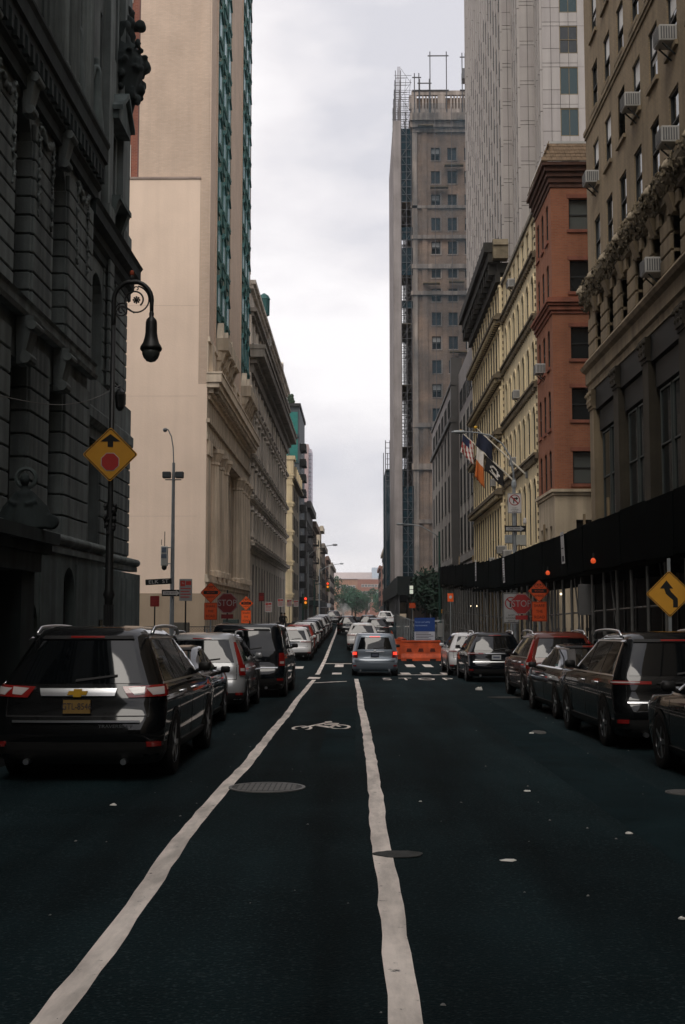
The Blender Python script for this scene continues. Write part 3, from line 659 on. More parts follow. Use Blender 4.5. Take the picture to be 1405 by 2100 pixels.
# ---------------------------------------------------------- long ornate stone building
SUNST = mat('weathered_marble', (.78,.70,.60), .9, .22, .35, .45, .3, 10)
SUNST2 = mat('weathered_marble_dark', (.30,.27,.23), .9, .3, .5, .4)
sb = thing('ornate_stone_building', 'long weathered stone block with five storeys of stepped cornices on the left', 'office building', (-8, 88, -.6))
stor = [(1.0,5.6,0),(7.5,9.3,1),(10.9,12.6,1),(14.0,16.4,1),(17.9,20.0,1),(22.0,24.0,1)]
ops = []
for z0,z1,a in stor:
    for k in range(15): u = 88.6+2.9*k; ops.append((u-.6,u+.6,z0,z1))
w = MB(FL(-8.05)); w.wall(86.95, 132, -1, 26.6, ops, .12); w.poly([(86.95,0,-1),(86.95,-12,-1),(86.95,-12,26.6),(86.95,0,26.6)]); w.poly([(132,0,-1),(132,-12,-1),(132,-12,26.6),(132,0,26.6)]); w.build('wall', SUNST, sb)
for z0,z1,a in stor:
    P = winproto(1.2, z1-z0, FRAMED, GLASSD, .08, 0, True, (.34, SUNST2) if a else None)
    for k in range(15): put(P, sb, (-8.15, 88.6+2.9*k, z0), RL)
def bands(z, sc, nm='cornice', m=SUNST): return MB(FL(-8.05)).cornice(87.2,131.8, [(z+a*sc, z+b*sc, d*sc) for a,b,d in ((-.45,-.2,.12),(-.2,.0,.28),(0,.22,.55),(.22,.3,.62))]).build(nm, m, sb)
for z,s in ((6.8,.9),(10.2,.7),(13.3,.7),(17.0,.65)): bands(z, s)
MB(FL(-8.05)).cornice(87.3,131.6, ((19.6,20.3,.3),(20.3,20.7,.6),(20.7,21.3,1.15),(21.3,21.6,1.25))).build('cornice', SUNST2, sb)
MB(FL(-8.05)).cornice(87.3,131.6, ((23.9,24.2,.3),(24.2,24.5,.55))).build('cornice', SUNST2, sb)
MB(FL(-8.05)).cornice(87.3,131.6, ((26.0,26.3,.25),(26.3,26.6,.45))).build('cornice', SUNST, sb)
MB(FL(-8.35)).box(87.2,131.6,-10,0,26.6,27.7).box(87.2,89.5,0,.15,27.7,28.0).build('parapet', SUNST, sb)
m = MB(FL(-8.05))
for k in range(16):
    u = 87.15+2.9*k
    for z0,z1 in ((7.2,9.7),(10.5,12.9),(13.7,16.6),(17.4,19.6),(21.7,23.9)): m.box(u-.3,u+.3,0,.14,z0,z1)
m.build('pilaster', SUNST, sb, kind='stuff')
m = MB(FL(-8.05))
for k in range(34): m.box(87.6+k*1.32, 87.95+k*1.32, .3, .95, 20.72, 20.98)
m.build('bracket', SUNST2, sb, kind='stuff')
m = MB(FL(-8.05))
for k in range(15):
    u = 88.6+2.9*k
    for z in (9.45,12.75,16.55): m.prism([(u-.8,z),(u+.8,z),(u,z+.35)], 0, .3)
m.build('window_hood', SUNST, sb)
# green glazed dormer on its roof
dm = MB(); dm.lathe([(.5,28.2),(.52,29.6),(.58,29.65),(.4,30.0),(.1,30.2)], (-8.35,104,0), 6); dm.build('dormer', COPPERD, sb)
MB(FL(-8.2)).box(103,105,-2,.0,26.6,28).prism([(103.2,26.9),(104.8,26.9),(104.2,25.4),(103.8,25.4)],0,.5).build('dormer_base', FRAMEW, sb)
m = MB(FL(-8.3)); m.box(124,131.5,-6,.0,27.7,28.6); m.prism([(124,28.6),(131.5,28.6),(131.2,29.5),(130.6,29.7),(130,29.3)],-2,.0); m.build('attic', SUNST, sb)
# ---------------------------------------------------------- cream building past the avenue
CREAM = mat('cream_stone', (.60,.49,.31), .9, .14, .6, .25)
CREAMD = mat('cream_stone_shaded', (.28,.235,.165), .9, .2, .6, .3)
cb = thing('cream_corner_building', 'narrow cream building with a moulded corner pilaster beyond the avenue on the left', 'building', (-8.5, 152, .7))
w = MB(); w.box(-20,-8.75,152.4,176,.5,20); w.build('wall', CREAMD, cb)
w = MB(FC(152.4)); zl = [4.1,8.2,12.06,15.7,19.3]
w.box(-9.75,-8.45,-2,.5,.5,19.6); w.build('corner_pilaster', CREAM, cb)
for z in zl: MB(FC(152.4)).box(-9.95,-8.2,-2.2,.62,z+.2,z+.45).box(-9.85,-8.3,-2.1,.56,z-.12,z+.2).box(-9.85,-8.32,-2.1,.55,z-.95,z-.7).build('cornice', CREAM, cb)
m = MB(FC(152.4)); m.box(-10,-8.3,-2,.5,19.8,21.6); m.box(-10.1,-8.1,-2,.6,21.6,22.1); m.build('parapet', CREAM, cb)
for k in range(6): MB().box(-8.75,-8.0,154+k*3,154.5+k*3,19.6,20.9-k*.0).build('bracket', CREAM, cb)
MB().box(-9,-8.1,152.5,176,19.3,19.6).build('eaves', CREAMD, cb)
for k in range(5):
    for j in range(5): put(winproto(1.2,2.3,FRAMED,GLASSD,.1,0), cb, (-8.74, 155+4*k, [1.4,5.2,9.1,12.9,16.4][j]), RL)
# ---------------------------------------------------------- teal glass block
TEALW = mat('teal_curtain_wall', (.035,.075,.08), .35, .15, .2)
tg = thing('teal_glass_building', 'dark teal glass block with small balconies rising behind the cream building', 'apartment block', (-9, 180, .9))
MB().box(-22,-8.95,180,198,.5,33.4).build('wall', mat('blue_grey_render', (.07,.085,.095), .7, .15, .3), tg)
MB().box(-22.3,-8.75,179.7,198,33.4,33.9).build('roof', FRAMED, tg)
for z0,z1 in ((29.2,32.6),(25.2,28.4)):
    for x0,x1 in ((-11.9,-10.6),(-10.4,-9.2)): MB(FC(180)).box(x0,x1,-.1,.05,z0,z1).build('window', mat('teal_pane', (.03,.19,.17), .15, .25, .8, spec=.6), tg)
    MB(FC(180)).box(-12.2,-8.9,0,.15,z0-.45,z0-.2).build('floor_band', TEALW, tg)
for k in range(11):
    z = 3.5+2.35*k; m = MB(); m.box(-8.95,-8.0,182,186,z,z+.12)
    for x in (-8.1,-8.5): m.box(x,x+.05,182,186,z+.12,z+1.0)
    m.box(-8.95,-8.0,182,182.05,z+.12,z+1.0); m.build('balcony', FRAMED, tg)
    put(winproto(1.6,1.7,FRAMEW,GLASSB,.1,1), tg, (-8.94, 188, z+.2), RL)
m = MB(); 
for k in range(8): m.ball((-10.6+.2*random.random()*3, 181, 34.2+.15*k), .35+.1*random.random(), 6, 4)
m.build('roof_planting', mat('roof_shrub', (.03,.05,.03), .9), tg)
MB().box(-24, -8.05, -260, -14.02, -2, 38).build('unseen_street_wall', DARKSTONE, court)  # unseen continuation of the street, drawn long to darken car reflections
# ================================================================== FAR END OF THE STREET
IRONB = mat('black_iron', (.018,.018,.02), .6, .2, 2)
def fire_escape(parent, side, x0, y0, y1, zs):
    m = MB(); s = side
    for i, z in enumerate(zs):
        xa, xb = sorted((x0, x0 + s*1.0)); m.box(xa, xb, y0, y1, z, z+.08)
        xo = x0 + s*1.0
        for h in (.45,.95): m.box(min(xo,xo-s*.05), max(xo,xo-s*.05), y0, y1, z+h, z+h+.05); m.box(xa,xb,y0,y0+.05,z+h,z+h+.05)
        for k in range(8): y = y0+(y1-y0)*k/7; m.box(min(xo,xo-s*.04), max(xo,xo-s*.04), y, y+.04, z, z+1)
        if i+1 < len(zs): m.tube([(x0+s*.5,y0+.4,z),(x0+s*.5,y1-.4,zs[i+1])], .06, 4); m.tube([(x0+s*.8,y0+.4,z),(x0+s*.8,y1-.4,zs[i+1])], .06, 4)
    return m.build('fire_escape', IRONB, parent)
def rowhouse(side, x0, y0, y1, zt, m, label, fe=True, wm=GLASSD, depth=14, awn=None, cor=True):
    t = thing('row_building', label, 'building', (x0, y0, .95), 0, 'buildings far down the street')
    xs = sorted((x0, x0 - side*depth))
    MB().box(xs[0], xs[1], y0, y1, .0, zt).build('wall', m, t)
    n = max(2, int((y1-y0)/3.2)); nf = max(2, int((zt-5)/3.5))
    P = winproto(1.2, 2.0, FRAMED, wm, .1, 0)
    for k in range(n):
        for f in range(nf): put(P, t, (x0+side*.002, y0+(k+.5)*(y1-y0)/n, 5.2+3.5*f), RL if side > 0 else RR)
    if cor: MB().box(min(x0,x0+side*.7), max(x0,x0+side*.7), y0, y1, zt-.9, zt+.2).build('cornice', m, t)
    P2 = winproto(.9,1.6,FRAMED,wm,.1,0)
    for f in range(nf): put(P2, t, (x0-side*2.4, y0-.002, 6.0+3.5*f), 0)
    if fe: fire_escape(t, side, x0, y0+1.5, min(y1-.5, y0+7.5), [4.8+3.4*f for f in range(nf)])
    MB().box(min(x0,x0+side*.1), max(x0,x0+side*.1), y0+.3, y1-.3, 1.0, 4.3).build('shopfront', FRAMED, t)
    if awn: MB().ext([(y0+1,3.4),(y0+1,4.2),(y1-1,4.2),(y1-1,3.4)], min(x0,x0+side*2.2), max(x0,x0+side*2.2)).build('awning', awn, t)
    return t
def fm(nm, c): return mat('far_'+nm, c, .9, .18, .25, .3)
AWB = mat('awning_dark', (.02,.03,.03), .8); AWL = mat('awning_light', (.45,.47,.5), .8)
rowhouse(1,-8.6,199,224,20.6,fm('grey',(.10,.10,.10)),'dark grey building with black fire escapes, left row, nearest after the teal block', awn=AWB)
rowhouse(1,-8.6,224.5,246,19.2,fm('brown',(.17,.12,.09)),'brown left row building with a dark cornice and fire escape', awn=AWB)
rowhouse(1,-8.1,252,262,20.4,fm('pale',(.50,.43,.33)),'pale cream left row building whose blank side faces the camera', fe=True, wm=GLASSB, awn=AWL)
rowhouse(1,-8.6,280,310,18.4,fm('dun',(.20,.17,.14)),'dun left row building behind the pale cream one')
rowhouse(1,-8.6,318,345,17.3,fm('rust',(.19,.12,.09)),'rusty brown left row building in the distance')
rowhouse(1,-8.5,362,420,17.5,fm('stone',(.30,.26,.22)),'farthest stone left row building beside the trees', fe=False)
rowhouse(-1,8.4,250,292,25.0,fm('tan',(.36,.29,.21)),'tan right row building with iron fire escapes past the netted tower', wm=GLASSB)
rowhouse(-1,8.5,300,350,22.0,fm('redbrown',(.22,.12,.09)),'red brown right row building behind the tan one', awn=AWB)
rowhouse(-1,8.5,372,420,22.5,fm('buff',(.38,.32,.25)),'buff right row building in the distance', wm=GLASSB)
rowhouse(-1,8.2,432,480,19.5,fm('brick',(.25,.12,.09)),'farthest brick right row building by the trees')
# pink tower block far away
PK = brick_mat('pink_brick', (.36,.235,.225), (.32,.21,.2), (.36,.28,.27), .4,.14,.9,.12,.1)
pt = thing('pink_tower_block', 'tall pinkish brick tower block with a column of pale balconies far behind the left row', 'tower block', (-36, 800, 1))
MB().box(-60,-33.6,800,830,0,117).build('wall', PK, pt)
MB().box(-33.6,-31.6,803,826,0,114).build('wall', mat('pale_lilac_panel', (.5,.46,.52), .8, .1), pt)
for k in range(38): MB().box(-34.2,-31.6,801.2,803,4+2.86*k,5.3+2.86*k).build('balcony', mat('balcony_shadowed', (.18,.18,.22), .7), pt)
for k in range(38):
    for x in (-41,-37): put(winproto(1.7,1.5,FRAMED,GLASSB,.15,0), pt, (x,799.99,4+2.86*k), 0) if k > 26 else None
# school building closing the street
SCB = brick_mat('orange_brick', (.34,.185,.12), (.30,.16,.105), (.34,.24,.18), .5,.2,.9,.1,.1)
SCB2 = brick_mat('red_orange_brick', (.29,.13,.095), (.26,.115,.085), (.30,.2,.16), .5,.2,.9,.1,.1)
fb = thing('brick_school_building', 'long low orange brick building with strip windows closing the far end of the street', 'building', (0, 650, .9))
MB().box(-60,-.4,650,700,0,21.4).build('wall', SCB, fb); MB().box(-.39,70,649.6,700,0,21.2).build('wall', SCB2, fb)
PALE = mat('pale_roof_storey', (.55,.5,.5), .8, .08, .1)
MB().box(-20,8,668,700,21.4,25.6).build('roof_storey', PALE, fb); MB().box(7.6,14,660,690,21.2,28.0).build('stair_tower', mat('pale_blue_panel', (.42,.5,.58), .6, .05), fb)
MB().box(-60,70,649.5,651,21.4,21.8).build('coping', PALE, fb)
def strip(x0,x1,z,n,y=650):
    for k in range(n):
        P = winproto((x1-x0)/n*.9, 1.5, FRAMEW, GLASSB, .12, 1, False); put(P, fb, (x0+(k+.5)*(x1-x0)/n, y-.02, z), 0)
strip(-12,-1.5,16.4,6); strip(1.5,14,17.0,7,649.6); strip(1.5,14,13.2,7,649.6); strip(4.2,14,8.8,6,649.6); strip(-12,-1.5,9,6)
for x in (1.4,5.6): MB().box(x,x+.35,649.2,649.6,3,13).build('pier', PALE, fb)
# ---------------------------------------------------------- trees
LEAFD = mat('leaf_dark', (.02,.045,.03), .8, .35, .5); LEAFM = mat('leaf_mid', (.022,.062,.034), .8, .35, .4); LEAFL = mat('leaf_light', (.03,.085,.05), .8, .3, .4)
BARK = mat('bark', (.05,.04,.03), .95, .3)
def tree(x, y, h, r, label, leaf, n=1500, seed=1, ls=.5, base=None, group=None, zb=.32):
    rnd = random.Random(seed); b = g(y) if base is None else base
    t = thing('tree', label, 'tree', (x, y, b), 0, group)
    tr = MB(); tr.tube([(x,y,b-.2),(x+.1,y,b+h*.25),(x-.05,y+.1,b+h*.6)], [r*.075,r*.06,r*.03], 7)
    cl = []
    for k in range(13):
        a = rnd.uniform(0,2*pi); q = rnd.uniform(.1,.8)*r; z = b + h*rnd.uniform(zb+.08,.88); q *= (1-abs((z-b)/h-.6)*1.1)
        c = Vector((x+q*cos(a), y+q*sin(a), z)); cl.append((c, rnd.uniform(.28,.5)*r))
        if k < 7: tr.tube([(x,y,b+h*rnd.uniform(.2,.4)), tuple((c+Vector((x,y,b+h*.4)))/2), tuple(c)], [r*.035,r*.022,r*.01], 5)
    tr.build('trunk', BARK, t)
    m = MB()
    for k in range(n):
        c, cr_ = cl[k % len(cl)]
        d = Vector((rnd.gauss(0,1),rnd.gauss(0,1),rnd.gauss(0,.85))); d.normalize(); p = c + d*cr_*rnd.uniform(.55,1.08)
        u = Vector((rnd.gauss(0,1),rnd.gauss(0,1),rnd.gauss(0,1))); u.normalize(); v = u.orthogonal().normalized(); s = ls*rnd.uniform(.6,1.3)
        m.poly([p-u*s*.6, p+v*s*.32, p+u*s*.6, p-v*s*.32])
    m.build('crown', leaf, t)
    return t
TG = 'trees at the far end of the street'
for i,(px,Y,h,r,lf,lb) in enumerate(((-11.5,440,17,6,LEAFM,'leftmost green tree at the far end beside the left row'),(-6.6,520,15,5.5,LEAFM,'second green tree from the left at the far end'),(-1.2,480,12.5,5,LEAFL,'light green tree in the middle of the far end'),
        (3.5,560,14.5,6,LEAFM,'mid green tree right of the middle at the far end'),(9,500,12,5.5,LEAFL,'rightmost light tree at the far end by the brick row'),(-3.2,600,16,6,LEAFM,'tall far tree in front of the orange brick building'))):
    tree(px, Y, h, r, lb, lf, 1500, 20+i, .8, .95, TG, .2)
tree(6.9, 121, 6.6, 3.0, 'dark street tree in front of the netted tower, left one', LEAFD, 1700, 41, .42, None, 'dark trees at the avenue corner')
tree(8.2, 112, 5.6, 2.4, 'dark street tree in front of the netted tower, right one', LEAFD, 1400, 42, .38, None, 'dark trees at the avenue corner')
# ================================================================== RIGHT SIDE
TANB = brick_mat('tan_brick', (.32,.245,.155), (.28,.215,.135), (.23,.185,.13), .22,.075,.9,.2,.2)
TANT = mat('tan_terracotta', (.25,.195,.125), .85, .2, .8, .35, .3, 15)
TANC = mat('mossy_terracotta', (.16,.13,.085), .9, .45, 2.2, .3, .5, 9)
XW = 8.7
tb = thing('tan_brick_building', 'tall tan brick building with a carved cornice and window air conditioners on the near right', 'office building', (XW, 30, -.4))
cols = [42.5 - 2.115*k for k in range(9)]
rows = [(14.4,1.75),(17.3,1.7),(20.2,1.75),(23.05,1.75),(25.9,1.75),(28.7,1.75)]
ops = [(u-.5,u+.5,z,z+h) for u in cols for z,h in rows]
w = MB(FR(XW)); w.wall(-14, 44.3, 14.05, 36, ops, .14); w.poly([(44.3,0,3),(44.3,-14,3),(44.3,-14,36),(44.3,0,36)]); w.build('wall', TANB, tb)
PWs = [winproto(1.0, 1.75, FRAMED, GLASSD, .06, 0, True, (.21, TANT), BLIND, .07, q) for q in (.5,.5,.38,.62,.5,.25)]; PW = PWs[0]
PWn = [q for q in PW if q[0] != 'blind']; 
SHW = winproto(1.0,1.75,FRAMED,GLASSB,.06,0,True,(.21,TANT),None,.07)
LOUV = MB()
for k in range(17): LOUV.add([(-.44,-.10,.06+k*.1),(.44,-.10,.06+k*.1),(.44,-.03,.14+k*.1),(-.44,-.03,.14+k*.1)], [(0,1,2,3)])
LOUVm = LOUV.mesh('louvre', mat('louvre_grey', (.12,.125,.115), .7))
for i,u in enumerate(cols):
    for j,(z,h) in enumerate(rows):
        loc = (XW+.12, u, z)
        if (i,j) == (2,1): put(PWn, tb, loc, RR); link('louvre', LOUVm, tb, (XW+.08,u,z), RR)
        elif j == 0: put(PWn if (i*7+j) % 3 else SHW, tb, loc, RR)
        else: put(PWs[(i*5+j*7) % 6] if (i*5+j*3) % 8 != 6 else PWn, tb, loc, RR)
MB(FR(XW)).box(-14,44.35,0,.09,19.86,20.02).box(-14,44.33,0,.05,19.72,19.86).build('belt_course', TANT, tb)
# air conditioners
acm = MB(); acm.bev(-.30,.30,-.46,.1,0,.46,.02)
ACG = MB()
for k in range(6): ACG.box(-.27+k*.095,-.235+k*.095,-.485,-.47,.04,.42)
ACS = MB(); 
for k in range(6): ACS.box(.305,.315,-.42+k*.07,-.38+k*.07,.06,.40); ACS.box(-.315,-.305,-.42+k*.07,-.38+k*.07,.06,.40)
ACB = MB(); ACB.tube([(0,.0,-.35),(0,-.35,-.02)],.025,5)
ACM = mat('ac_casing', (.40,.39,.37), .6, .1, 3); ACD = mat('ac_grille', (.13,.13,.13), .7)
ACP = [('air_conditioner', acm.mesh('air_conditioner', ACM), (0,0,0)), ('grille', ACG.mesh('grille', ACD), (0,0,0)), ('side_grille', ACS.mesh('side_grille', ACD), (0,0,0)), ('bracket', ACB.mesh('bracket', FRAMED), (-.2,0,0)), ('bracket', ACB.mesh('bracket', FRAMED), (.2,0,0))]
for i,z in ((3,17.36),(0,17.3),(5,17.36),(5,14.5),(4,11.5)): put(ACP, tb, (XW+.0, cols[i]-.1, z), RR)
# carved cornice band with lion heads and tufts
bandrun([(0,13.15),(.12,13.2),(.12,13.4),(.24,13.55),(.31,13.75),(.31,13.95),(.2,14.1),(0,14.2)], -14, 44.75, FR(XW)).build('carved_cornice', TANC, tb)
mb = MB(FR(XW)); rnd = random.Random(9)
for k in range(1500):
    u = rnd.uniform(20,44.8); z = rnd.uniform(13.2,14.2); d = .10+.22*min(1,max(0,(z-13.2)/.5)) - .2*max(0,(z-13.95)*2)
    mb.ball((u, max(.05,d)+rnd.uniform(-.02,.05), z), rnd.uniform(.025,.065), 5, 3, (1,1,rnd.uniform(.7,1.8)))
remesh(mb, .03).build('foliate_carving', TANC, tb, True, kind='stuff')
LION = mat('pale_terracotta', (.36,.30,.22), .85, .25, 4)
for k in range(11):
    u = 44.2 - 2.115*k; mb = MB(FR(XW)); mb.ball((u,.34,13.85),.13,8,6,(1,1,1.15)); mb.ball((u,.45,13.80),.065,6,5); mb.ball((u-.09,.33,13.98),.05,6,4); mb.ball((u+.09,.33,13.98),.05,6,4)
    for a in range(7): mb.ball((u+.16*cos(a*.9),.27,13.85+.17*sin(a*.9)), .06, 5, 4)
    remesh(mb, .03).build('lion_head', LION, tb, True)
# rusticated storey
rops = [(u-.48,u+.48,11.42,12.75) for u in cols]
w = MB(FR(XW)); w.wall(-14,44.3,11.2,13.2,rops,.3,-.04); w.build('wall', TANT, tb)
PR = winproto(.96,1.33,FRAMED,GLASSD,.06,0,True)
for u in cols: put(PR, tb, (XW+.32, u, 11.42), RR)
be = [44.3] + [v for u in cols for v in (u+.48, u-.48)]
for k in range(0, len(be)-1, 2):
    for q in range(3):
        z = 11.3 + q*.5
        mb = MB(FR(XW)); mb.bev(be[k+1]+.0, be[k]-.0, -.3, .05, z, z+.465, .03); mb.build('stone_block', TANT, tb)
for u in cols:
    mb = MB(FR(XW)); console(mb, u, .5, 12.65, 13.15, .12, .28); mb.box(u-.62,u+.62,0,.1,12.78,13.15); mb.build('lintel', TANT, tb)
bandrun([(0,10.0),(.05,10.0),(.05,10.25),(.14,10.3),(.14,10.72),(.28,10.8),(.34,10.92),(.2,10.96),(.2,11.1),(.1,11.25),(0,11.3)], -14, 44.5, FR(XW)).build('cornice', TANT, tb)
# base: pilasters and dark show windows
MB(FR(XW)).box(-14,44.2,.13,.24,-1.2,3.05).build('shed_shade_panel', mat('shed_shade_black',(.012,.013,.012),.8,.2), tb)  # dark panel standing in for the shade under the shed
DIMT = mat('sooty_dimmed_terracotta', (.055,.046,.032), .9, .35, .8, .4, .3, 15)  # lower-storey soot and lens vignetting, both darkened into the colour
DKB = mat('dark_metal_front', (.010,.011,.010), .7, .2)
w = MB(FR(XW)); w.box(-14,44.0,-1.2,-.30,-1,10.0); w.box(-14,44.2,-.298,.0,9.2,10.0); w.build('recessed_front', DKB, tb)
PB = winproto(1.2, 3.3, mat('grey_green_frame',(.05,.06,.057),.6,.2), GLASSD, .05, 0, True, None, None, .06)
pils = [43.75 - 4.13*k for k in range(8)]
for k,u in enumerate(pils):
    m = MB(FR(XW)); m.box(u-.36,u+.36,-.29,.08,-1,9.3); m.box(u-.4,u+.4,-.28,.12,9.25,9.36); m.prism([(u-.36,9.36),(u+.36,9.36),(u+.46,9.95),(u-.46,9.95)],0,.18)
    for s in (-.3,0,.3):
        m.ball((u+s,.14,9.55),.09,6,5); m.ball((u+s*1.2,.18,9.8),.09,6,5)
    m.build('pilaster', TANT if k == 0 else DIMT, tb)  # corner pilaster keeps the paler tone of catching the light
    for s in (1.35,2.75):
        for z in (5.0, 1.0): put(PB, tb, (XW+.22, u-s, z), RR)
    MB(FR(XW)).box(u-3.7,u-.45,-.299,-.12,8.4,9.15).build('spandrel', DKB, tb); MB(FR(XW)).box(u-3.7,u-.45,-.299,-.15,4.4,4.9).build('spandrel', DKB, tb)
MB().box(8.75,26,-14,44.2,36,36.6).build('roof', TANT, tb)
# ---------------------------------------------------------- red brick building
RB = brick_mat('red_brick', (.315,.115,.058), (.265,.092,.047), (.25,.13,.085), .22,.075,.9,.18,.15)
RBT = mat('red_terracotta', (.24,.088,.056), .85, .25, 2, .3); RBD = mat('dark_brick_cornice', (.085,.042,.03), .9, .3, 3)
BASEST = mat('buff_base_stone', (.52,.43,.31), .9, .15, .8, .3, .2, 10)
rd = thing('red_brick_building', 'narrow red brick building with a tiled parapet and buff stone base on the right', 'apartment building', (XW, 55, -.5))
YR0, YR1 = 52.6, 57.3
rz = [19.0,16.15,13.1,10.35,7.5]
cops = [(9.5+2.9*k,10.75+2.9*k,z,z+1.45) for z in rz for k in range(2)]
w = MB(FC(YR0)); w.wall(XW,22,7.2,22,cops,.25); w.build('wall', RB, rd)
sops = [(53.45+1.35*k,54.1+1.35*k,z,z+1.75) for z in (18.75,15.95,12.9,10.1,7.4) for k in range(3)]
w = MB(FR(XW)); w.wall(YR0,YR1,7.2,22,sops,.1)
for a,b,c,d in sops: w.archfill(a,b,d-.18,d,-.095,-.004,6,.5)
w.poly([(YR1,0,-1),(YR1,-13,-1),(YR1,-13,22),(YR1,0,22)]); w.build('wall', RB, rd)
PC = winproto(1.25,1.45,FRAMED,GLASSD,.06,0,True,(.31,RBT)); PC2 = winproto(1.25,1.45,FRAMED,mat('window_glass_shade',(.09,.10,.095),.25,0,spec=.5),.06,0,True,(.31,RBT))
for i,(a,b,c,d) in enumerate(cops): put(PC2 if i//2 in (0,4) else PC, rd, ((a+b)/2, YR0+.24, c), 0)
PSs = winproto(.65,1.75,FRAMED,GLASSD,.05,0,True,(.16,RBT))
for a,b,c,d in sops: put(PSs, rd, (XW+.09,(a+b)/2,c), RR)
def wrap(nm, steps, m, x0=XW, y0=YR0, y1=YR1):
    mb = MB()
    for z0,z1,dp in steps: mb.slab([(x0-dp,y0-dp),(22,y0-dp),(22,y0+.3),(x0+.3,y0+.3),(x0+.3,y1),(x0-dp,y1)], z0, z1)
    return mb.build(nm, m, rd)
wrap('base_ledge', ((7.0,7.12,.1),(7.12,7.25,.2)), BASEST)
wrap('string_course', ((15.15,15.3,.06),(15.3,15.5,.14),(15.5,15.62,.22),(15.62,15.75,.3),(15.75,15.86,.2)), RBT)
wrap('corbel_table', ((20.95,21.15,.05),(21.15,21.4,.12),(21.4,21.62,.2),(21.62,21.85,.3),(21.85,22.0,.42)), RBD)
m = MB()
m.add([(XW-.45,YR0-.45,22.0),(22,YR0-.45,22.0),(22,YR0-.1,22.95),(XW-.1,YR0-.1,22.95)], [(0,1,2,3)]); m.add([(XW-.45,YR0-.45,22.0),(XW-.1,YR0-.1,22.95),(XW-.1,YR1,22.95),(XW-.45,YR1,22.0)], [(0,1,2,3)])
m.build('parapet', mat('mossy_tile', (.17,.125,.08), .9, .35, 3, .2), rd)
tile = MB().bev(-.11,.11,-.04,.0,0,.19,.012).mesh('roof_tile', mat('clay_tile', (.20,.14,.09), .9, .4, 5))
for r in range(5):
    for k in range(32):
        x = XW-.35+.075*r+.225*k+(.11 if r%2 else 0)
        o = link('roof_tile', tile, rd, (x, YR0-.43+.07*r, 22.02+.185*r)); o.rotation_euler = (-.35,0,0)
    for k in range(20):
        o = link('roof_tile', tile, rd, (XW-.43+.07*r, YR0-.3+.225*k+(.11 if r%2 else 0), 22.02+.185*r)); o.rotation_euler = (-.35,0,RR)
MB().slab([(XW-.12,YR0-.12),(22,YR0-.12),(22,YR0+.2),(XW+.2,YR0+.2),(XW+.2,YR1),(XW-.12,YR1)],22.95,23.05).build('coping', mat('zinc_coping',(.45,.45,.43),.5), rd)
m = MB(FC(YR0))
for q,(x0,x1,z) in enumerate(((11.0,11.5,22.55),(11.2,11.9,22.35),(12.1,12.8,22.35),(12.5,13.0,22.6),(10.6,11.1,22.4))): m.box(x0,x1,.2,.45,z-.12,z+.1)
m.build('terracotta_relief', RBT, rd)
bops = [(9.6,10.9,4.2,5.9)]
w = MB(FC(YR0-.02)); w.wall(XW-.02,22,-1.2,7.0,bops,.25); w.build('base_wall', BASEST, rd); put(winproto(1.3,1.7,FRAMED,GLASSD,.06,1), rd, (10.25,YR0+.22,4.2), 0)
bo2 = [(53.45+1.35*k,54.05+1.35*k,4.2,5.7) for k in range(3)]
w = MB(FR(XW-.02)); w.wall(YR0-.02,YR1,-1.2,7.0,bo2,.25); w.build('base_wall', BASEST, rd)
for a,b,c,d in bo2: put(winproto(.6,1.5,FRAMED,GLASSD,.05,0), rd, (XW+.22,(a+b)/2,c), RR)
put(ACP, rd, (XW+.05, 54.0+1.35, 12.95), RR)
for z in rz: MB(FC(YR0)).box(9.4,10.85,0,.03,z+1.45,z+1.62).build('window_lintel', RBT, rd)
# ---------------------------------------------------------- cream iron-front building
CRI = mat('cream_painted_iron', (.77,.645,.42), .85, .12, .6, .22, .15, 10); CRD = mat('stained_cream_iron', (.15,.12,.08), .9, .4, 2.5, .3)
DCOR = mat('blackened_cornice', (.03,.028,.024), .9, .3, 2)
cr_ = thing('cream_building', 'long cream building with rows of arched windows and a blackened cornice on the right', 'building', (XW, 72, -.2))
C0, C1, C2 = 57.32, 70.6, 88.4
us1 = [58.35+1.78*k for k in range(7)]
r1 = [(5.2,8.4),(9.75,11.95),(13.2,15.2),(16.6,18.5)]
ops = [(u-.42,u+.42,a,b) for u in us1 for a,b in r1] + [(u-.5,u+.5,19.7,21.3) for u in us1]
w = MB(FR(XW)); w.wall(C0,C1,-1,22,ops,.09)
for u in us1:
    for a,b in r1: w.archfill(u-.42,u+.42,b-.42,b,-.085,-.004)
w.poly([(C0,0,18),(C0,-12,18),(C0,-12,23.4),(C0,0,23.4)]); w.build('wall', CRI, cr_)
for a,b in r1:
    P = winproto(.84,b-a,FRAMED,GLASSD,.05,0,True,(.2,CRI))
    for u in us1: put(P, cr_, (XW+.07,u,a), RR)
P = winproto(1.0,1.6,FRAMED,GLASSB,.06,1,True)
for u in us1: put(P, cr_, (XW+.12,u,19.7), RR)
for u in us1:
    for a,b in r1: m = MB(FR(XW)); m.archring(u-.42,u+.42,b-.42,.13,.0,.06); m.box(u-.56,u-.42,0,.05,a,b-.419); m.box(u+.42,u+.56,0,.05,a,b-.419); m.build('window_surround', CRI, cr_)
for z in (9.25,12.75,16.1,19.2):
    MB(FR(XW)).box(C0,C1,0,.16,z,z+.18).box(C0,C1,0,.24,z+.18,z+.3).build('sill_course', CRD, cr_)
    m = MB(FR(XW))
    for k in range(26): m.box(C0+.25+k*.51,C0+.4+k*.51,0,.2,z-.16,z)
    m.build('bracket', CRD, cr_, kind='stuff')
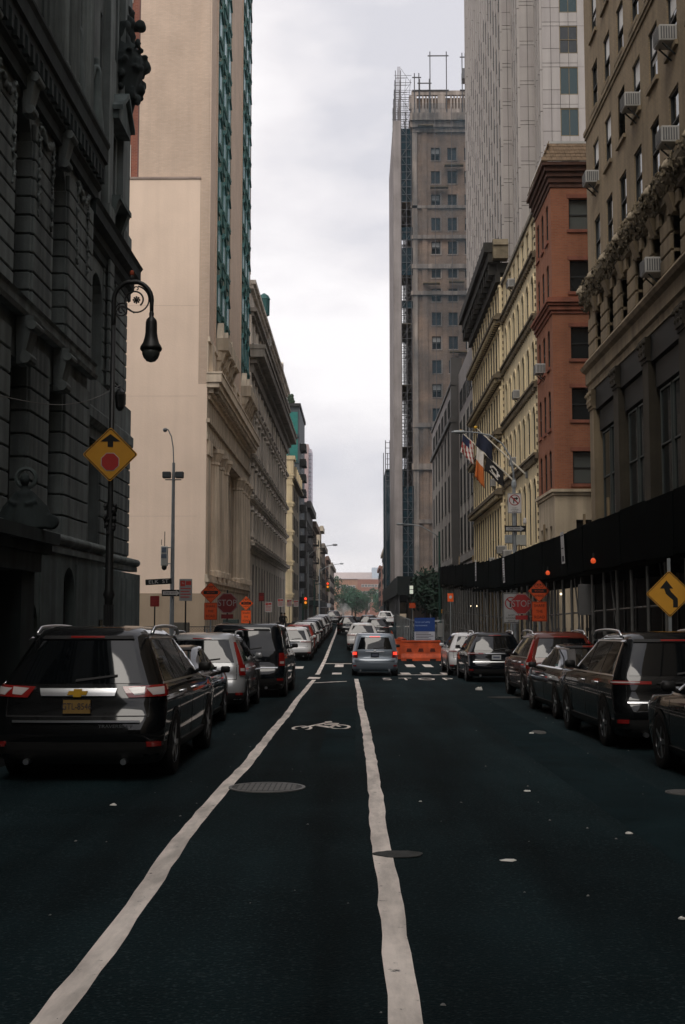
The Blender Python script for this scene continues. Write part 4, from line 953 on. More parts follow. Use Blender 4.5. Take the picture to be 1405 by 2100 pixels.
# quoin studs at both ends of the arcade
m = MB(FR(XW))
for z in range(46):
    for u in (C0+.12, C1-.12): m.box(u-.06,u+.06,0,.06,4.6+z*.38,4.75+z*.38)
m.build('stud', CRD, cr_, kind='stuff')
m = MB(FR(XW)); m.add([(C0,.05,21.7),(C1,.05,21.7),(C1,-.9,23.5),(C0,-.9,23.5)],[(0,1,2,3)]); m.box(C0,C1,0,.12,21.5,21.7); m.build('mansard', mat('grey_slate',(.20,.185,.16),.9,.3,4,.2), cr_)
m = MB(FR(XW)); m.box(C0,C1,-1.1,-.85,23.45,23.55); m.build('ridge_rail', FRAMEW, cr_)
# second half
us2 = [71.3+1.42*k for k in range(12)]
r2 = [(4.6,8.2),(9.6,11.8),(13.2,15.2),(16.6,18.8),(19.9,21.4)]
ops = [(u-.4,u+.4,a,b) for u in us2 for a,b in r2]
w = MB(FR(XW-.12)); w.wall(C1,C2,-1,22,ops,.14); w.poly([(C1,0,-1),(C1,-.2,-1),(C1,-.2,22),(C1,0,22)]); w.build('wall', CRI, cr_)
for a,b in r2:
    P = winproto(.8,b-a,FRAMED,GLASSD,.05,0,True)
    for u in us2: put(P, cr_, (XW-.10,u,a), RR)
for u in [70.9]+[q+.71 for q in us2]:
    for a,b in r2: m = MB(FR(XW-.12)); m.box(u-.17,u+.17,0,.07,a-.25,b); m.box(u-.2,u+.2,0,.12,b,b+.16); m.build('pilaster', CRI, cr_)
for z in (8.75,12.35,15.75,19.3):
    MB(FR(XW-.12)).box(C1,C2,0,.25,z-.1,z+.1).box(C1-.1,C2,0,.5,z+.1,z+.32).box(C1,C2,0,.3,z+.32,z+.5).build('cornice', CRD, cr_)
    m = MB(FR(XW-.12))
    for k in range(30): m.box(C1+.2+k*.59,C1+.4+k*.59,.1,.42,z-.12,z+.09)
    m.build('bracket', CRI, cr_, kind='stuff')
m = MB(FR(XW-.12)); m.box(C1,C2,0,.3,21.7,22.3); m.box(C1-.1,C2+.2,0,.75,22.9,23.5); m.box(C1-.15,C2+.3,0,.98,23.5,24.1); m.box(C1,C2,-.5,.2,22.3,22.9); m.build('top_cornice', DCOR, cr_)
for k in range(14): MB(FR(XW-.12)).prism([(C1+.2+k*1.34,22.2),(C1+.5+k*1.34,22.2),(C1+.5+k*1.34,22.9),(C1+.2+k*1.34,22.9)],.2,.7).build('cornice_bracket', DCOR, cr_)
m = MB(FR(XW-.1)); m.box(70.0,70.8,-.4,.5,23.0,23.8); m.prism([(69.9,23.8),(70.9,23.8),(70.7,24.2),(70.1,24.2)],-.4,.5); m.build('chimney_block', TANC, cr_)
for x,u,z in ((XW,us1[4],19.9),(XW,us1[3],13.3),(XW,us1[4],9.9),(XW-.1,us2[2],9.7),(XW-.1,us2[4],12.95)): put(ACP, cr_, (x+.1,u,z), RR)
for u,z in ((67.2,4.9),(72.5,4.7),(74.2,4.8),(70.1,5.3)): put(ACP, cr_, (XW-.1,u,z), RR)
# ---------------------------------------------------------- grey stone office
GST = mat('grey_granite_clad', (.30,.275,.265), .8, .12, .5, .15); GSTD = mat('dark_granite_clad', (.075,.072,.07), .6, .2, .6); GSTL = mat('light_granite_clad', (.42,.40,.38), .8, .1, .5, .15)
gb = thing('grey_office_building', 'grey granite office with vertical window strips and a dark base beyond the cream building', 'office building', (XW, 104, .1))
for (a,b,x0,grps,zt) in ((88.42,102.4,XW,(90.2,93.2,96.4,99.6),22.5),(102.4,130,XW-.6,(105.2,109.4,113.6,117.8,122,126.2),21.6)):
    ops = []
    for c in grps:
        for z0,z1 in ((6.9,9.9),(10.9,14.0),(15.0,18.0)): ops.append((c-1.05,c+1.05,z0,z1))
        ops.append((c-1.05,c+1.05,19.0,20.6))
    w = MB(FR(x0)); w.wall(a,b,5.9,zt,ops,.13); w.poly([(a,0,5.9),(a,-.8,5.9),(a,-.8,zt),(a,0,zt)]); w.poly([(b,0,5.9),(b,-14,5.9),(b,-14,zt),(b,0,zt)]); w.build('wall', GST, gb)
    for c in grps:
        for z0,z1 in ((6.9,9.9),(10.9,14.0),(15.0,18.0),(19.0,20.6)): put(winproto(2.1,z1-z0,FRAMED,GLASSD,.08,2,False), gb, (x0-.01,c,z0), RR)
        m = MB(FR(x0))
        for du in (-1.14,1.14): m.box(c+du-.07,c+du+.07,0,.075,6.7,18.2)
        m.build('mullion', GSTL, gb)
    MB(FR(x0)).box(a,b,0,.12,6.1,6.6).build('sill_course', GSTL, gb)
    MB(FR(x0)).box(a,b,-.9,-.4,-1,5.9).build('shopfront', GSTD, gb)
MB(FR(XW-.6)).box(102.37,103.1,-.9,.06,5.9,24).build('corner_pilaster', GSTD, gb)
MB(FR(XW-.6)).box(102.3,130.1,-.4,.22,18.35,18.75).build('cornice', GSTD, gb)
MB(FR(XW-.6)).box(102.3,130.1,-.4,.12,21.6,21.85).build('coping', GSTD, gb)
MB(FR(XW)).box(88.5,102.3,-3,-1.5,22.5,25.0).box(88.5,130,-3,-1.4,25,25.3).build('setback', GSTL, gb)
# ---------------------------------------------------------- tall stone-panel tower
TS = mat('tower_panel', (.385,.355,.335), .75, .07, .6, .12); TJ = mat('tower_joint', (.045,.042,.04), .9); TSP = mat('tower_panel_alt', (.355,.325,.31), .75, .07, .6, .12)
tw = thing('stone_panel_tower', 'tall pale stone panel tower with stepped corners rising above the cream building', 'tower', (12, 95, .1))
TP = [(11.75,12.63,94.0),(12.63,13.92,90.2),(13.92,19.0,87.2)]
m = MB(); m.box(11.78,30,94.03,125,15,78); m.box(12.66,30,90.23,94.5,15,78); m.box(13.95,30,87.23,90.6,15,78); m.build('core', TJ, tw)
FH = 3.22
pan = {}
def panel(M, rz, u0, u1, z0, z1, m):
    k = (round(u1-u0,3), round(z1-z0,3), m.name)
    if k not in pan: pan[k] = MB().box(-(u1-u0)/2,(u1-u0)/2,-.06,0,0,z1-z0).mesh('panel', m)
    return link('panel', pan[k], tw, M @ Vector(((u0+u1)/2,0,z0)), rz)
rnd = random.Random(3); npan = 0
for (x0,x1,y) in TP:
    n = max(2, round((min(x1,16.6)-x0)/.62)); 
    xe = x1 if x1 < 16 else 16.6
    for f in range(10):
        z = 20.4+FH*f
        for k in range(n):
            a, b = x0+(xe-x0)*k/n+.016, x0+(xe-x0)*(k+1)/n-.016
            win = (x0 > 13.5 and k >= n-2)
            panel(FC(y), 0, a, b, z+.02, z+.29, TS); npan += 1
            if not win: panel(FC(y), 0, a, b, z+.33, z+1.42, rnd.choice((TS,TSP))); panel(FC(y), 0, a, b, z+1.455, z+FH-.018, rnd.choice((TS,TSP))); npan += 2
            else: panel(FC(y), 0, a, b, z+.324, z+1.05, TS); npan += 1
    # beyond the counted panels the cladding goes on as joined courses
    m = MB(FC(y))
    for f in list(range(-2,0)) + list(range(10,18)):
        z = 20.4+FH*f; m.box(x0,x1,0,.06,z+.012,z+.3); m.box(x0,x1,0,.06,z+.324,z+FH-.012)
    m.build('panel_course', TS, tw, kind='stuff')
    if x1 > 16:
        m = MB(FC(y)); 
        for f in range(10): z = 20.4+FH*f; m.box(16.6,x1,0,.06,z,z+FH-.02)
        m.build('panel_course', TS, tw, kind='stuff')
n = round((16.6-13.92)/.62); ww = (16.6-13.92)/n
PT = winproto(2*ww+.02, 2.12, mat('bronze_frame',(.16,.12,.06),.5), mat('window_glass_deep_teal',(.012,.035,.04),.08,0,spec=.55), .05, 1, False); PT2 = winproto(2*ww+.02, 2.12, mat('bronze_frame',(.16,.12,.06),.5), GLASSD, .05, 1, True)
for f in range(10): put(PT if f % 3 != 1 else PT2, tw, (16.6-ww, 87.2-.01, 20.4+FH*f+1.06), 0)
# street fronts: full-height ribs with slot windows
for x, a, b, nr in ((11.75,94.0,125,16),(12.63,90.2,94.0,3),(13.92,87.2,90.2,3)):
    p = (b-a)/nr
    for k in range(nr+1):
        m = MB(FR(x)); u = a+k*p
        for f in range(-1,16): m.box(u-.22 if k else u, u+.22 if k < nr else u, -.03, .16, 17+FH*f, 17+FH*(f+1)-.05)
        m.build('rib', TS, tw)
    P = winproto(p*.5, 2.0, FRAMED, GLASSB, .05, 0, False)
    for k in range(nr):
        u = a+(k+.5)*p
        m = MB(FR(x)); m.box(u-p*.5+.25,u+p*.5-.25,-.03,.02,15,78); m.build('recess_strip', TSP, tw)
        for f in range(12): put(P, tw, (x-.03, u, 18.2+FH*f+ (0 if k%2 else 1.2)), RR)
# ---------------------------------------------------------- netted brick tower under repair
BRT = brick_mat('brown_brick_tower', (.33,.235,.18), (.28,.20,.155), (.28,.23,.19), .3,.1,.9,.2,.15); BRS = mat('tower_limestone', (.36,.31,.275), .9, .25, .3, .4)
nb = thing('brown_brick_tower', 'tall brown brick tower under repair behind thin dark netting', 'tower', (10, 155, .8))
zs = [62.2-3.2*k for k in range(17)]
xs = [10.35,12.55,14.8,17.0]
ops = [(x-.6,x+.6,z,z+1.75) for x in xs for z in zs]
w = MB(FC(155)); w.wall(7.2,26,5,68,ops,.3); w.build('wall', BRT, nb)
MB().box(7.2,26,155.4,176,0,71).build('core', BRT, nb)
TFR = mat('tower_window_frame',(.05,.055,.06),.6); PN = winproto(1.2,1.75,TFR,mat('tower_pane_blue',(.05,.07,.085),.1,0,spec=.6),.1,1,True,(.36,BRS)); PN2 = winproto(1.2,1.75,TFR,GLASSD,.1,1,True,(.36,BRS),mat('tower_blind',(.33,.34,.34),.7,.1),.06,.45)
for i,x in enumerate(xs):
    for j,z in enumerate(zs):
        MB(FC(155)).box(x+.6,x+.78,0,.07,z-.05,z+1.85).build('window_jamb', BRS, nb)
        put(PN if (i*3+j*2)%4 else PN2, nb, (x,155.28,z), 0)
for u0,u1,d in ((7.2,7.9,.25),(8.5,9.2,.2),(11.2,11.75,.12)): MB(FC(155)).box(u0,u1,0,d,5,67 if u0<11 else 48).build('pier', BRS if u0 < 8 else BRT, nb)
for z0,z1,d in ((66,66.6,.3),(66.6,67.4,.6),(67.4,68.4,1.0),(47.4,48.0,.35),(51.4,51.9,.4),(43.8,44.3,.5),(20.6,21.4,.5),(26.2,26.8,.35),(13.6,14.1,.3),(55.6,56.0,.25)): MB(FC(155)).box(7.0,26,-.1,d,z0,z1).build('cornice', BRS, nb)
for u0,u1 in ((9.3,9.75),(10.95,11.35),(13.2,14.1)): MB(FC(155)).box(u0,u1,0,.22,27,43).build('strip_pilaster', BRT, nb) if u0 > 13 else None
m = MB(FC(155)); m.box(7.2,26,-1,.1,68.4,69.3); m.box(7.2,26,-.3,.15,71.2,71.8)
for k in range(34): 
    if k % 9 not in (0,): m.box(8.2+k*.42,8.42+k*.42,-.2,.05,69.3,71.2)
for u in (7.4,11.2,14.9): m.box(u-.5,u+.5,-.5,.12,69.3,71.2)
m.build('balustrade', BRS, nb)
# scaffolding on its street side
STEEL = mat('scaffold_steel', (.10,.10,.105), .5, .2, metal=.3); PLANK = mat('scaffold_plank', (.20,.15,.09), .9, .3)
def netmat(nm, c, a):
    m = mat(nm, c, .95, .25, .25, .2, spec=0); t = m.node_tree; n = t.nodes; l = t.links; b = n['Principled BSDF']
    gm = [q for q in n if q.type == 'NEW_GEOMETRY'][0]
    z = n.new('ShaderNodeTexNoise'); z.inputs['Scale'].default_value = .35; z.inputs['Detail'].default_value = 7; l.new(gm.outputs['Position'], z.inputs[0])
    r = n.new('ShaderNodeMapRange'); r.inputs[1].default_value = .3; r.inputs[2].default_value = .7; r.inputs[3].default_value = max(0,a-.14); r.inputs[4].default_value = min(1,a+.14); l.new(z.outputs[0], r.inputs[0]); l.new(r.outputs[0], b.inputs['Alpha'])
    return m
NETG = netmat('grey_debris_net', (.33,.30,.29), .96); NETB = netmat('blue_black_net', (.02,.045,.06), .86); NETT = netmat('thin_blue_net', (.05,.085,.11), .15)
sf = thing('scaffold', 'tall netted scaffold standing against the street side of the brown brick tower', 'scaffold', (5.8, 156, .9))
for x in (5.05,5.75,6.45,7.1):
    for y in (154.6,157.5,160.5,163.5,166.5): MB().tube([(x,y,6),(x,y,74.5 if x<6 else 70)], .05, 5).build('pole', STEEL, sf)
for k in range(33):
    z = 7.2+2.05*k; m = MB()
    for y in (154.6,157.5,160.5,163.5,166.5): m.tube([(4.9,y,z),(7.2,y,z)], .04, 4); m.tube([(4.9,y,z+1.0),(7.2,y,z+1.0)], .032, 4)
    for x in (5.75,6.45,7.1): m.tube([(x,154.6,z+.5),(x,166.5,z+.5)], .03, 4)
    m.tube([(5.75,154.6,z),(7.1,154.6,z+2.0)] if k%2 else [(7.1,154.6,z),(5.75,154.6,z+2.0)], .028, 4); m.build('rail', STEEL, sf)
    MB().box(5.75,7.1,155+(k%3)*.0,166,z+.02,z+.1).build('plank', PLANK, sf) if k%4 == 0 and k < 29 else None
MB().box(4.72,4.78,154.5,176,6.5,67.5).build('net', NETG, sf); MB().box(4.78,5.72,154.48,154.54,6.5,67.5).build('net', NETG, sf)
MB().add([(4.78,154.5,67.5),(5.72,154.5,67.5),(5.72,154.5,75),(5.3,154.5,75)],[(0,1,2,3)]).build('net', netmat('torn_net',(.2,.18,.18),.45), sf)
for z0,z1 in ((56.5,66.5),(51.2,53.0),(46.5,50.2),(42.0,43.0),(6.5,18.5)): MB().box(5.72,7.25,154.7,154.74,z0,z1).build('net', NETB, sf)
for z0,z1 in ((30,34),): MB().box(5.72,7.25,166.8,166.84,z0,z1).build('net', netmat('open_net',(.03,.05,.06),.35), sf)
MB().box(7.25,26,153.6,153.63,6.5,69.5).build('net', NETT, sf)
for u0,u1,z in ((8.6,10.8,45.2),(12.0,14.0,45.4),(11.5,14,61.2),(9.6,12.0,58.2),(8,10,66.6),(12,15,36)): MB().box(u0,u1,153.9,154.8,z,z+.14).build('plank', PLANK, sf)
m = MB()
for x0,x1,zt in ((7.6,8.2,74.2),(8.3,9.6,73.4),(9.7,11.9,77.2),(14.0,14.4,77.0)):
    for x in (x0,x1): m.tube([(x,154.8,68.5),(x,154.8,zt)], .07, 5)
    m.tube([(x0-.3,154.8,zt-.6),(x1+.3,154.8,zt-.6)], .09, 5); m.tube([(x0-.3,154.8,71.8),(x1+.3,154.8,71.8)], .11, 5)
for k in range(7): m.tube([(5.0,154.7,67.5+k),(6.6,154.7,67.5+k)], .05, 4)
m.build('roof_frame', STEEL, sf)
MB().box(14.0,15.4,154.2,156,73.2,74.6).build('hoist', STEEL, sf)
for x in (10.2,12.4,14.6): MB().tube([(x,153.5,6),(x,153.5,69)], .05, 4).build('hoist_cable', STEEL, sf)
# second lower netted scaffold behind it
s2 = thing('scaffold', 'lower dark netted scaffold just past the tall netted one', 'scaffold', (4.6, 200, .95))
MB().box(4.7,8.4,206,222,2,27).build('net', NETB, s2)
for x in (4.75,5.5,6.2):
    for y in (205.8,222): MB().tube([(x,y,1),(x,y,32)], .08, 5).build('pole', STEEL, s2)
m = MB()
for k in range(9): m.tube([(4.7,205.8,24+k*.95),(6.4,205.8,24+k*.95)], .06, 4)
m.build('rail', STEEL, s2)
# shed round the tower's foot
SHEDM = mat('shed_hoarding', (.006,.010,.010), .8, .25, 1.2)
ts = thing('sidewalk_shed', 'black sidewalk shed round the foot of the netted brown tower', 'sidewalk shed', (5, 150, .8))
MB().box(4.6,20,141,225,4.3,6.3).build('hoarding', SHEDM, ts); MB().box(4.5,20,140.8,225,4.1,4.3).build('deck', SHEDM, ts)
for k in range(8):
    for x in (4.8,8.5): MB().tube([(x,141.3+k*6,.8),(x,141.3+k*6,4.1)], .08, 6).build('post', STEEL, ts)
MB().box(8.6,20,144,215,.3,4.1).build('shopfront', SHEDM, ts)
# ---------------------------------------------------------- long sidewalk shed on the right pavement
POLE = mat('galvanised_post', (.13,.13,.125), .55, .3, 3, metal=.3)
sh = thing('sidewalk_shed', 'long dark green sidewalk shed over the right pavement on rows of steel posts', 'sidewalk shed', (5.8, 20, -.2))
def zt(y): return 4.55 + (0 if y < 70 else .1)
HOARD = mat('green_black_hoarding', (.0022,.0042,.0042), .9, .6, .9, .3, spec=.02)
hp = MB().bev(-1.19,1.19,-.03,.03,0,1.28,.006).mesh('hoarding_panel', HOARD)
def hz(y): return 2.90 + (0 if y < 52 else (y-52)*.031)
rs_ = random.Random(6)
y = 2.0
while y < 91:
    link('hoarding_panel', hp, sh, (6.25+((int(y*7)%3)-1)*.008, y+1.2, hz(y)+rs_.uniform(-.035,.035)), RR).rotation_euler.x = rs_.uniform(-.008,.008); y += 2.4
for yy in range(2,91,8): MB().box(6.29,8.6,yy,yy+7.98,hz(yy)-.1,hz(yy)+.04).build('deck', HOARD, sh)
MB().box(6.29,8.6,91.9,92,4.0,5.4).build('hoarding_panel', HOARD, sh)
pm = {}
def post(x, y):
    b = g(y)+.13; h = round(hz(y)-.1-b,1)
    if h not in pm:
        q = MB(); q.cyl((0,0,0),(0,0,h),.038,None,8); q.box(-.09,.09,-.09,.09,0,.02); q.cyl((0,0,h*.5-.06),(0,0,h*.5+.06),.055,None,8); pm[h] = q.mesh('post', POLE)
    o = link('post', pm[h], sh, (x, y, b)); return o
y = 3.0
while y < 91:
    post(6.33, y); post(8.25, y+.1); y += 1.55
for z in (1.1,2.05):
    for ya in range(3,90,8):
        m = MB(); m.tube([(6.39,ya,z+g(ya)+.2),(6.39,ya+7.9,z+g(ya+8)+.2)], .026, 5); m.build('rail', POLE, sh)
for ya in range(4,90,5):
    m = MB(); m.tube([(6.39,ya,.3+g(ya)),(6.39,ya+1.45,2.85)], .024, 5); m.build('brace', POLE, sh)
for y_, h_ in ((30.2,.5),(33.4,.35),(40.6,.6),(47.0,.3),(55.0,.45),(66.0,.4),(75.0,.5)): MB().box(6.3,6.36,y_,y_+.09,hz(y_)+.9,hz(y_)+1.28+h_).build('timber_upright', PLANK, sh)
BULB = mat('work_light_bulb', (.9,.8,.6), .4, 0, emit=(1,.8,.5,2.2))
OLAMP = mat('orange_safety_light', (.5,.06,.02), .4, 0, emit=(1,.12,.03,.35))
for x,y,z in ((7.2,77,2.3),(7.0,71,2.25),(7.5,66,2.25),(7.9,63.5,2.2),(7.1,58,2.3),(7.6,45,2.5)): MB().ball((x,y,z),.045,8,6).build('light_bulb', BULB, sh)
for x,y,z in ((6.12,38.7,3.07),(6.12,31.2,3.12)):
    m = MB(); m.lathe([(.03,-.07),(.06,-.05),(.07,.0),(.05,.05),(.02,.07)], (x,y,z), 10); m.build('safety_light', OLAMP, sh); MB().cyl((x,y,z+.08),(x,y,z+.2),.02).build('lamp_stem', FRAMED, sh)
PAPER = mat('notice_paper', (.55,.55,.55), .85, .12, 3); INK = mat('notice_ink', (.05,.05,.06), .8); INKR = mat('red_ink', (.45,.05,.04), .8)
def notice(y, w_, z0, z1, label, lines=6, lean=0.):
    t = thing('paper_notice', label, 'paper notice', (6.17, y, z0), 0, 'paper notices on the shed hoarding')
    t.rotation_euler = (lean, 0, RR)
    MB().box(-w_/2,w_/2,-.004,0,0,z1-z0).build('sheet', PAPER, None).parent = t
    m = MB()
    for k in range(lines):
        zz = (z1-z0)*(1-.1-.8*k/lines); m.box(-w_*.38,w_*(.38-.1*(k%3)),-.006,-.0045,zz-.03,zz)
    m.box(-w_*.3,w_*.3,-.006,-.0045,.06,.06+(z1-z0)*.18)
    m.build('print', INK, None).parent = t
notice(50.7, .60, 3.08, 4.12, 'long white paper notice hanging on the shed hoarding left of the orange diamond', 8, .03)
notice(62.9, .55, 3.5, 4.6, 'thin white paper notice on the shed hoarding nearest the green pole', 6)
notice(36.0, .55, 3.25, 4.2, 'pale grey blank notice on the shed hoarding left of the orange safety light', 2, .04)
MB().box(8.72, 26, -260, -14.02, -2, 36).build('unseen_street_wall', TANB, tb)  # unseen right-hand continuation, likewise keeping sky out of car reflections
bb = thing('unseen_end_block', 'unseen brown block added behind the camera to close the street', 'office building', (0,-120,1))  # out of view; added so car bodies reflect dark, not open sky
w = MB(Matrix(((1,0,0,0),(0,1,0,-120),(0,0,1,0),(0,0,0,1)))); bo = [(-28+4*k,-26+4*k,3+4*j,5.4+4*j) for k in range(15) for j in range(7)]
w.wall(-30,34,-1,33,bo,.3).build('wall', mat('unseen_block_stone',(.10,.085,.07),.9,.2,.5), bb); MB().box(-30,34,-140,-120.4,-1,33).build('core', FRAMED, bb)
for a,b,c,d in bo: put(winproto(2,2.4,FRAMED,GLASSD,.1,1), bb, ((a+b)/2,-120.28,c), pi)
# ================================================================== VEHICLES
def paint(nm, c, rough=.45, metal=.0, coat=1.): return mat('paint_'+nm, c, rough, .04, 4, 0, spec=.08, coat=coat, metal=metal)
PBLK = paint('black', (.0018,.0022,.0028)); PNVY = paint('blue_black', (.002,.004,.007)); PWHT = paint('white', (.62,.62,.62)); PSIL = paint('silver_blue', (.20,.235,.275), .3, .35)
PGRY = paint('silver', (.36,.37,.38), .3, .3); PRED = paint('red', (.22,.022,.015)); PMRN = paint('rust_red', (.10,.02,.012)); PDGR = paint('dark_grey', (.02,.022,.025))
CGLASS = mat('car_glass', (.003,.004,.005), .03, 0, spec=.6); CTRIM = mat('car_black_trim', (.012,.012,.012), .55, .1, 8); CHROME = mat('chrome', (.66,.67,.69), .28, 0, metal=1.)
TYRE = mat('tyre_rubber', (.012,.012,.012), .85, .1, 10); RIM = mat('alloy_rim', (.28,.285,.29), .3, .1, 5, metal=.8)
TAILR = mat('tail_light_red', (.26,.012,.010), .15, 0, spec=.6, coat=1.); TAILW = mat('tail_light_clear', (.55,.5,.48), .12, 0, spec=.6, coat=1.); TAILON = mat('brake_light_lit', (.6,.03,.02), .2, 0, emit=(1,.06,.03,1.0))
LAMPC = mat('headlamp_clear', (.6,.62,.65), .1, 0, spec=.6, coat=1.); PLATEY = mat('plate_yellow', (.24,.15,.045), .6, .1, 20); PLATEW = mat('plate_white', (.45,.47,.5), .6, .1, 20); GOLD = mat('gold_emblem', (.62,.36,.04), .35, 0, metal=.0)
SUVL = dict(z=(.12,.18,.30,.40,.43,.50,.58,.61,.64,.80,.92,.965,.99,1.), yr=(.14,.03,0,.02,.07,.07,.10,.13,.16,.34,.48,.56,.75,1.2),
            yf=(.14,.04,0,.01,.02,.06,.24,1.0,1.2,1.75,2.15,2.4,2.8,3.2), w=(.88,.97,.99,1,1,1,.985,.965,.95,.825,.72,.665,.565,.32))
BIGL = dict(SUVL); BIGL['w'] = (.88,.97,.99,1,1,1,.98,.95,.925,.795,.69,.635,.53,.3); BIGL['yr'] = (.14,.03,0,.02,.07,.09,.13,.17,.21,.42,.58,.68,.9,1.35)
SEDL = dict(z=(.12,.18,.30,.42,.46,.55,.645,.675,.69,.82,.94,.985,1.), yr=(.12,.03,0,.02,.06,.08,.10,.17,.75,1.2,1.65,1.9,2.3),
            yf=(.14,.04,0,.01,.03,.08,.35,1.15,1.3,1.75,2.2,2.4,2.7), w=(.88,.96,.99,1,1,.99,.96,.94,.9,.81,.74,.70,.45))
BOXL = dict(z=(.12,.18,.30,.38,.41,.50,.57,.60,.62,.80,.93,.975,.995,1.), yr=(.12,.03,0,.02,.08,.08,.09,.10,.11,.20,.28,.34,.5,.9),
            yf=(.14,.04,0,.01,.02,.06,.30,.95,1.1,1.5,1.8,2.0,2.3,2.7), w=(.9,.97,.99,1,1,1,.985,.97,.96,.90,.85,.82,.74,.45))
class Shell:
    def __init__(s, L, Wd, H, D, rr=.26, bow=.06):
        s.L, s.hw, s.H = L, Wd/2, H; s.lv = []
        k = L/4.8
        for i,(z,yr,yf,w) in enumerate(zip(D['z'],D['yr'],D['yf'],D['w'])):
            s.lv.append((z*H, s.loop(yr, L-yf*k, s.hw*w, min(rr, s.hw*w*.6), bow)))
    def loop(s, yr, yf, hw, rr, bow):
        nR, nC, nS = 5, 5, 13; P = []
        rf = min(rr*1.3, hw*.7); xa = hw-rr; yb = yr+bow*(xa/hw)**2
        for i in range(nR): x = xa*i/nR; P.append((x, yr+bow*(x/hw)**2))
        for i in range(nC): a = pi/2*i/nC; P.append((xa+rr*sin(a), yb+rr-rr*cos(a)))
        ys = yb+rr; xb = hw-rf; yfb = yf-.10*(xb/hw)**2; ye = yfb-rf
        if ye < ys: ye = ys+.01
        for i in range(nS):
            t = i/nS; y = ys+(ye-ys)*t; P.append((hw*(1-.012*(2*t-1)**2), y))
        for i in range(nC): a = pi/2*i/nC; P.append((xb+rf*cos(a)*(1 if i else .995), ye+rf*sin(a)))
        for i in range(nR+1): x = xb*(1-i/nR); P.append((x, yf-.10*(x/hw)**2))
        return P                                   # right half: rear centre -> front centre
    def at(s, z):
        L = s.lv
        if z <= L[0][0]: return L[0][1]
        for (a,p),(b,q) in zip(L,L[1:]):
            if a <= z <= b:
                t = (z-a)/(b-a); return [(u[0]+(v[0]-u[0])*t, u[1]+(v[1]-u[1])*t) for u,v in zip(p,q)]
        return L[-1][1]
    def pt(s, q, z, mode):
        P = s.at(z)
        if mode == 's':
            sg = 1 if q >= 0 else -1; r = abs(q)
            for a,b in zip(P,P[1:]):
                d = math.hypot(b[0]-a[0], b[1]-a[1])
                if r <= d or b is P[-1]: t = r/d if d else 0; return Vector((sg*(a[0]+(b[0]-a[0])*t), a[1]+(b[1]-a[1])*t, z))
                r -= d
        if mode == 'f':
            sg = 1 if q >= 0 else -1; r = abs(q); P = P[::-1]
            for a,b in zip(P,P[1:]):
                d = math.hypot(b[0]-a[0], b[1]-a[1])
                if r <= d: t = r/d if d else 0; return Vector((sg*(a[0]+(b[0]-a[0])*t), a[1]+(b[1]-a[1])*t, z))
                r -= d
        for a,b in zip(P[8:],P[9:]):
            if a[1] <= q <= b[1]: t = (q-a[1])/max(1e-6,b[1]-a[1]); return Vector((a[0]+(b[0]-a[0])*t, q, z))
        return Vector((P[10][0], q, z))
    def body(s, mb):
        for z, P in []: pass
        rs = [[(x,y,z) for x,y in P] + [(-x,y,z) for x,y in P[-2:0:-1]] for z,P in s.lv]
        mb.rings(rs); return mb
    def patch(s, mb, cs, mode='s', side=1, off=.008, nu=7, nv=5):
        # cs: four corners (q,z): bottom-left, bottom-right, top-right, top-left
        G = []
        for j in range(nv+1):
            row = []
            for i in range(nu+1):
                u, v = i/nu, j/nv
                q = (cs[0][0]*(1-u)+cs[1][0]*u)*(1-v)+(cs[3][0]*(1-u)+cs[2][0]*u)*v; z = (cs[0][1]*(1-u)+cs[1][1]*u)*(1-v)+(cs[3][1]*(1-u)+cs[2][1]*u)*v
                row.append(s.pt(q, z, mode))
            G.append(row)
        C = Vector((0, s.L/2, s.H*.45)); O = []
        for j in range(nv+1):
            row = []
            for i in range(nu+1):
                du = G[j][min(i+1,nu)]-G[j][max(i-1,0)]; dv = G[min(j+1,nv)][i]-G[max(j-1,0)][i]; n = du.cross(dv)
                if n.length < 1e-9: n = G[j][i]-C
                n.normalize()
                if n.dot(G[j][i]-C) < 0: n = -n
                row.append((G[j][i]+n*off, G[j][i]-n*.012))
            O.append(row)
        fl = lambda p: (p.x*side, p.y, p.z)
        V = [fl(O[j][i][0]) for j in range(nv+1) for i in range(nu+1)]; F = [[j*(nu+1)+i, j*(nu+1)+i+1, (j+1)*(nu+1)+i+1, (j+1)*(nu+1)+i] for j in range(nv) for i in range(nu)]
        b = len(V); border = [(0,i) for i in range(nu+1)] + [(j,nu) for j in range(1,nv+1)] + [(nv,i) for i in range(nu-1,-1,-1)] + [(j,0) for j in range(nv-1,0,-1)]
        V += [fl(O[j][i][0]) for j,i in border] + [fl(O[j][i][1]) for j,i in border]; m = len(border)
        F += [[b+k, b+(k+1)%m, b+m+(k+1)%m, b+m+k] for k in range(m)]
        F2 = []
        for f in F[:nu*nv]:
            a, b_, c = (Vector(V[f[q]]) for q in (0,1,2)); n_ = (b_-a).cross(c-a); F2.append(f if n_.dot(a-C) > 0 else f[::-1])
        mb.open = True; mb.add(V, F2 + F[nu*nv:]); return mb
WH = {}
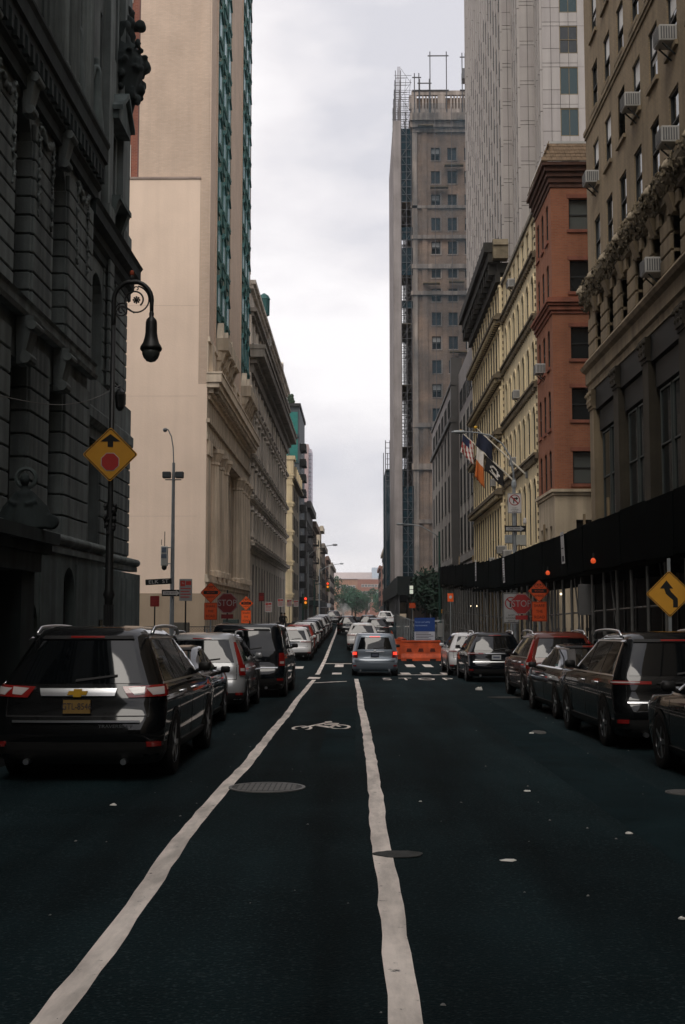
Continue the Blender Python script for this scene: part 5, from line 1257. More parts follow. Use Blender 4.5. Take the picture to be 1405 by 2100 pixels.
def wheel_mesh(r, w):
    if (r,w) in WH: return WH[r,w]
    t = MB(); t.lathe([(r*.62,-w*.42),(r*.9,-w*.5),(r*.98,-w*.42),(r,-w*.2),(r,w*.2),(r*.98,w*.42),(r*.9,w*.5),(r*.62,w*.42)], (0,0,0), 28, 'x')
    q = MB(); q.lathe([(r*.64,-w*.3),(r*.66,w*.40),(r*.60,w*.43),(r*.58,w*.30),(r*.15,w*.33)], (0,0,0), 24, 'x')
    for k in range(5):
        a = 2*pi*k/5; d = Vector((0,cos(a),sin(a))); n = Vector((0,-sin(a),cos(a)))
        p = [d*r*.1+n*r*.10, d*r*.62+n*r*.07, d*r*.62-n*r*.07, d*r*.1-n*r*.10]
        q.add([(w*.34,v.y,v.z) for v in p]+[(w*.44,v.y,v.z) for v in p], [(0,1,2,3),(4,5,6,7),(0,1,5,4),(1,2,6,5),(2,3,7,6),(3,0,4,7)])
    q.lathe([(.0,w*.34),(r*.13,w*.36),(r*.12,w*.47),(.01,w*.48)], (0,0,0), 10, 'x')
    WH[r,w] = (t.mesh('tyre', TYRE, True), q.mesh('rim', RIM)); return WH[r,w]
def make_car(name, label, cat, L, Wd, H, D, body, pos, yaw=0., group=None, wr=.36, rails=None, glass=CGLASS, tail='wrap', rear_s=(.0,0), plate=PLATEY, plate_txt=None, plate_z=.45, opts=()):
    S = Shell(L, Wd, H, D); hw = S.hw
    t = thing(name, label, cat, (0,0,0), 0, group)
    S.body(MB()).build('body', body, t, True, fix=True)
    sed = D is SEDL
    zr0, zr1 = (.70*H, .93*H) if sed else (.625*H, .895*H)
    # rear window
    sb_, st_ = (hw*.76, hw*.60) if not sed else (hw*.72, hw*.58)
    if D is BIGL: sb_, st_ = hw*.70, hw*.54
    S.patch(MB(), [(-sb_,zr0),(sb_,zr0),(st_,zr1),(-st_,zr1)], off=.006, nu=14, nv=7).build('rear_window', glass, t, True)
    m = MB(); S.patch(m, [(-st_*1.02,zr1+.012),(st_*1.02,zr1+.012),(st_*.98,zr1+.05),(-st_*.98,zr1+.05)], off=.02, nu=12, nv=2); m.build('spoiler', body if 'bodyspoiler' in opts else CTRIM, t, True)
    # windscreen
    zf0, zf1 = (.70*H,.93*H) if sed else (.645*H,.915*H)
    S.patch(MB(), [(-hw*.74,zf0),(hw*.74,zf0),(hw*.62,zf1),(-hw*.62,zf1)], 'f', off=.006, nu=12, nv=6).build('windscreen', glass, t, True)
    # side windows
    k = L/4.8
    if sed: ws = [((1.35,1.95,1.95,1.75),0),((2.0,3.05,2.55,2.0),1)]
    else: ws = [((.52,1.2,1.2,.72),0),((1.26,2.2,2.2,1.26),1),((2.27,3.32,2.72,2.27),2)]
    z0, z1 = (.69*H,.925*H) if sed else (.635*H,.90*H)
    for c,_ in ws:
        for sd in (1,-1):
            S.patch(MB(), [(c[0]*k,z0),(c[1]*k,z0),(c[2]*k,z1),(c[3]*k,z1)], 'y', sd, .005, 6, 5).build('side_window', glass, t, True)
    if 'chrome_line' in opts:
        for sd in (1,-1):
            m = MB(); S.patch(m, [((.5)*k,z1+.012),((2.75)*k,z1+.012),((2.7)*k,z1+.035),((.62)*k,z1+.035)], 'y', sd, .012, 14, 1); S.patch(m, [((.38)*k,z0-.03),((3.3)*k,z0-.03),((3.3)*k,z0-.008),((.42)*k,z0-.008)], 'y', sd, .012, 14, 1); m.build('window_trim', CHROME, t, True)
    # lower cladding, bumper strip
    m = MB(); S.patch(m, [(-hw*1.25,.125*H),(hw*1.25,.125*H),(hw*1.25,.26*H),(-hw*1.25,.26*H)], off=.012, nu=20, nv=4); m.build('bumper', CTRIM if 'bodybumper' not in opts else body, t, True)
    for sd in (1,-1): m = MB(); S.patch(m, [(1.3*k,.15*H),(3.5*k,.15*H),(3.5*k,.215*H),(1.3*k,.215*H)], 'y', sd, .012, 10, 2); m.build('sill_trim', CTRIM, t, True)
    if 'chrome_bumper' in opts: m = MB(); S.patch(m, [(-hw*.82,.397*H),(hw*.82,.397*H),(hw*.82,.407*H),(-hw*.82,.407*H)], off=.02, nu=16, nv=2); m.build('bumper_step', CHROME, t, True)
    # door seams and handles
    m = MB()
    for yy in (1.23*k if not sed else 1.0*k, 2.24*k, 3.4*k):
        for sd in (1,-1): S.patch(m, [(yy,.2*H),(yy+.012,.2*H),(yy+.012,.62*H),(yy,.62*H)], 'y', sd, .002, 1, 8)
    m.build('door_seam', CTRIM, t)
    for yy in (1.4*k, 2.4*k):
        for sd in (1,-1):
            m = MB(); S.patch(m, [(yy,.535*H),(yy+.2,.535*H),(yy+.2,.555*H),(yy,.555*H)], 'y', sd, .035, 4, 1); m.build('door_handle', CHROME if 'chrome_line' in opts else body, t, True)
    # tailgate seam and wiper
    m = MB(); 
    for q in (-hw*.82, hw*.82): S.patch(m, [(q-.005,.42*H),(q+.005,.42*H),(q+.005,.60*H),(q-.005,.60*H)], off=.002, nu=1, nv=6)
    S.patch(m, [(-hw*.82,.418*H),(hw*.82,.418*H),(hw*.82,.425*H),(-hw*.82,.425*H)], off=.002, nu=12, nv=1); m.build('tailgate_seam', CTRIM, t)
    if not sed: m = MB(); S.patch(m, [(-.05,.63*H),(.42,.665*H),(.42,.675*H),(-.05,.645*H)], off=.02, nu=6, nv=1); m.build('wiper', CTRIM, t)
    # wheels
    ty, rm = wheel_mesh(wr, .22)
    for yy in (.92*k, L-.92*k):
        for sd in (1,-1):
            w = link('wheel', ty, t, (sd*(hw-.105), yy, wr), 0 if sd > 0 else pi, world=False); link('rim', rm, w, (0,0,0), 0, world=False)
            m = MB(); V = [(0,0)]; n = 18
            pts = [S.pt(yy+(wr+.055)*cos(pi*q/n), max(.13*H, wr+(wr+.055)*sin(pi*q/n)), 'y') for q in range(n+1)]
            inn = [S.pt(yy+(wr+.01)*cos(pi*q/n), max(.13*H, wr+(wr+.01)*sin(pi*q/n)), 'y') for q in range(n+1)]
            m.add([((p.x+.012)*sd,p.y,p.z) for p in pts]+[((p.x+.016)*sd,p.y,p.z) for p in inn], [[i,i+1,n+2+i,n+1+i] for i in range(n)])
            low = [(sd*(hw+.004), yy+(wr+.01)*cos(pi*q/n), max(.12*H,wr+(wr+.01)*sin(pi*q/n))) for q in range(n+1)]
            m.poly([((S.pt(p[1],p[2],'y').x+.004)*sd,p[1],p[2]) for p in low]); m.build('arch_and_well_shade', CTRIM, t)  # trim ring plus a black disc painting the wheel well's darkness
    # mirrors
    zm = .66*H; ym = 3.22*k
    for sd in (1,-1):
        m = MB(); x0 = S.pt(ym, zm, 'y').x
        m.rings([[(sd*(x0+.12+.085*sx*kk), ym+yo, zm+.04+.06*sz*kk) for sx,sz in ((-1,-.9),(-.6,-1),(.7,-1),(1,-.5),(.95,.6),(.6,1),(-.8,.95),(-1,.5))] for kk,yo in ((.8,-.06),(1,-.03),(1,.03),(.6,.10),(.2,.13))]); m.tube([(sd*(x0-.02),ym+.03,zm-.03),(sd*(x0+.06),ym+.02,zm)], .028, 6); m.build('mirror', body if 'bodymirror' in opts else CTRIM, t, True)
    # lights
    for sd in (1,-1):
        if tail == 'wrap':      # long lamp reaching from the tailgate round the corner
            a = MB(); S.patch(a, [(hw*.58,.535*H),(hw*1.10,.545*H),(hw*1.16,.615*H),(hw*.50,.60*H)], 's', sd, .022, 10, 3); o = a.build('tail_light', TAILR, t, True)
            for q0,q1 in ((.62,.76),(.82,1.0)): b = MB(); S.patch(b, [(hw*(q0+.03),.550*H),(hw*q1,.556*H),(hw*q1,.598*H),(hw*(q0-.05),.59*H)], 's', sd, .028, 4, 2); b.build('lens', TAILW, o, True)
        elif tail == 'slim':
            a = MB(); S.patch(a, [(hw*.45,.555*H),(hw*1.25,.55*H),(hw*1.3,.585*H),(hw*.45,.58*H)], 's', sd, .02, 14, 2); o = a.build('tail_light', TAILR, t, True)
            b = MB(); S.patch(b, [(hw*.62,.565*H),(hw*1.1,.562*H),(hw*1.1,.575*H),(hw*.62,.575*H)], 's', sd, .026, 8, 1); b.build('lens', TAILW, o, True)
        elif tail == 'tall':    # tall lamp up the roof pillar
            a = MB(); S.patch(a, [(hw*.88,.47*H),(hw*1.10,.47*H),(hw*1.06,.60*H),(hw*.86,.60*H)], 's', sd, .022, 5, 4); o = a.build('tail_light', TAILR, t, True)
            b = MB(); S.patch(b, [(hw*.855,.60*H),(hw*.99,.60*H),(hw*.80,.87*H),(hw*.72,.87*H)], 's', sd, .022, 4, 7); b.build('lens', TAILR, o, True)
            b = MB(); S.patch(b, [(hw*.9,.52*H),(hw*1.02,.52*H),(hw*1.02,.555*H),(hw*.9,.555*H)], 's', sd, .028, 3, 2); b.build('lens', TAILW, o, True)
        elif tail == 'lit':
            a = MB(); S.patch(a, [(hw*.74,.44*H),(hw*1.02,.44*H),(hw*1.0,.58*H),(hw*.74,.58*H)], 's', sd, .022, 5, 4); o = a.build('tail_light', TAILR, t, True)
            b = MB(); S.patch(b, [(hw*.78,.50*H),(hw*.98,.50*H),(hw*.97,.565*H),(hw*.78,.565*H)], 's', sd, .028, 4, 3); b.build('lens', TAILON, o, True)
        elif tail == 'block':
            a = MB(); S.patch(a, [(hw*.84,.43*H),(hw*1.04,.43*H),(hw*1.02,.60*H),(hw*.85,.60*H)], 's', sd, .022, 5, 4); o = a.build('tail_light', TAILR, t, True)
            b = MB(); S.patch(b, [(hw*.87,.46*H),(hw*.99,.46*H),(hw*.99,.49*H),(hw*.87,.49*H)], 's', sd, .028, 3, 2); b.build('lens', TAILW, o, True)
        a = MB(); S.patch(a, [(hw*.62,.45*H),(hw*1.05,.45*H),(hw*1.05,.525*H),(hw*.62,.51*H)], 'f', sd, .015, 8, 3); a.build('headlight', LAMPC, t, True)
        a = MB(); S.patch(a, [(hw*.8,.235*H),(hw*.98,.235*H),(hw*.98,.265*H),(hw*.8,.265*H)], 's', sd, .026, 4, 1); a.build('reflector', TAILR, t, True)
    a = MB(); S.patch(a, [(-.2,zr1+.02),(.2,zr1+.02),(.2,zr1+.042),(-.2,zr1+.042)], off=.03, nu=6, nv=1); a.build('brake_light', TAILON if tail == 'lit' else TAILR, t, True)
    # number plate
    zp = plate_z*H; yp = min(S.pt(0, zp, 's').y, S.pt(.16, zp, 's').y) - .02
    p = MB().box(-.155,.155,yp-.004,yp+.03,zp,zp+.155).build('license_plate', plate, t)
    MB().box(-.165,.165,yp-.006,yp+.02,zp-.008,zp).box(-.165,.165,yp-.006,yp+.02,zp+.155,zp+.163).build('plate_frame', CTRIM, p)
    if plate_txt: 
        text('plate_number', plate_txt, .075, mat('plate_ink',(.03,.03,.05),.6), p, (0, yp-.006, zp+.075), sx=.8)
    else: MB().box(-.11,.11,yp-.0055,yp-.004,zp+.045,zp+.105).build('plate_number', mat('plate_ink_pale',(.12,.13,.18),.6), p)
    m = MB(); ('nogarnish' in opts) or S.patch(m, [(-.36,zp+.185),(.36,zp+.185),(.36,zp+.215),(-.36,zp+.215)], off=.03, nu=8, nv=1); ('nogarnish' in opts) or m.build('plate_garnish', CHROME if ('chrome_garnish' in opts) else CTRIM, t, True)
    for sd in (1,-1): MB().cyl((sd*.55,.0,.14*H),(sd*.55,.25,.14*H),.035,None,10).build('exhaust', CHROME, t)
    if rails:
        for sd in (1,-1):
            m = MB(); pts = []
            for q in range(13):
                u = q/12; y = (.85+1.95*u)*k; zz = H*(.985 if D is not BIGL else .97)+.03*sin(pi*u)**.5*1.6 - (.05 if q in (0,12) else 0)
                pts.append((sd*hw*.70, y, zz))
            m.tube(pts, .022, 7); m.build('roof_rail', rails, t, True)
    if 'fin' in opts: MB().prism([(-.01,H-.01),(.01,H-.01),(.006,H+.07),(-.006,H+.07)], 1.15, 1.32).build('antenna_fin', body, t)
    # headroom: seats seen as dark shapes are left to the tinted glass
    x, y = pos; t.location = (x, y, g(y+.9)); t.rotation_euler = (math.atan2(g(y+L-1)-g(y+1), L-2), 0, yaw)
    return t, S
GLP, GRP = 'vehicles parked along the left kerb', 'vehicles parked along the right kerb'
# left row ----------------------------------------------------------
t, S = make_car('parked_car', 'large black SUV with a gold cross emblem and yellow plate, nearest on the left', 'car', 5.17, 1.99, 1.79, BIGL, PBLK, (-3.2, 13.6), R(.0), GLP, .38, CHROME, tail='wrap', plate_txt='GTL-8546', plate_z=.44, opts=('chrome_line','fin','nogarnish'))
H = 1.78; hw = .995
m = MB(); S.patch(m, [(-.42,.548*H),(.42,.548*H),(.44,.592*H),(-.44,.592*H)], off=.03, nu=14, nv=3); L(m,'tailgate_garnish', CHROME, t, True)
yb = S.pt(0,.57*H,'s').y-.036
m = MB(); q = [(-.115,-.022),(-.10,.022),(-.045,.022),(-.04,.045),(.05,.045),(.045,.022),(.115,.022),(.10,-.022),(.045,-.022),(.04,-.045),(-.05,-.045),(-.045,-.022)]
m.prism([(a,.571*H+b) for a,b in q], yb-.012, yb+.01); L(m,'emblem', GOLD, t)
m = MB(); S.patch(m, [(-.72,.385*H),(.72,.385*H),(.72,.399*H),(-.72,.399*H)], off=.035, nu=14, nv=1); L(m,'bumper_step', CHROME, t, True)
text('badge', 'TRAVERSE LT', .035, CHROME, None, (.45, S.pt(.45,.37*H,'s').y-.016, .362*H), sx=1.35).parent = t
make_car('parked_car', 'small black sedan squeezed between the large black SUV and the white SUV on the left', 'car', 4.65, 1.82, 1.47, SEDL, PBLK, (-3.47, 19.4), R(0), GLP, .33, opts=('fin',))
make_car('parked_car', 'white silver SUV with tall red tail lights up its rear pillars on the left', 'car', 4.6, 1.89, 1.70, SUVL, PGRY, (-3.32, 25.0), R(.0), GLP, .35, PGRY, tail='tall', plate=PLATEW, opts=('fin','bodymirror','bodyspoiler'))
make_car('parked_car', 'big blue black SUV with square shoulders and roof bars, fourth on the left', 'car', 5.35, 2.05, 1.93, BOXL, PNVY, (-2.93, 31.0), R(-.3), GLP, .40, CTRIM, tail='block', opts=('chrome_bumper','fin'))
PROTO_W, _ = make_car('parked_car', 'white SUV with a small rear window just past the left crossing', 'car', 4.68, 1.90, 1.67, SUVL, PWHT, (-3.3, 60.0), R(.2), GLP, .36, None, tail='slim', plate=PLATEW, opts=('bodymirror','bodyspoiler'))
make_car('parked_car', 'bright red SUV parked past the white one on the left', 'car', 4.6, 1.86, 1.68, SUVL, PRED, (-3.35, 67.0), R(.2), GLP, .35, CTRIM, tail='wrap', plate=PLATEW)
def dup_car(src, body, x, y, label, group, yaw=0.):
    c = copy_tree(src); c.location = (x, y, g(y+.9)); c.rotation_euler = (0,0,yaw)
    c['label'] = label
    if group: c['group'] = group
    elif 'group' in c: del c['group']
    for ch in c.children:
        if ch.data and ch.data.materials and ch.data.materials[0] and ch.data.materials[0].name.startswith('paint_'):
            ch.material_slots[0].link = 'OBJECT'; ch.material_slots[0].material = body
    return c
for i,(y,b,lb) in enumerate(((75.2,PWHT,'white SUV third past the left crossing, behind the red one'),(81.7,PBLK,'black SUV fourth past the left crossing'),(88.2,PDGR,'dark grey SUV fifth past the left crossing'),(94.8,PWHT,'white car sixth past the left crossing'),(101.5,PBLK,'black car seventh past the left crossing'),(108.2,PBLK,'black car eighth past the left crossing'),(115.0,PGRY,'silver car ninth past the left crossing, nearest the avenue'))):
    dup_car(PROTO_W, b, -3.4-.002*(y-75), y, lb, GLP, R(.2))
dup_car(PROTO_W, PBLK, -3.0, 140, 'black SUV waiting by the avenue at the end of the left row', None, 0)
# moving traffic ------------------------------------------------------
t, S = make_car('moving_car', 'boxy silver blue hatchback with red tail lights stopped at the crossing in the lane', 'car', 4.25, 1.77, 1.645, BOXL, PSIL, (.63, 45.9), R(-.3), None, .33, None, tail='lit', plate=mat('plate_dark_blue',(.03,.04,.06),.4), plate_z=.45, opts=('bodybumper','bodyspoiler','chrome_garnish'))
m = MB(); S.patch(m, [(-.8,.36*1.645),(.8,.36*1.645),(.8,.405*1.645),(-.8,.405*1.645)], off=.035, nu=14, nv=2); L(m,'bumper_step', PSIL, t, True)
m = MB(); m.lathe([(.035,-.01),(.05,0),(.035,.01)], (0,S.pt(0,.575*1.645,'s').y-.02,.585*1.645), 14, 'y'); L(m,'emblem', CHROME, t)
dup_car(PROTO_W, PWHT, .25, 72, 'white SUV in the lane directly ahead of the silver blue hatchback', None, 0)
dup_car(PROTO_W, PDGR, 1.45, 92, 'dark grey SUV in the lane ahead of the white SUV', None, 0)
dup_car(PROTO_W, PBLK, -.95, 106, 'black car in the lane beside the left line, far ahead', None, 0)
dup_car(PROTO_W, PBLK, .95, 112, 'black car with a pale roof glint far ahead in the lane', None, 0)
dup_car(PROTO_W, PWHT, 3.1, 137, 'white SUV at the avenue crossing far ahead by the right kerb', None, 0)
# right row -----------------------------------------------------------
make_car('parked_car', 'black SUV with a pale plate, farthest of the right row before the crossing', 'car', 4.75, 1.93, 1.72, SUVL, PNVY, (4.66, 40.6), R(.6), GRP, .36, CHROME, tail='slim', plate=PLATEW, opts=('chrome_bumper','chrome_garnish'))
dup_car(PROTO_W, PWHT, 4.45, 46.4, 'white car almost hidden beyond the black SUV on the right', GRP, R(.5))
make_car('parked_car', 'rust red SUV with a dark tailgate behind the black sedan on the right', 'car', 4.7, 1.86, 1.72, SUVL, PMRN, (5.05, 29.4), R(.5), GRP, .35, CHROME, tail='tall', plate=PLATEW, opts=('bodyspoiler','chrome_line'))
make_car('parked_car', 'black sedan with a bright chrome window line on the right', 'car', 4.85, 1.86, 1.46, SEDL, PBLK, (4.80, 22.9), R(.6), GRP, .34, None, tail='slim', plate=PLATEW, opts=('chrome_line','fin'))
make_car('parked_car', 'black SUV with silver roof bars and slim red tail lights, second nearest on the right', 'car', 4.9, 1.95, 1.72, SUVL, PBLK, (4.66, 17.3), R(.5), GRP, .37, CHROME, tail='slim', plate=PLATEW, opts=('chrome_line','chrome_bumper'))
make_car('parked_car', 'black car cut by the right edge of the picture, nearest on the right', 'car', 4.75, 1.88, 1.55, SUVL, PBLK, (4.75, 11.4), R(.5), GRP, .35, None, tail='slim', plate=PLATEW, opts=('chrome_line',))
# ================================================================== STREET FURNITURE
BLKI = mat('black_cast_iron', (.012,.013,.013), .45, .2, 4, spec=.4); GALV = mat('galvanised_steel', (.26,.28,.29), .5, .2, 3, metal=.4); GRNP = mat('green_pole', (.02,.055,.045), .6, .2, 3)
YEL = mat('sign_yellow', (.62,.30,.03), .6, .06, 6); ORG = mat('sign_orange', (.55,.075,.018), .6, .06, 6); ORGB = mat('sign_orange_bright', (.85,.12,.02), .6, .05, 6)
REDS = mat('sign_red', (.26,.022,.022), .6, .06, 6); REDD = mat('sign_red_dull', (.13,.016,.016), .6, .1, 6); WHS = mat('sign_white', (.50,.48,.47), .6, .06, 6); BLS = mat('sign_black', (.01,.01,.01), .6, 0); GRYS = mat('sign_grey', (.30,.30,.30), .6, .1, 6)
SBACK = mat('sign_back_metal', (.2,.2,.2), .5, .1)
def lp(x, y): return (x, y, g(y) + (.13 if (x < XL or x > XR) else 0))
def ngon(r, n, a0): return [(r*cos(a0+2*pi*k/n), r*sin(a0+2*pi*k/n)) for k in range(n)]
def rrect(w, h, r=.03): 
    P = []
    for cx,cz,a in ((w/2-r,h/2-r,0),(-w/2+r,h/2-r,90),(-w/2+r,-h/2+r,180),(w/2-r,-h/2+r,270)):
        for k in range(4): P.append((cx+r*cos(R(a+30*k)), cz+r*sin(R(a+30*k))))
    return P
def diamond(s, r=.04):
    P = rrect(s, s, r); c = .70710678; return [((a-b)*c, (a+b)*c) for a,b in P]
def off(P, x, z, s=1.): return [(a*s+x, b*s+z) for a,b in P]
def sign(t, name, P, x, z, m, y=-.05, bm=None, border=None):
    o = L(MB().prism(off(P,x,z), y-.004, y), name, m, t)
    if border: 
        q = MB(); A, B = off(P,x,z,.965), off(P,x,z,.925); n = len(P)
        for i in range(n): q.prism([A[i],A[(i+1)%n],B[(i+1)%n],B[i]], y-.0062, y-.0041)
        bo = q.build('border', border, None); bo.parent = o
    return o
def tx(o, s, h, m, x, z, y, sx=1.): 
    q = text('lettering', s, h, m, None, (x, y, z), sx=sx, ext=.001); q.parent = o; return q
# ---------------------------------------------------------- bishop's crook lamp with stop-ahead sign
lb = thing('street_lamp', 'tall black crook-necked street lamp with scroll ironwork on the left pavement', 'street lamp', lp(-4.95, 23.7))
UP = .63
m = MB(); m.lathe([(.26,-.1),(.26,.12),(.22,.2),(.2,.5),(.16,.7),(.15,.9),(.105,1.1),(.085,2.2),(.12,2.3),(.085,2.4),(.075,4.0),(.055,4.2),(.048,7.1+UP)], n=14); L(m,'pole',BLKI,lb,True)
m = MB()
for k in range(16): m.tube([(.1*cos(2*pi*k/16),.1*sin(2*pi*k/16),.15),(.06*cos(2*pi*k/16)*1.5,.06*sin(2*pi*k/16)*1.5,2.1)], .014, 4)
L(m,'fluting',BLKI,lb)
m = MB(); rnd = random.Random(2)
for k in range(34): a = rnd.uniform(0,6.28); z = rnd.uniform(3.5,4.1); m.ball((.1*cos(a),.1*sin(a),z), rnd.uniform(.02,.05), 6, 4, (1,1,1.5))
L(m,'leaf_collar',BLKI,lb)
cx, cz, r = .385, 7.62+UP, .385
pts = [(0,0,7.0+UP),(0,0,7.3+UP)] + [(cx-r*cos(a), 0, cz+r*sin(a)*1.02) for a in [R(q) for q in range(0,181,12)]] + [(2*r,0,7.5+UP),(2*r,0,7.3+UP)]
L(MB().tube(pts, [.048]*3+[.047]*(len(pts)-5)+[.04,.04], 9),'crook',BLKI,lb,True)
m = MB(); m.tube([(.28,0,8.0),(.5,0,8.0)], .05, 8); m.box(.3,.46,-.03,.03,8.0,8.06); m.lathe([(.03,8.04),(.045,8.06),(.045,8.1),(.03,8.14)], (.36,0,0), 10); L(m,'collar',BLKI,lb).location.z = UP
L(MB().lathe([(.035,8.14),(.045,8.16),(.045,8.21),(.025,8.24)], (.36,0,0), 10),'photocell',mat('photocell_red',(.35,.06,.02),.5),lb).location.z = UP
def spiral(c, r0, r1, a0, turns, n=40): return [(c[0]+(r0+(r1-r0)*k/n)*cos(a0+turns*2*pi*k/n), 0, c[1]+(r0+(r1-r0)*k/n)*sin(a0+turns*2*pi*k/n)) for k in range(n+1)]
m = MB(); m.tube(spiral((.44,7.62),.30,.14,R(80),-1.35), .017, 6); m.tube(spiral((.17,7.42),.15,.05,R(60),1.6), .014, 6); m.tube([(.03,0,7.3),(.1,0,7.5),(.3,0,7.45),(.42,0,7.36)], .014, 6)
m.tube(spiral((.46,7.86),.06,.02,R(200),-.8,14), .012, 5)
L(m,'scroll',BLKI,lb).location.z = UP
m = MB(); m.ball((.46,0,7.63),.045,8,6)
for k in range(8): a = 2*pi*k/8; m.ball((.46+.06*cos(a),0,7.63+.06*sin(a)),.022,5,4)
L(m,'rosette',BLKI,lb).location.z = UP
hx = 2*r
L(MB().lathe([(.03,7.42),(.05,7.35),(.045,7.28),(.10,7.22),(.115,7.16),(.12,6.95),(.135,6.85),(.165,6.74),(.215,6.66),(.225,6.62),(.20,6.58)], (hx,0,0), 18),'lamp_head',BLKI,lb,True).location.z = UP
L(MB().lathe([(.185,6.60),(.18,6.52),(.15,6.44),(.09,6.37),(.01,6.345)], (hx,0,0), 16),'globe',mat('smoked_globe',(.07,.08,.075),.25,0,spec=.5),lb,True).location.z = UP
m = MB(); m.tube([(-.06,0,3.2),(.06,0,3.2)],.02,6); L(m,'strap',GALV,lb)
sa = thing('warning_sign', 'yellow diamond sign with black arrow over a red octagon on the crook-necked lamp post', 'road sign', (-4.95, 23.7, .22), R(2))
o = sign(sa, 'plate', diamond(.78), .0, 4.68, YEL, -.11, border=BLS)
q = MB(); q.prism(off(ngon(.195,8,R(22.5)),0,4.53), -.121, -.1165); q.build('octagon_rim', WHS, None).parent = o
q = MB(); q.prism(off(ngon(.182,8,R(22.5)),0,4.53), -.126, -.1215); q.build('octagon', mat('sign_red_lit',(.42,.035,.03),.55,.06,6), None).parent = o
q = MB(); q.prism([(-.055,4.83),(.055,4.83),(.055,4.94),(.20,4.94),(0,5.09),(-.20,4.94),(-.055,4.94)], -.121, -.1165); q.build('arrow', BLS, None).parent = o
cable = MB(); cp = [(-7.6,18+.35*k,7.6-.0*k) for k in range(0)]
pa, pb = Vector((-7.2,23.6,6.1)), Vector((-7.45,37.2,9.0))
cp = [pa.lerp(pb,k/20) - Vector((0,0,.4*sin(pi*k/20))) for k in range(21)]
tag(cable.tube(cp,.012,5).build('cable', mat('pale_cable',(.13,.13,.12),.6)), 'thin pale cable sagging across the courthouse front', 'cable')
wl = thing('wall_lantern', 'small dark lantern fixed to the courthouse end pavilion near the lamp post', 'wall lantern', (-7.6, 37.6, 8.6))
L(MB().lathe([(.02,.35),(.16,.2),(.18,.1),(.14,-.3),(.05,-.4)],(0,0,0),10),'lantern',BLKI,wl); L(MB().tube([(-.5,0,.3),(-.2,0,.42),(0,0,.35)],.03,6),'bracket',BLKI,wl)
# carved portal statue
def skin_figure(J, E, name, m, parent, loc, rz=0., sub=2):
    me = bpy.data.meshes.new(name); me.from_pydata([j[:3] for j in J], E, []); o = bpy.data.objects.new(name, me); COL.objects.link(o)
    o.modifiers.new('s','SKIN'); o.modifiers.new('u','SUBSURF').levels = sub; o.modifiers['u'].render_levels = sub
    for i,j in enumerate(J): me.skin_vertices[0].data[i].radius = (j[3], j[3] if len(j) < 5 else j[4])
    me.skin_vertices[0].data[0].use_root = True
    bpy.context.view_layer.update(); dg = bpy.context.evaluated_depsgraph_get()
    me2 = bpy.data.meshes.new_from_object(o.evaluated_get(dg)); bpy.data.objects.remove(o); bpy.data.meshes.remove(me)
    me2.materials.clear()
    for q in (m if isinstance(m, (list,tuple)) else [m]): me2.materials.append(q)
    me2.shade_smooth(); ob = bpy.data.objects.new(name, me2); COL.objects.link(ob)
    if parent: ob.parent = parent
    ob.location = loc; ob.rotation_euler = (0,0,rz); return ob
def robed(h):
    k = h/1.75
    J = [(0,0,.95,.15,.12),(0,0,1.2,.15,.11),(0,0,1.42,.17,.1),(0,0,1.52,.06),(0,.02,1.6,.085),(0,.02,1.7,.075),(0,0,.6,.2,.15),(0,0,.2,.24,.19),(0,0,.02,.26,.21),
         (.2,0,1.4,.06),(.27,.05,1.15,.05),(.18,.2,1.0,.04),(-.2,0,1.4,.06),(-.28,.02,1.15,.05),(-.25,.12,.92,.04)]
    E = [(0,1),(1,2),(2,3),(3,4),(4,5),(0,6),(6,7),(7,8),(2,9),(9,10),(10,11),(2,12),(12,13),(13,14)]
    return [tuple(v*k for v in j) for j in J], E
for x,y,h in ((-7.62,31.2,2.5),(-7.62,33.5,2.5)):
    J,E = robed(h); skin_figure(J,E,'statue',DARKSTONE2,court,Vector((x,y,15.5))-wloc(court),RL)
SJ = [(0,0,.35,.20,.18),(0,0,.65,.16,.14),(0,0,.85,.07),(0,-.03,.98,.11),(0,-.03,1.1,.10),(.22,-.05,.55,.13),(.36,-.1,.25,.15),(-.22,-.05,.55,.13),(-.36,-.1,.25,.15),(0,0,.05,.28,.22)]
m = MB(); sx_, sy_, sz_ = -6.85, 24.35, 3.45; rnd = random.Random(12)
m.lathe([(.40,0),(.38,.15),(.30,.4),(.21,.62),(.19,.74),(.08,.84),(.07,.9)], (sx_,sy_,sz_), 14); m.ball((sx_,sy_-.03,sz_+1.03), .115, 10, 8, (.9,1,1.2)); m.ball((sx_,sy_-.14,sz_+1.01), .03, 6, 5)
for s_ in (-1,1):
    for q in range(5): m.tube([(sx_+s_*.12,sy_-.1+.02*q,sz_+.78),(sx_+s_*(.24+.045*q),sy_-.16+.05*q,sz_+.45),(sx_+s_*(.30+.07*q),sy_-.2+.05*q,sz_+.02)], [.05,.065,.075], 6)
    m.tube([(sx_+s_*.17,sy_-.02,sz_+.72),(sx_+s_*.26,sy_-.18,sz_+.55),(sx_+s_*.08,sy_-.27,sz_+.5)], [.065,.055,.045], 7)
for q in range(9): a = -2.8+q*.3; m.tube([(sx_+.2*cos(a),sy_+.2*sin(a),sz_+.6),(sx_+.4*cos(a),sy_+.4*sin(a),sz_)], [.03,.045], 5)
for s_ in (-1,1): m.lathe([(.02,-.1),(.16,-.08),(.16,.08),(.02,.1)], (sx_+s_*.55,sy_,sz_+.16), 12, 'y')
remesh(m, .028).build('portal_sculpture', SOOT, court, True)
m = MB(); m.rings([[(-6.85+q*cos(2*pi*k/20), 24.42+dy, 4.52+q*sin(2*pi*k/20)) for k in range(20)] for q,dy in ((.16,-.03),(.19,-.06),(.24,-.03),(.24,.03),(.16,.03))], cap=False); m.build('wreath', DARKSTONE2, court)
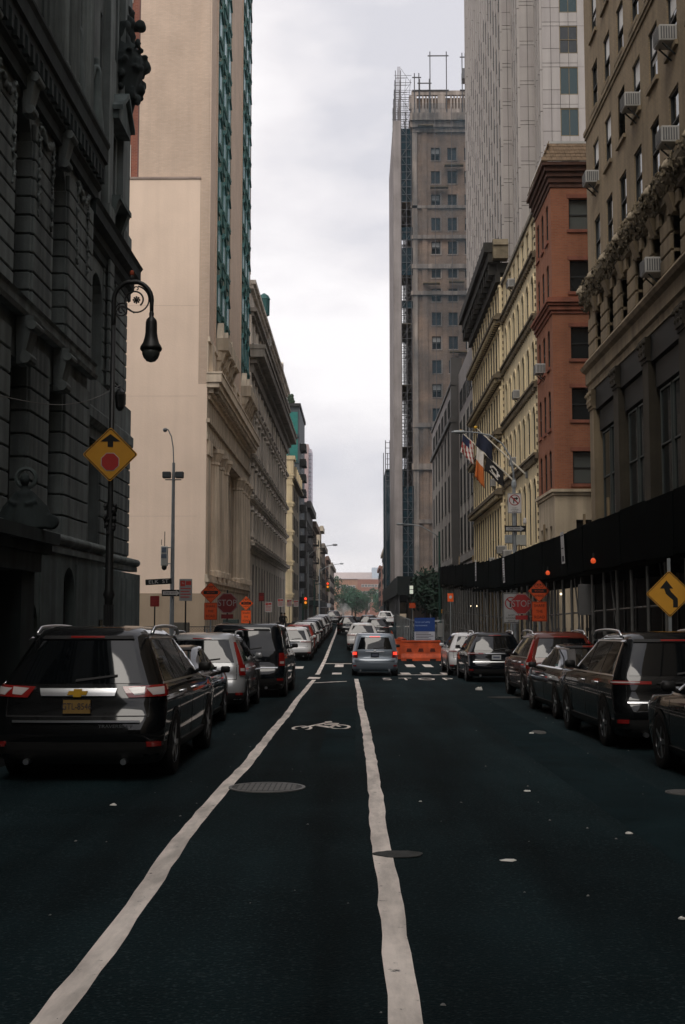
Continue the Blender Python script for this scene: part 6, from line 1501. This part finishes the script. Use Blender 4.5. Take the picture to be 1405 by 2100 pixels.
# ---------------------------------------------------------- galvanised pole at the corner, ELK ST
ep = thing('street_light', 'slim galvanised street light with floodlights, a camera box and the Elk street blades', 'street light', lp(-6.95, 44.6))
b0 = .47
L(MB().tube([(0,0,-.1),(0,0,7.9)], [.095,.055], 10),'pole',GALV,ep); L(MB().tube([(0,0,7.9),(-.03,0,8.5),(-.1,0,8.9),(-.22,0,9.15),(-.3,0,9.2)],.022,7),'arm',GALV,ep)
L(MB().lathe([(.03,.06),(.08,.03),(.09,-.03),(.04,-.09)],(-.34,0,9.16),10),'lamp_head',GALV,ep)
m = MB(); m.tube([(-.3,-.05,7.25),(.3,-.05,7.25)],.022,6); L(m,'crossbar',GALV,ep)
for x,s in ((-.24,-.3),(.24,.2)): m = MB(); m.bev(x-.16,x+.16,-.2,.0,7.3,7.55,.03); L(m,'floodlight',mat('flood_body',(.10,.10,.09),.6),ep); L(MB().box(x-.13,x+.13,-.215,-.2,7.33,7.52),'lens',GLASSB,ep)
m = MB(); m.bev(-.42,-.18,-.15,.1,4.0,4.75,.03); L(m,'equipment_box',mat('box_white',(.48,.48,.46),.6,.1,4),ep); L(MB().tube([(-.2,0,4.1),(0,0,4.1)],.02,5),'bracket',GALV,ep); L(MB().tube([(-.2,0,4.7),(0,0,4.7)],.02,5),'bracket',GALV,ep)
L(MB().box(-.40,-.2,-.165,-.15,4.3,4.45).box(-.38,-.22,-.165,-.15,4.52,4.7),'panel',mat('box_blue_label',(.16,.2,.26),.6),ep)
L(MB().ball((-.3,-.05,3.95),.10,10,8),'camera_dome',CTRIM,ep); L(MB().tube([(-.3,0,4.75),(-.3,0,5.3)],.015,5).tube([(-.42,0,4.8),(-.42,0,5.0)],.012,5),'antenna',CTRIM,ep)
bl = thing('street_name_sign', 'black street blade reading ELK ST on the galvanised corner pole', 'street sign', (-6.95, 44.5, g(44.6)+.13), R(-2))
o = L(MB().prism(rrect(.98,.21,.015), -.06,-.054),'blade',mat('sign_dark_green',(.012,.018,.018),.5),bl); o.location = (-.49,0,3.42); o.rotation_euler = (0,R(-3),0)
tx(o,'ELK  ST',.135,WHS,0.0,0,-.0615,1.25)
ow_ = thing('one_way_sign', 'small black and white ONE WAY arrow sign under the ELK ST blade', 'road sign', (-6.95, 44.5, g(44.6)+.13))
def oneway(t, z, w=.72, h=.24, x=0., m=WHS):
    o = L(MB().prism(off(rrect(w,h,.02),x,z), -.075,-.07),'plate',BLS,t)
    q = MB(); q.prism([(x-w*.44,z-h*.27),(x+w*.24,z-h*.27),(x+w*.24,z-h*.42),(x+w*.46,z),(x+w*.24,z+h*.42),(x+w*.24,z+h*.27),(x-w*.44,z+h*.27)],-.078,-.0755); q.build('arrow', m, None).parent = o
    tx(o,'ONE WAY',h*.30,BLS,x-.03,z,-.0795,1.0)
oneway(ow_, 3.0)
# regulation signs along the left pavement
def regsign(x, y, z, w, h, label, red=True, m=WHS, post=None, group='white and red regulation signs along the left pavement'):
    t = thing('regulation_sign', label, 'parking sign', lp(x,y), 0, group)
    L(MB().box(-.025,.025,-.02,.02,0,z+h*.5),'post',post or BLKI,t)
    o = sign(t,'plate',rrect(w,h,.02),0,z,m,-.022)
    q = MB(); 
    if red: q.prism([(-w*.42,z+h*.16),(-w*.05,z+h*.16),(-w*.05,z+h*.42),(-w*.42,z+h*.42)],-.0285,-.0265); q.box(w*.0,w*.42,-.0285,-.0265,z+h*.22,z+h*.40)
    for k in range(4): q.box(-w*.4,w*(.4-.1*(k%2)),-.0285,-.0265,z+h*(.04-k*.13),z+h*(.085-k*.13))
    q.build('print', INKR, None).parent = o
    q = MB()
    if red: 
        for a in range(4): q.add([(-w*.235+w*.10*cos(a*pi/4)*s_,-.030,z+h*.29+w*.10*sin(a*pi/4)*s_) for s_ in (-1,1)]+[(-w*.235+w*.10*cos(a*pi/4)+.008,-.030,z+h*.29+w*.10*sin(a*pi/4)+.008)],[(0,1,2)])
        q.build('star', WHS, None).parent = o
    return t
regsign(-6.15, 42.6, 3.05, .46, .78, 'tall pale regulation sign beside the ELK ST pole', True, GRYS)
regsign(-8.0, 47.0, 2.75, .36, .42, 'small red sign on a post at the corner of the courthouse', False, REDS)
for x,y,z,w,h,lb_ in ((-5.4,72,2.5,.42,.62,'white regulation sign right of the brighter orange diamond, first of the row'),(-5.2,80,2.75,.4,.55,'white regulation sign second in the row along the left pavement'),(-5.3,92,2.7,.4,.55,'white regulation sign third in the row along the left pavement'),(-5.2,100,2.65,.4,.55,'white regulation sign fourth in the row along the left pavement'),(-5.2,118,2.7,.42,.6,'white regulation sign last in the row before the avenue')): regsign(x,y,z,w,h,lb_)
regsign(-5.7,70.5,3.1,.3,.5,'dull red sign above the first white sign of the row', False, REDD)
# road-work signs and stop signs
def workset(x, y, zd, s, label, m, plq=True, group='orange bicycle diamonds with share the road plaques', post=True, rz=0.):
    t = thing('road_work_sign', label, 'road sign', lp(x,y), rz, group)
    L(MB().box(-.03,.03,-.04,.0,0,zd+s*.3),'post',GALV,t)
    o = sign(t,'plate',diamond(s),0,zd,m,-.05,border=BLS)
    q = MB(); z = zd+s*.32
    for cx_ in (-.085,.085):
        q.rings([[(cx_+rr*cos(2*pi*k/16),yy,z+rr*sin(2*pi*k/16)) for k in range(16)] for rr,yy in ((.055,-.0555),(.055,-.058),(.07,-.058),(.07,-.0555))], cap=False)
    q.prism([(-.085,z),(-.05,z+.07),(.05,z+.07),(.085,z),(.06,z),(.035,z+.05),(-.03,z+.05),(-.06,z)],-.058,-.0555); q.build('bicycle', BLS, None).parent = o
    L(MB().box(-s*.48,s*.48,-.0585,-.0555,zd-.06,zd+.07),'strip',BLS,o) if True else None
    tx(o,'BICYCLES',.055,m,0,zd+.005,-.060,.9); tx(o,'AHEAD',.07,BLS,0,zd-s*.30,-.057)
    if plq:
        p = sign(t,'plaque',rrect(.50,.66,.02),0,zd-s*.70-.34+.03,m,-.05,border=BLS)
        for k,w in enumerate(('SHARE','THE','ROAD')): tx(p,w,.10,BLS,0,zd-s*.70-.13-k*.19+.01,-.057,.9)
    return t
workset(-5.67, 46.0, 3.06, .58, 'dull orange bicycle diamond over a SHARE THE ROAD plaque, left of the left STOP sign', ORG)
workset(-5.6, 59.8, 2.75, .52, 'brighter smaller orange diamond over a plaque, right of the left STOP sign', ORGB)
workset(6.02, 40.0, 3.05, .53, 'dull orange bicycle diamond over a SHARE THE ROAD plaque on the right under the shed', ORG)
def stopsign(x, y, z, label, m, wm, rz=0.):
    t = thing('stop_sign', label, 'stop sign', lp(x,y), rz, 'stop signs')
    L(MB().box(-.03,.03,-.03,.01,0,z+.5),'post',BLKI,t)
    o = sign(t,'plate',ngon(.41,8,R(22.5)),0,z,m,-.04); 
    q = MB(); A, B = off(ngon(.40,8,R(22.5)),0,z), off(ngon(.378,8,R(22.5)),0,z)
    for i in range(8): q.prism([A[i],A[(i+1)%8],B[(i+1)%8],B[i]],-.047,-.0445)
    q.build('border', wm, None).parent = o
    tx(o,'STOP',.25,wm,0,z,-.047,.86)
    sign(t,'plaque',rrect(.45,.16,.01),0,z-.50,m,-.04)
stopsign(-4.97, 45.4, 2.64, 'STOP sign on the left pavement between the two orange diamonds', REDD, mat('sign_white_dim',(.22,.21,.21),.6))
stopsign(6.03, 44.4, 2.72, 'STOP sign on the right overlapped by the orange diamond', REDS, mat('sign_white_mid',(.25,.24,.24),.6), R(-4))
nt_ = thing('no_turn_sign', 'pale rectangular no turn sign behind the right STOP sign', 'road sign', lp(6.03, 47.4))
L(MB().box(-.03,.03,-.03,.01,0,3.2),'post',GALV,nt_)
def noturn(t, z, w, h, x=0., m=WHS, txt=None):
    o = sign(t,'plate',rrect(w,h,.03),x,z,m,-.05,border=BLS); zc = z+h*.16; r_ = w*.40
    q = MB(); q.prism([(x-.10*w,zc-.25*w),(x-.02*w,zc-.25*w),(x-.02*w,zc+.06*w),(x+.10*w,zc+.06*w),(x+.10*w,zc-.02*w),(x+.27*w,zc+.11*w),(x+.10*w,zc+.24*w),(x+.10*w,zc+.15*w),(x-.10*w,zc+.15*w)],-.057,-.0545); q.build('arrow', BLS, None).parent = o
    q = MB(); q.rings([[(x+rr*cos(2*pi*k/28),yy,zc+rr*sin(2*pi*k/28)) for k in range(28)] for rr,yy in ((r_,-.0575),(r_,-.060),(r_*.85,-.060),(r_*.85,-.0575))], cap=False)
    c = r_*.64; q.prism([(x-c-.02,zc+c-.02),(x-c+.02,zc+c+.02),(x+c+.02,zc-c+.02),(x+c-.02,zc-c-.02)],-.0600,-.0576); q.build('prohibition_ring', REDS, None).parent = o
    for k,s_ in enumerate(txt or ('EXCEPT','AUTHORIZED','VEHICLES')): tx(o,s_,h*.055,BLS,x,z-h*(.24+.09*k),-.0565,.8)
noturn(nt_, 2.62, .62, 1.2, 0, GRYS)
np_ = thing('notice_board', 'faint pale sign board hanging in the dark under the right shed', 'sign', lp(6.45, 33.0)); L(MB().box(-.02,.02,-.02,.02,0,3.1),'post',GALV,np_); sign(np_,'plate',rrect(.42,.85,.02),-.2,2.45,mat('sign_grey_dim',(.10,.10,.10),.7,.1,6),-.03)
# right winding-road sign
wr_ = thing('warning_sign', 'yellow diamond sign with a winding black arrow at the right edge', 'road sign', lp(5.95, 23.0), R(-6))
L(MB().box(-.03,.03,-.04,.0,0,3.1),'post',GALV,wr_)
o = sign(wr_,'plate',diamond(.63,.035),0,2.42,YEL,-.05,border=BLS)
q = MB(); q.prism([(.06,2.16),(.15,2.16),(.15,2.33),(.03,2.46),(.00,2.52),(.07,2.52),(-.055,2.68),(-.18,2.52),(-.10,2.52),(-.07,2.42),(.06,2.30)],-.057,-.0545); q.build('arrow', BLS, None).parent = o
# ---------------------------------------------------------- right pole with no-right-turn sign
rp = thing('street_light', 'galvanised street light with a long curved arm, boxes and a camera above the right shed', 'street light', lp(6.83, 52.2))
hb = g(52.2)+.13
L(MB().tube([(0,0,-.1),(0,0,8.2)], [.11,.075], 10),'pole',GALV,rp)
L(MB().tube([(0,0,7.8),(-.02,0,8.5),(-.15,0,9.2),(-.5,0,9.75),(-1.0,0,10.1),(-1.6,0,10.24),(-2.2,0,10.27)],[.04,.04,.038,.035,.032,.03,.03],8),'arm',GALV,rp,True)
L(MB().lathe([(.02,-.42),(.07,-.3),(.085,-.05),(.08,.12),(.03,.2)],(-2.3,0,10.27),10,'x'),'lamp_head',GALV,rp)
m = MB(); m.lathe([(.11,7.6),(.12,7.7),(.11,7.85),(.05,8.0)],(0,0,0),10); L(m,'collar',GALV,rp).location.z = .2
L(MB().bev(.06,.5,-.1,.15,5.25,5.72,.02),'signal_box',mat('box_beige',(.33,.33,.30),.6,.1,4),rp); L(MB().bev(-.42,-.1,-.1,.1,5.35,5.72,.02),'signal_box',GALV,rp); L(MB().tube([(0,0,6.0),(.4,0,6.05),(.42,0,6.2)],.02,6),'bracket',GALV,rp); L(MB().lathe([(.02,.14),(.07,.1),(.08,-.08),(.05,-.13)],(.45,-.05,6.33),10),'camera',WHS,rp)
L(MB().tube([(.25,0,5.7),(.25,0,6.0)],.015,5),'bracket',GALV,rp)
nr = thing('no_turn_sign', 'white no right turn sign with a red ring high on the right pole', 'road sign', (6.83, 52.1, hb)); noturn(nr, 7.1, .60, .88)
o2 = thing('one_way_sign', 'black ONE WAY arrow sign on the right pole under the no turn sign', 'road sign', (6.83, 52.1, hb)); oneway(o2, 5.98, .9, .27, 0, GRYS)
# ---------------------------------------------------------- flags on the cream building
FPOLE = mat('flag_pole', (.5,.46,.38), .5)
def flagpole(p0, p1, label):
    t = thing('flagpole', label, 'flagpole', p0, 0, 'angled flagpoles on the cream building'); v = Vector(p1)-Vector(p0)
    L(MB().tube([(0,0,0),tuple(v)],[.05,.025],8),'pole',FPOLE,t); L(MB().ball(tuple(v),.09,8,6),'finial',GOLD,t); L(MB().bev(-.02,.12,-.1,.1,-.2,.15,.02),'bracket',GALV,t); return Vector(p0), v
pA, vA = flagpole((8.6,61.0,8.9), (6.15,62.0,11.5), 'upper angled flagpole on the cream building')
pB, vB = flagpole((8.55,65.5,9.1), (5.75,66.5,12.0), 'lower angled flagpole on the cream building')
def flag(name, label, cat, P0, v, t0, t1, drop, cols_, seed, canton=None, horiz=False):
    # hangs from the sloping pole in folds; cols_: function (u,w) -> material index
    mats_, fn = cols_; nu, nw = 13, 16; rnd = random.Random(seed); V = []; F = []; MI = []
    a, b = P0+v*t0, P0+v*t1
    for j in range(nw+1):
        for i in range(nu+1):
            u, w = i/nu, j/nw; p = a.lerp(b,u)
            fold = .10*sin(u*9+seed)*(.3+w) + .06*sin(u*17+w*3)*w
            V.append((p.x - .06*w + .10*w*w*(1-2*u)*.9, p.y + fold, p.z - drop*w*(1-.15*u) - .03*sin(u*7)*w))
    for j in range(nw):
        for i in range(nu): k = j*(nu+1)+i; F.append((k,k+1,k+nu+2,k+nu+1)); MI.append(fn((i+.5)/nu,(j+.5)/nw))
    me = bpy.data.meshes.new(name); me.from_pydata(V,[],F)
    for q in mats_: me.materials.append(q)
    me.polygons.foreach_set('material_index', MI); me.shade_smooth(); o = bpy.data.objects.new(name, me); COL.objects.link(o)
    md = o.modifiers.new('thickness','SOLIDIFY'); md.thickness = .012
    return tag(o, label, cat, 'flags on the cream building')
FR_, FW_, FB_, FO_, FK_, FN_ = mat('flag_red',(.28,.05,.045),.8,.1,3), mat('flag_white',(.55,.52,.48),.8,.1,3), mat('flag_navy',(.012,.018,.05),.8,.1,3), mat('flag_orange',(.45,.12,.025),.8,.1,3), mat('flag_black',(.006,.006,.007),.8,.1,3), mat('flag_dark_blue',(.010,.014,.032),.8,.1,3)
flag('flag','dark blue flag hanging from the upper angled pole','flag',pA,vA,.66,.95,.95,([FN_],lambda u,w:0),1)
flag('flag','striped red and white flag with a dark blue corner on the lower pole','flag',pB,vB,.74,.96,1.25,([FR_,FW_,FB_],lambda u,w: 2 if (w<.42 and u>.35) else int((u*.9+w*.35)*8)%2),2)
flag('flag','flag of grey white and orange bands hanging beside the striped flag','flag',pB,vB,.55,.69,2.0,([FW_,FO_],lambda u,w: 0 if w < .45 else 1),3)
flag('flag','black flag with a pale round badge hanging lowest on the lower pole','flag',pB,vB,.18,.50,.95,([FK_,FW_],lambda u,w: 1 if ((u-.5)**2+(w-.5)**2*.8 < .055 and not ((u-.52)**2+(w-.5)**2 < .022 )) or (.72<w<.80 and .3<u<.75) else 0),4)
# ---------------------------------------------------------- construction corner on the right
BARR = mat('barrier_orange', (.55,.08,.02), .6, .35, 2.5, .3); NETO = mat('orange_mesh', (.62,.10,.03), .8, .25, 3)
bprof = [(-.30,0),(.30,0),(.28,.16),(.16,.36),(.10,1.02),(-.10,1.02),(-.16,.36),(-.28,.16)]
def barrier(x, y, rz, Lb, label):
    t = thing('traffic_barrier', label, 'traffic barrier', (x,y,g(y)), rz, 'orange plastic road barriers')
    o = L(MB().ext(bprof, -Lb/2, Lb/2),'body',BARR,t)
    m = MB()
    for q in (-Lb*.3,0,Lb*.3): m.prism([(q-.14,.45),(q+.14,.45),(q+.10,.62),(q-.10,.62)],-.165,-.10)
    L(m,'recess_shade',mat('barrier_shaded',(.10,.02,.01),.7),t)  # raised plates in darker orange paint the shade of recesses
    m = MB(); m.box(-Lb/2,Lb/2,-.14,.14,.94,1.0)
    for q in (-1,1): m.box(q*Lb*.5-.05,q*Lb*.5+.05,-.08,.08,.2,.9)
    L(m,'lip',BARR,t); m = MB()
    for q in (-Lb*.3,Lb*.3): m.box(q-.15,q+.15,-.31,-.05,.0,.1)
    L(m,'slot_shade',CTRIM,t)  # black boxes paint the dark of the slots
barrier(3.14,60.6,0,1.97,'orange plastic barrier standing square across the works corner')
barrier(2.25,63.0,R(80),1.9,'orange plastic barrier turned along the lane, first behind the front one')
barrier(2.3,65.2,R(86),1.9,'orange plastic barrier turned along the lane, second behind the front one')
# sagging orange mesh
m = MB(); n = 30
for k in range(n):
    a, b = k/n, (k+1)/n
    f = lambda t: (2.2+.12*sin(t*9), 66.5+16*t, g(66.5+16*t)+.85+.12*sin(t*14))
    p, q = f(a), f(b); m.add([p, q, (q[0]-.15,q[1],g(q[1])+.05), (p[0]-.15,p[1],g(p[1])+.05)], [(0,1,2,3)])
tag(m.build('barrier_netting', NETO), 'sagging orange safety netting running back along the works fence', 'safety netting')
def wirefence(name, label, pts, h, step=2.2, m=GALV, y0=0.):
    t = thing(name, label, 'fence', (*pts[0], g(pts[0][1])), 0)
    wires = MB()
    for (xa,ya),(xb,yb) in zip(pts,pts[1:]):
        ln = math.hypot(xb-xa,yb-ya); n_ = max(1,round(ln/step))
        for k in range(n_+1): x = xa+(xb-xa)*k/n_; y = ya+(yb-ya)*k/n_; MB().tube([(x,y,g(y)),(x,y,g(y)+h+y0+.05)],.03,6).build('post',m,t)
        MB().tube([(xa,ya,g(ya)+h+y0),(xb,yb,g(yb)+h+y0)],.02,5).build('rail',m,t); MB().tube([(xa,ya,g(ya)+.15+y0),(xb,yb,g(yb)+.15+y0)],.02,5).build('rail',m,t)
        nn = int(ln/.14)
        for k in range(-int(h/.14),nn):
            for s in (0,1):
                u0, v0, u1, v1 = k*.14, 0., k*.14+h, h
                if u0 < 0: v0 = -u0; u0 = 0
                if u1 > ln: v1 -= u1-ln; u1 = ln
                if u1 <= u0: continue
                if s: u0, u1 = ln-u0, ln-u1
                P = lambda u,v: (xa+(xb-xa)*u/ln, ya+(yb-ya)*u/ln, g(ya+(yb-ya)*u/ln)+v+y0)
                a, b = Vector(P(u0,v0)), Vector(P(u1,v1)); w_ = .006
                wires.add([a+Vector((0,0,w_)), b+Vector((0,0,w_)), b-Vector((0,0,w_)), a-Vector((0,0,w_))], [(0,1,2,3)])
    wires.build('wire_mesh', m, t, kind='stuff'); return t
wirefence('construction_fence','wire construction fence panels round the works corner on the right',[(4.35,61.6),(2.75,62.4),(2.7,84)],2.0)
tag(MB().box(3.0,4.15,61.45,61.5,g(61)+1.95,g(61)+2.0).build('fence_bar', WHS),'white bar along the top of the works fence','fence bar')
bs = thing('project_sign', 'dark blue project sign over a pale information sheet on the works fence', 'sign board', (3.38,61.3,g(61)+.9))
o = L(MB().box(-.52,.52,-.02,0,.55,1.25),'blue_panel',mat('sign_blue',(.012,.045,.19),.6,.06,4),bs); tx(o,'Street and utility',.09,mat('sign_pale_blue',(.3,.4,.6),.6),-.1,1.03,-.022,.9); tx(o,'improvements',.09,MATS['sign_pale_blue'],-.18,.86,-.022,.9)
o = L(MB().box(-.52,.52,-.02,0,.0,.54),'info_sheet',mat('sign_pale_grey',(.42,.44,.50),.6,.06,4),bs); m = MB()
for k in range(6): m.box(-.45,.45-.12*(k%3),-.023,-.0205,.06+k*.08,.09+k*.08)
m.build('print',INK,None).parent = o
gp = thing('street_light', 'green street light pole with an arm reaching left over the works corner', 'street light', lp(6.25,92)) 
L(MB().tube([(0,0,0),(0,0,8.2)],[.12,.08],10),'pole',GRNP,gp); L(MB().tube([(0,0,7.7),(-.4,0,8.05),(-1.4,0,8.6),(-2.2,0,8.75),(-2.8,0,8.77)],.04,7),'arm',GALV,gp,True); L(MB().lathe([(.02,-.42),(.09,-.3),(.1,.05),(.02,.2)],(-2.9,0,8.77),9,'x'),'lamp_head',GALV,gp)
L(MB().bev(-.2,.2,-.16,.12,.1,1.15,.03),'control_box',mat('box_grey',(.28,.28,.27),.7,.1,4),gp)
om = thing('orange_sign', 'small bright orange square sign on the shed post near the green pole', 'road sign', lp(6.05,78.7)); L(MB().box(-.03,.03,-.02,.02,0,3.5),'post',GALV,om); o = sign(om,'plate',rrect(.38,.54,.02),0,3.22,ORGB,-.03); q = MB(); q.lathe([(.09,-.036),(.10,-.0385),(.07,-.0385)],(0,0,3.24),14,'y'); q.build('badge',WHS,None).parent = o
for x,y,z,lb_ in ((4.5,100,2.6,'small orange sign left of the dark corner trees'),(4.6,84,1.2,'low orange sign above the works fence')):
    t = thing('orange_sign', lb_, 'road sign', lp(x,y)); L(MB().box(-.02,.02,-.02,.02,0,z+.2),'post',GALV,t); sign(t,'plate',rrect(.5,.36 if z<2 else .42,.04),0,z,ORG,-.03)
sg = thing('pedestrian_signal', 'lit pale pedestrian signal on a thin dark post by the avenue corner', 'pedestrian signal', lp(4.6,104)); L(MB().cyl((0,0,0),(0,0,4.4),.06),'post',BLKI,sg); L(MB().bev(-.2,.2,-.2,.0,3.5,4.4,.03),'housing',BLKI,sg); L(MB().box(-.15,.15,-.212,-.2,3.6,3.95).box(-.15,.15,-.212,-.2,4.0,4.3),'lens',mat('signal_white',(.6,.62,.55),.4,0,emit=(.8,.85,.7,.35)),sg)
cl_ = thing('street_lamp', 'small dark ornamental lamp in front of the black tower shed', 'street lamp', lp(7.3,107)); L(MB().cyl((0,0,0),(0,0,4.3),.08),'pole',GRNP,cl_); L(MB().lathe([(.05,4.3),(.16,4.4),(.2,4.7),(.12,4.95),(.03,5.2)],(0,0,0),10),'lamp_head',mat('lamp_grey_green',(.16,.18,.17),.5),cl_)
yb_ = thing('yellow_sign', 'small yellow sign low under the black tower shed', 'road sign', lp(7.0,100)); L(MB().box(-.02,.02,-.02,.02,0,2.2),'post',GALV,yb_); sign(yb_,'plate',rrect(.4,.32,.03),0,2.0,YEL,-.03)
# ---------------------------------------------------------- far signals and lamps on the left
def cobra(x, y, h, reach, label, m=GALV):
    t = thing('street_light', label, 'street light', lp(x,y)); L(MB().tube([(0,0,0),(0,0,h)],[.1,.07],9),'pole',m,t); L(MB().tube([(0,0,h-.3),(reach*.25,0,h+.2),(reach*.6,0,h+.55),(reach,0,h+.7)],.035,6),'arm',m,t); L(MB().lathe([(.02,-.15),(.09,-.05),(.1,.2),(.03,.36)],(reach,0,h+.7),8,'x'),'lamp_head',m,t)
cobra(-4.7,112,7.4,2.4,'street light with a dark arm over the left row of parked cars')
cobra(-4.9,150.5,6.6,2.7,'street light with a pale lamp head at the far side of the avenue')
def signal(x, y, h, arm, label, lit=0):
    t = thing('traffic_signal', label, 'traffic light', lp(x,y)); L(MB().tube([(0,0,0),(0,0,h+.6)],[.1,.07],9),'pole',GRNP,t); L(MB().tube([(0,0,h),(arm,0,h+.35)],.045,6),'arm',GRNP,t)
    ox = arm; L(MB().bev(ox-.19,ox+.19,-.16,.12,h-.75,h+.35,.03),'housing',mat('signal_yellow_green',(.10,.09,.02),.6,.2,3),t)
    for k,(c,e_) in enumerate(((TAILON,0),(mat('signal_amber',(.6,.25,.02),.3,0,emit=(1,.3,.03,.6)),1),(mat('signal_off',(.02,.05,.03),.3),2))): L(MB().lathe([(.12,-.17),(.12,-.2),(.02,-.21)],(ox,0,h+.15-.35*k),12,'y'),'lens',c,t)
signal(-4.9,133.2,4.5,1.5,'traffic light with red and amber lenses on an arm at the avenue')
signal(-5.0,108,2.9,.25,'low traffic light glowing amber between the white signs on the left')
# chain fence and bollards in front of the blind wall
wirefence('wire_fence','low wire fence at the foot of the blank beige wall',[(-12.2,60.6),(-5.6,60.8)],1.7,2.2,FRAMED)
tag(MB().bev(-9.4,-8.5,60.1,60.4,g(60)+.1,1.35,.03).build('plywood_hoarding', mat('weathered_plywood',(.07,.065,.055),.9,.3,3)),'dark weathered board leaning on the wire fence','board')
tag(MB().bev(-6.9,-6.1,60.9,61.3,g(60)+.1,1.5,.03).build('utility_cabinet', mat('cabinet_green',(.03,.045,.04),.7,.2,3)),'dark utility cabinet behind the dull orange diamond','utility cabinet')
# ---------------------------------------------------------- people on the left pavement
SKINM, HAIRM = mat('skin',(.30,.18,.12),.6,.05), mat('hair_dark',(.012,.010,.009),.7)
def person(x, y, label, top, legs, rz, seed):
    t = thing('person', label, 'person', lp(x,y), rz, 'people walking on the left pavement')
    J = [(0,0,.95,.13,.10),(0,0,1.12,.13,.095),(0,.01,1.35,.16,.10),(0,.0,1.47,.06),(0,-.01,1.56,.085),(0,-.01,1.68,.08),
         (.09,0,.86,.085),(.11,-.05,.48,.06),(.11,.06,.10,.045),(.11,-.08,.04,.045),(-.09,0,.86,.085),(-.11,.10,.50,.06),(-.10,.26,.14,.045),(-.10,.14,.05,.045),
         (.19,0,1.38,.06),(.24,.05,1.12,.048),(.23,-.04,.88,.038),(.22,-.06,.78,.03),(-.19,0,1.38,.06),(-.24,-.04,1.12,.048),(-.23,-.12,.90,.038),(-.22,-.15,.80,.03)]
    E = [(0,1),(1,2),(2,3),(3,4),(4,5),(0,6),(6,7),(7,8),(8,9),(0,10),(10,11),(11,12),(12,13),(2,14),(14,15),(15,16),(16,17),(2,18),(18,19),(19,20),(20,21)]
    o = skin_figure(J,E,'body',[top,legs,SKINM],t,(0,0,0),0,2)
    for p in o.data.polygons: z = p.center.z; p.material_index = 2 if z > 1.46 or (abs(p.center.x) > .17 and z < .86) else (0 if z > .88 else 1)
    h = MB(); h.ball((0,.015,1.665),.105,12,9,(.9,1.0,1.02)); L(h,'hair',HAIRM,t,True)
    m = MB()
    for s in (-1,1):
        for k in range(4): m.tube([(s*.22-.02+.013*k,-.06-.09*(s<0),.79),(s*.22-.02+.013*k,-.075-.09*(s<0),.73),(s*.22-.02+.013*k,-.07-.09*(s<0),.69)],.008,5)
    L(m,'fingers',SKINM,t)
    h = MB(); h.ball((0,-.095,1.60),.018,6,5,(.8,1,1.4)); h.ball((.033,-.085,1.625),.011,6,4); h.ball((-.033,-.085,1.625),.011,6,4); L(h,'face',SKINM,t)
DARKC = mat('dark_coat',(.012,.013,.016),.85,.1,5)
person(-6.9,112,'person in dark clothes on the left pavement, nearer of the two', DARKC, mat('dark_trousers',(.02,.022,.03),.85,.1,5), 0, 1)
person(-7.35,115,'person in a dark coat on the left pavement, farther of the two', mat('charcoal_coat',(.022,.022,.024),.85,.1,5), DARKC, R(160), 2)
# steam over the avenue
def steam():
    m = bpy.data.materials.new('steam'); m.use_nodes = True; t = m.node_tree; t.nodes.remove(t.nodes['Principled BSDF']); n = t.nodes; v = n.new('ShaderNodeVolumePrincipled'); v.inputs['Color'].default_value = (.9,.9,.9,1)
    gm = n.new('ShaderNodeTexCoord'); z = n.new('ShaderNodeTexNoise'); z.inputs['Scale'].default_value = 1.1; z.inputs['Detail'].default_value = 4; t.links.new(gm.outputs['Object'], z.inputs[0])
    r = n.new('ShaderNodeMapRange'); r.inputs[1].default_value = .46; r.inputs[2].default_value = .75; r.inputs[4].default_value = 1.5; t.links.new(z.outputs[0], r.inputs[0]); t.links.new(r.outputs[0], v.inputs['Density']); t.links.new(v.outputs[0], n['Material Output'].inputs['Volume'])
    o = MB().ball((0,0,0),.95,14,10,(1.2,1,1.1)).build('steam', m, None, True); o.location = (-1.9,146,2.2); tag(o,'small puff of white steam rising by the avenue','steam'); o['kind'] = 'stuff'
steam()
# ------------------------------------------------------------------ the air down the street
def haze():
    m = bpy.data.materials.new('haze'); m.use_nodes = True; t = m.node_tree; t.nodes.remove(t.nodes['Principled BSDF']); v = t.nodes.new('ShaderNodeVolumePrincipled')
    v.inputs['Color'].default_value = (.86,.88,.92,1); v.inputs['Density'].default_value = .0002; v.inputs['Anisotropy'].default_value = .2
    t.links.new(v.outputs[0], t.nodes['Material Output'].inputs['Volume'])
    o = MB().box(-620,620,-420,1750,-6,132).build('haze', m); o['kind'] = 'stuff'; tag(o,'thin pale haze in the air along the street','haze')
haze()
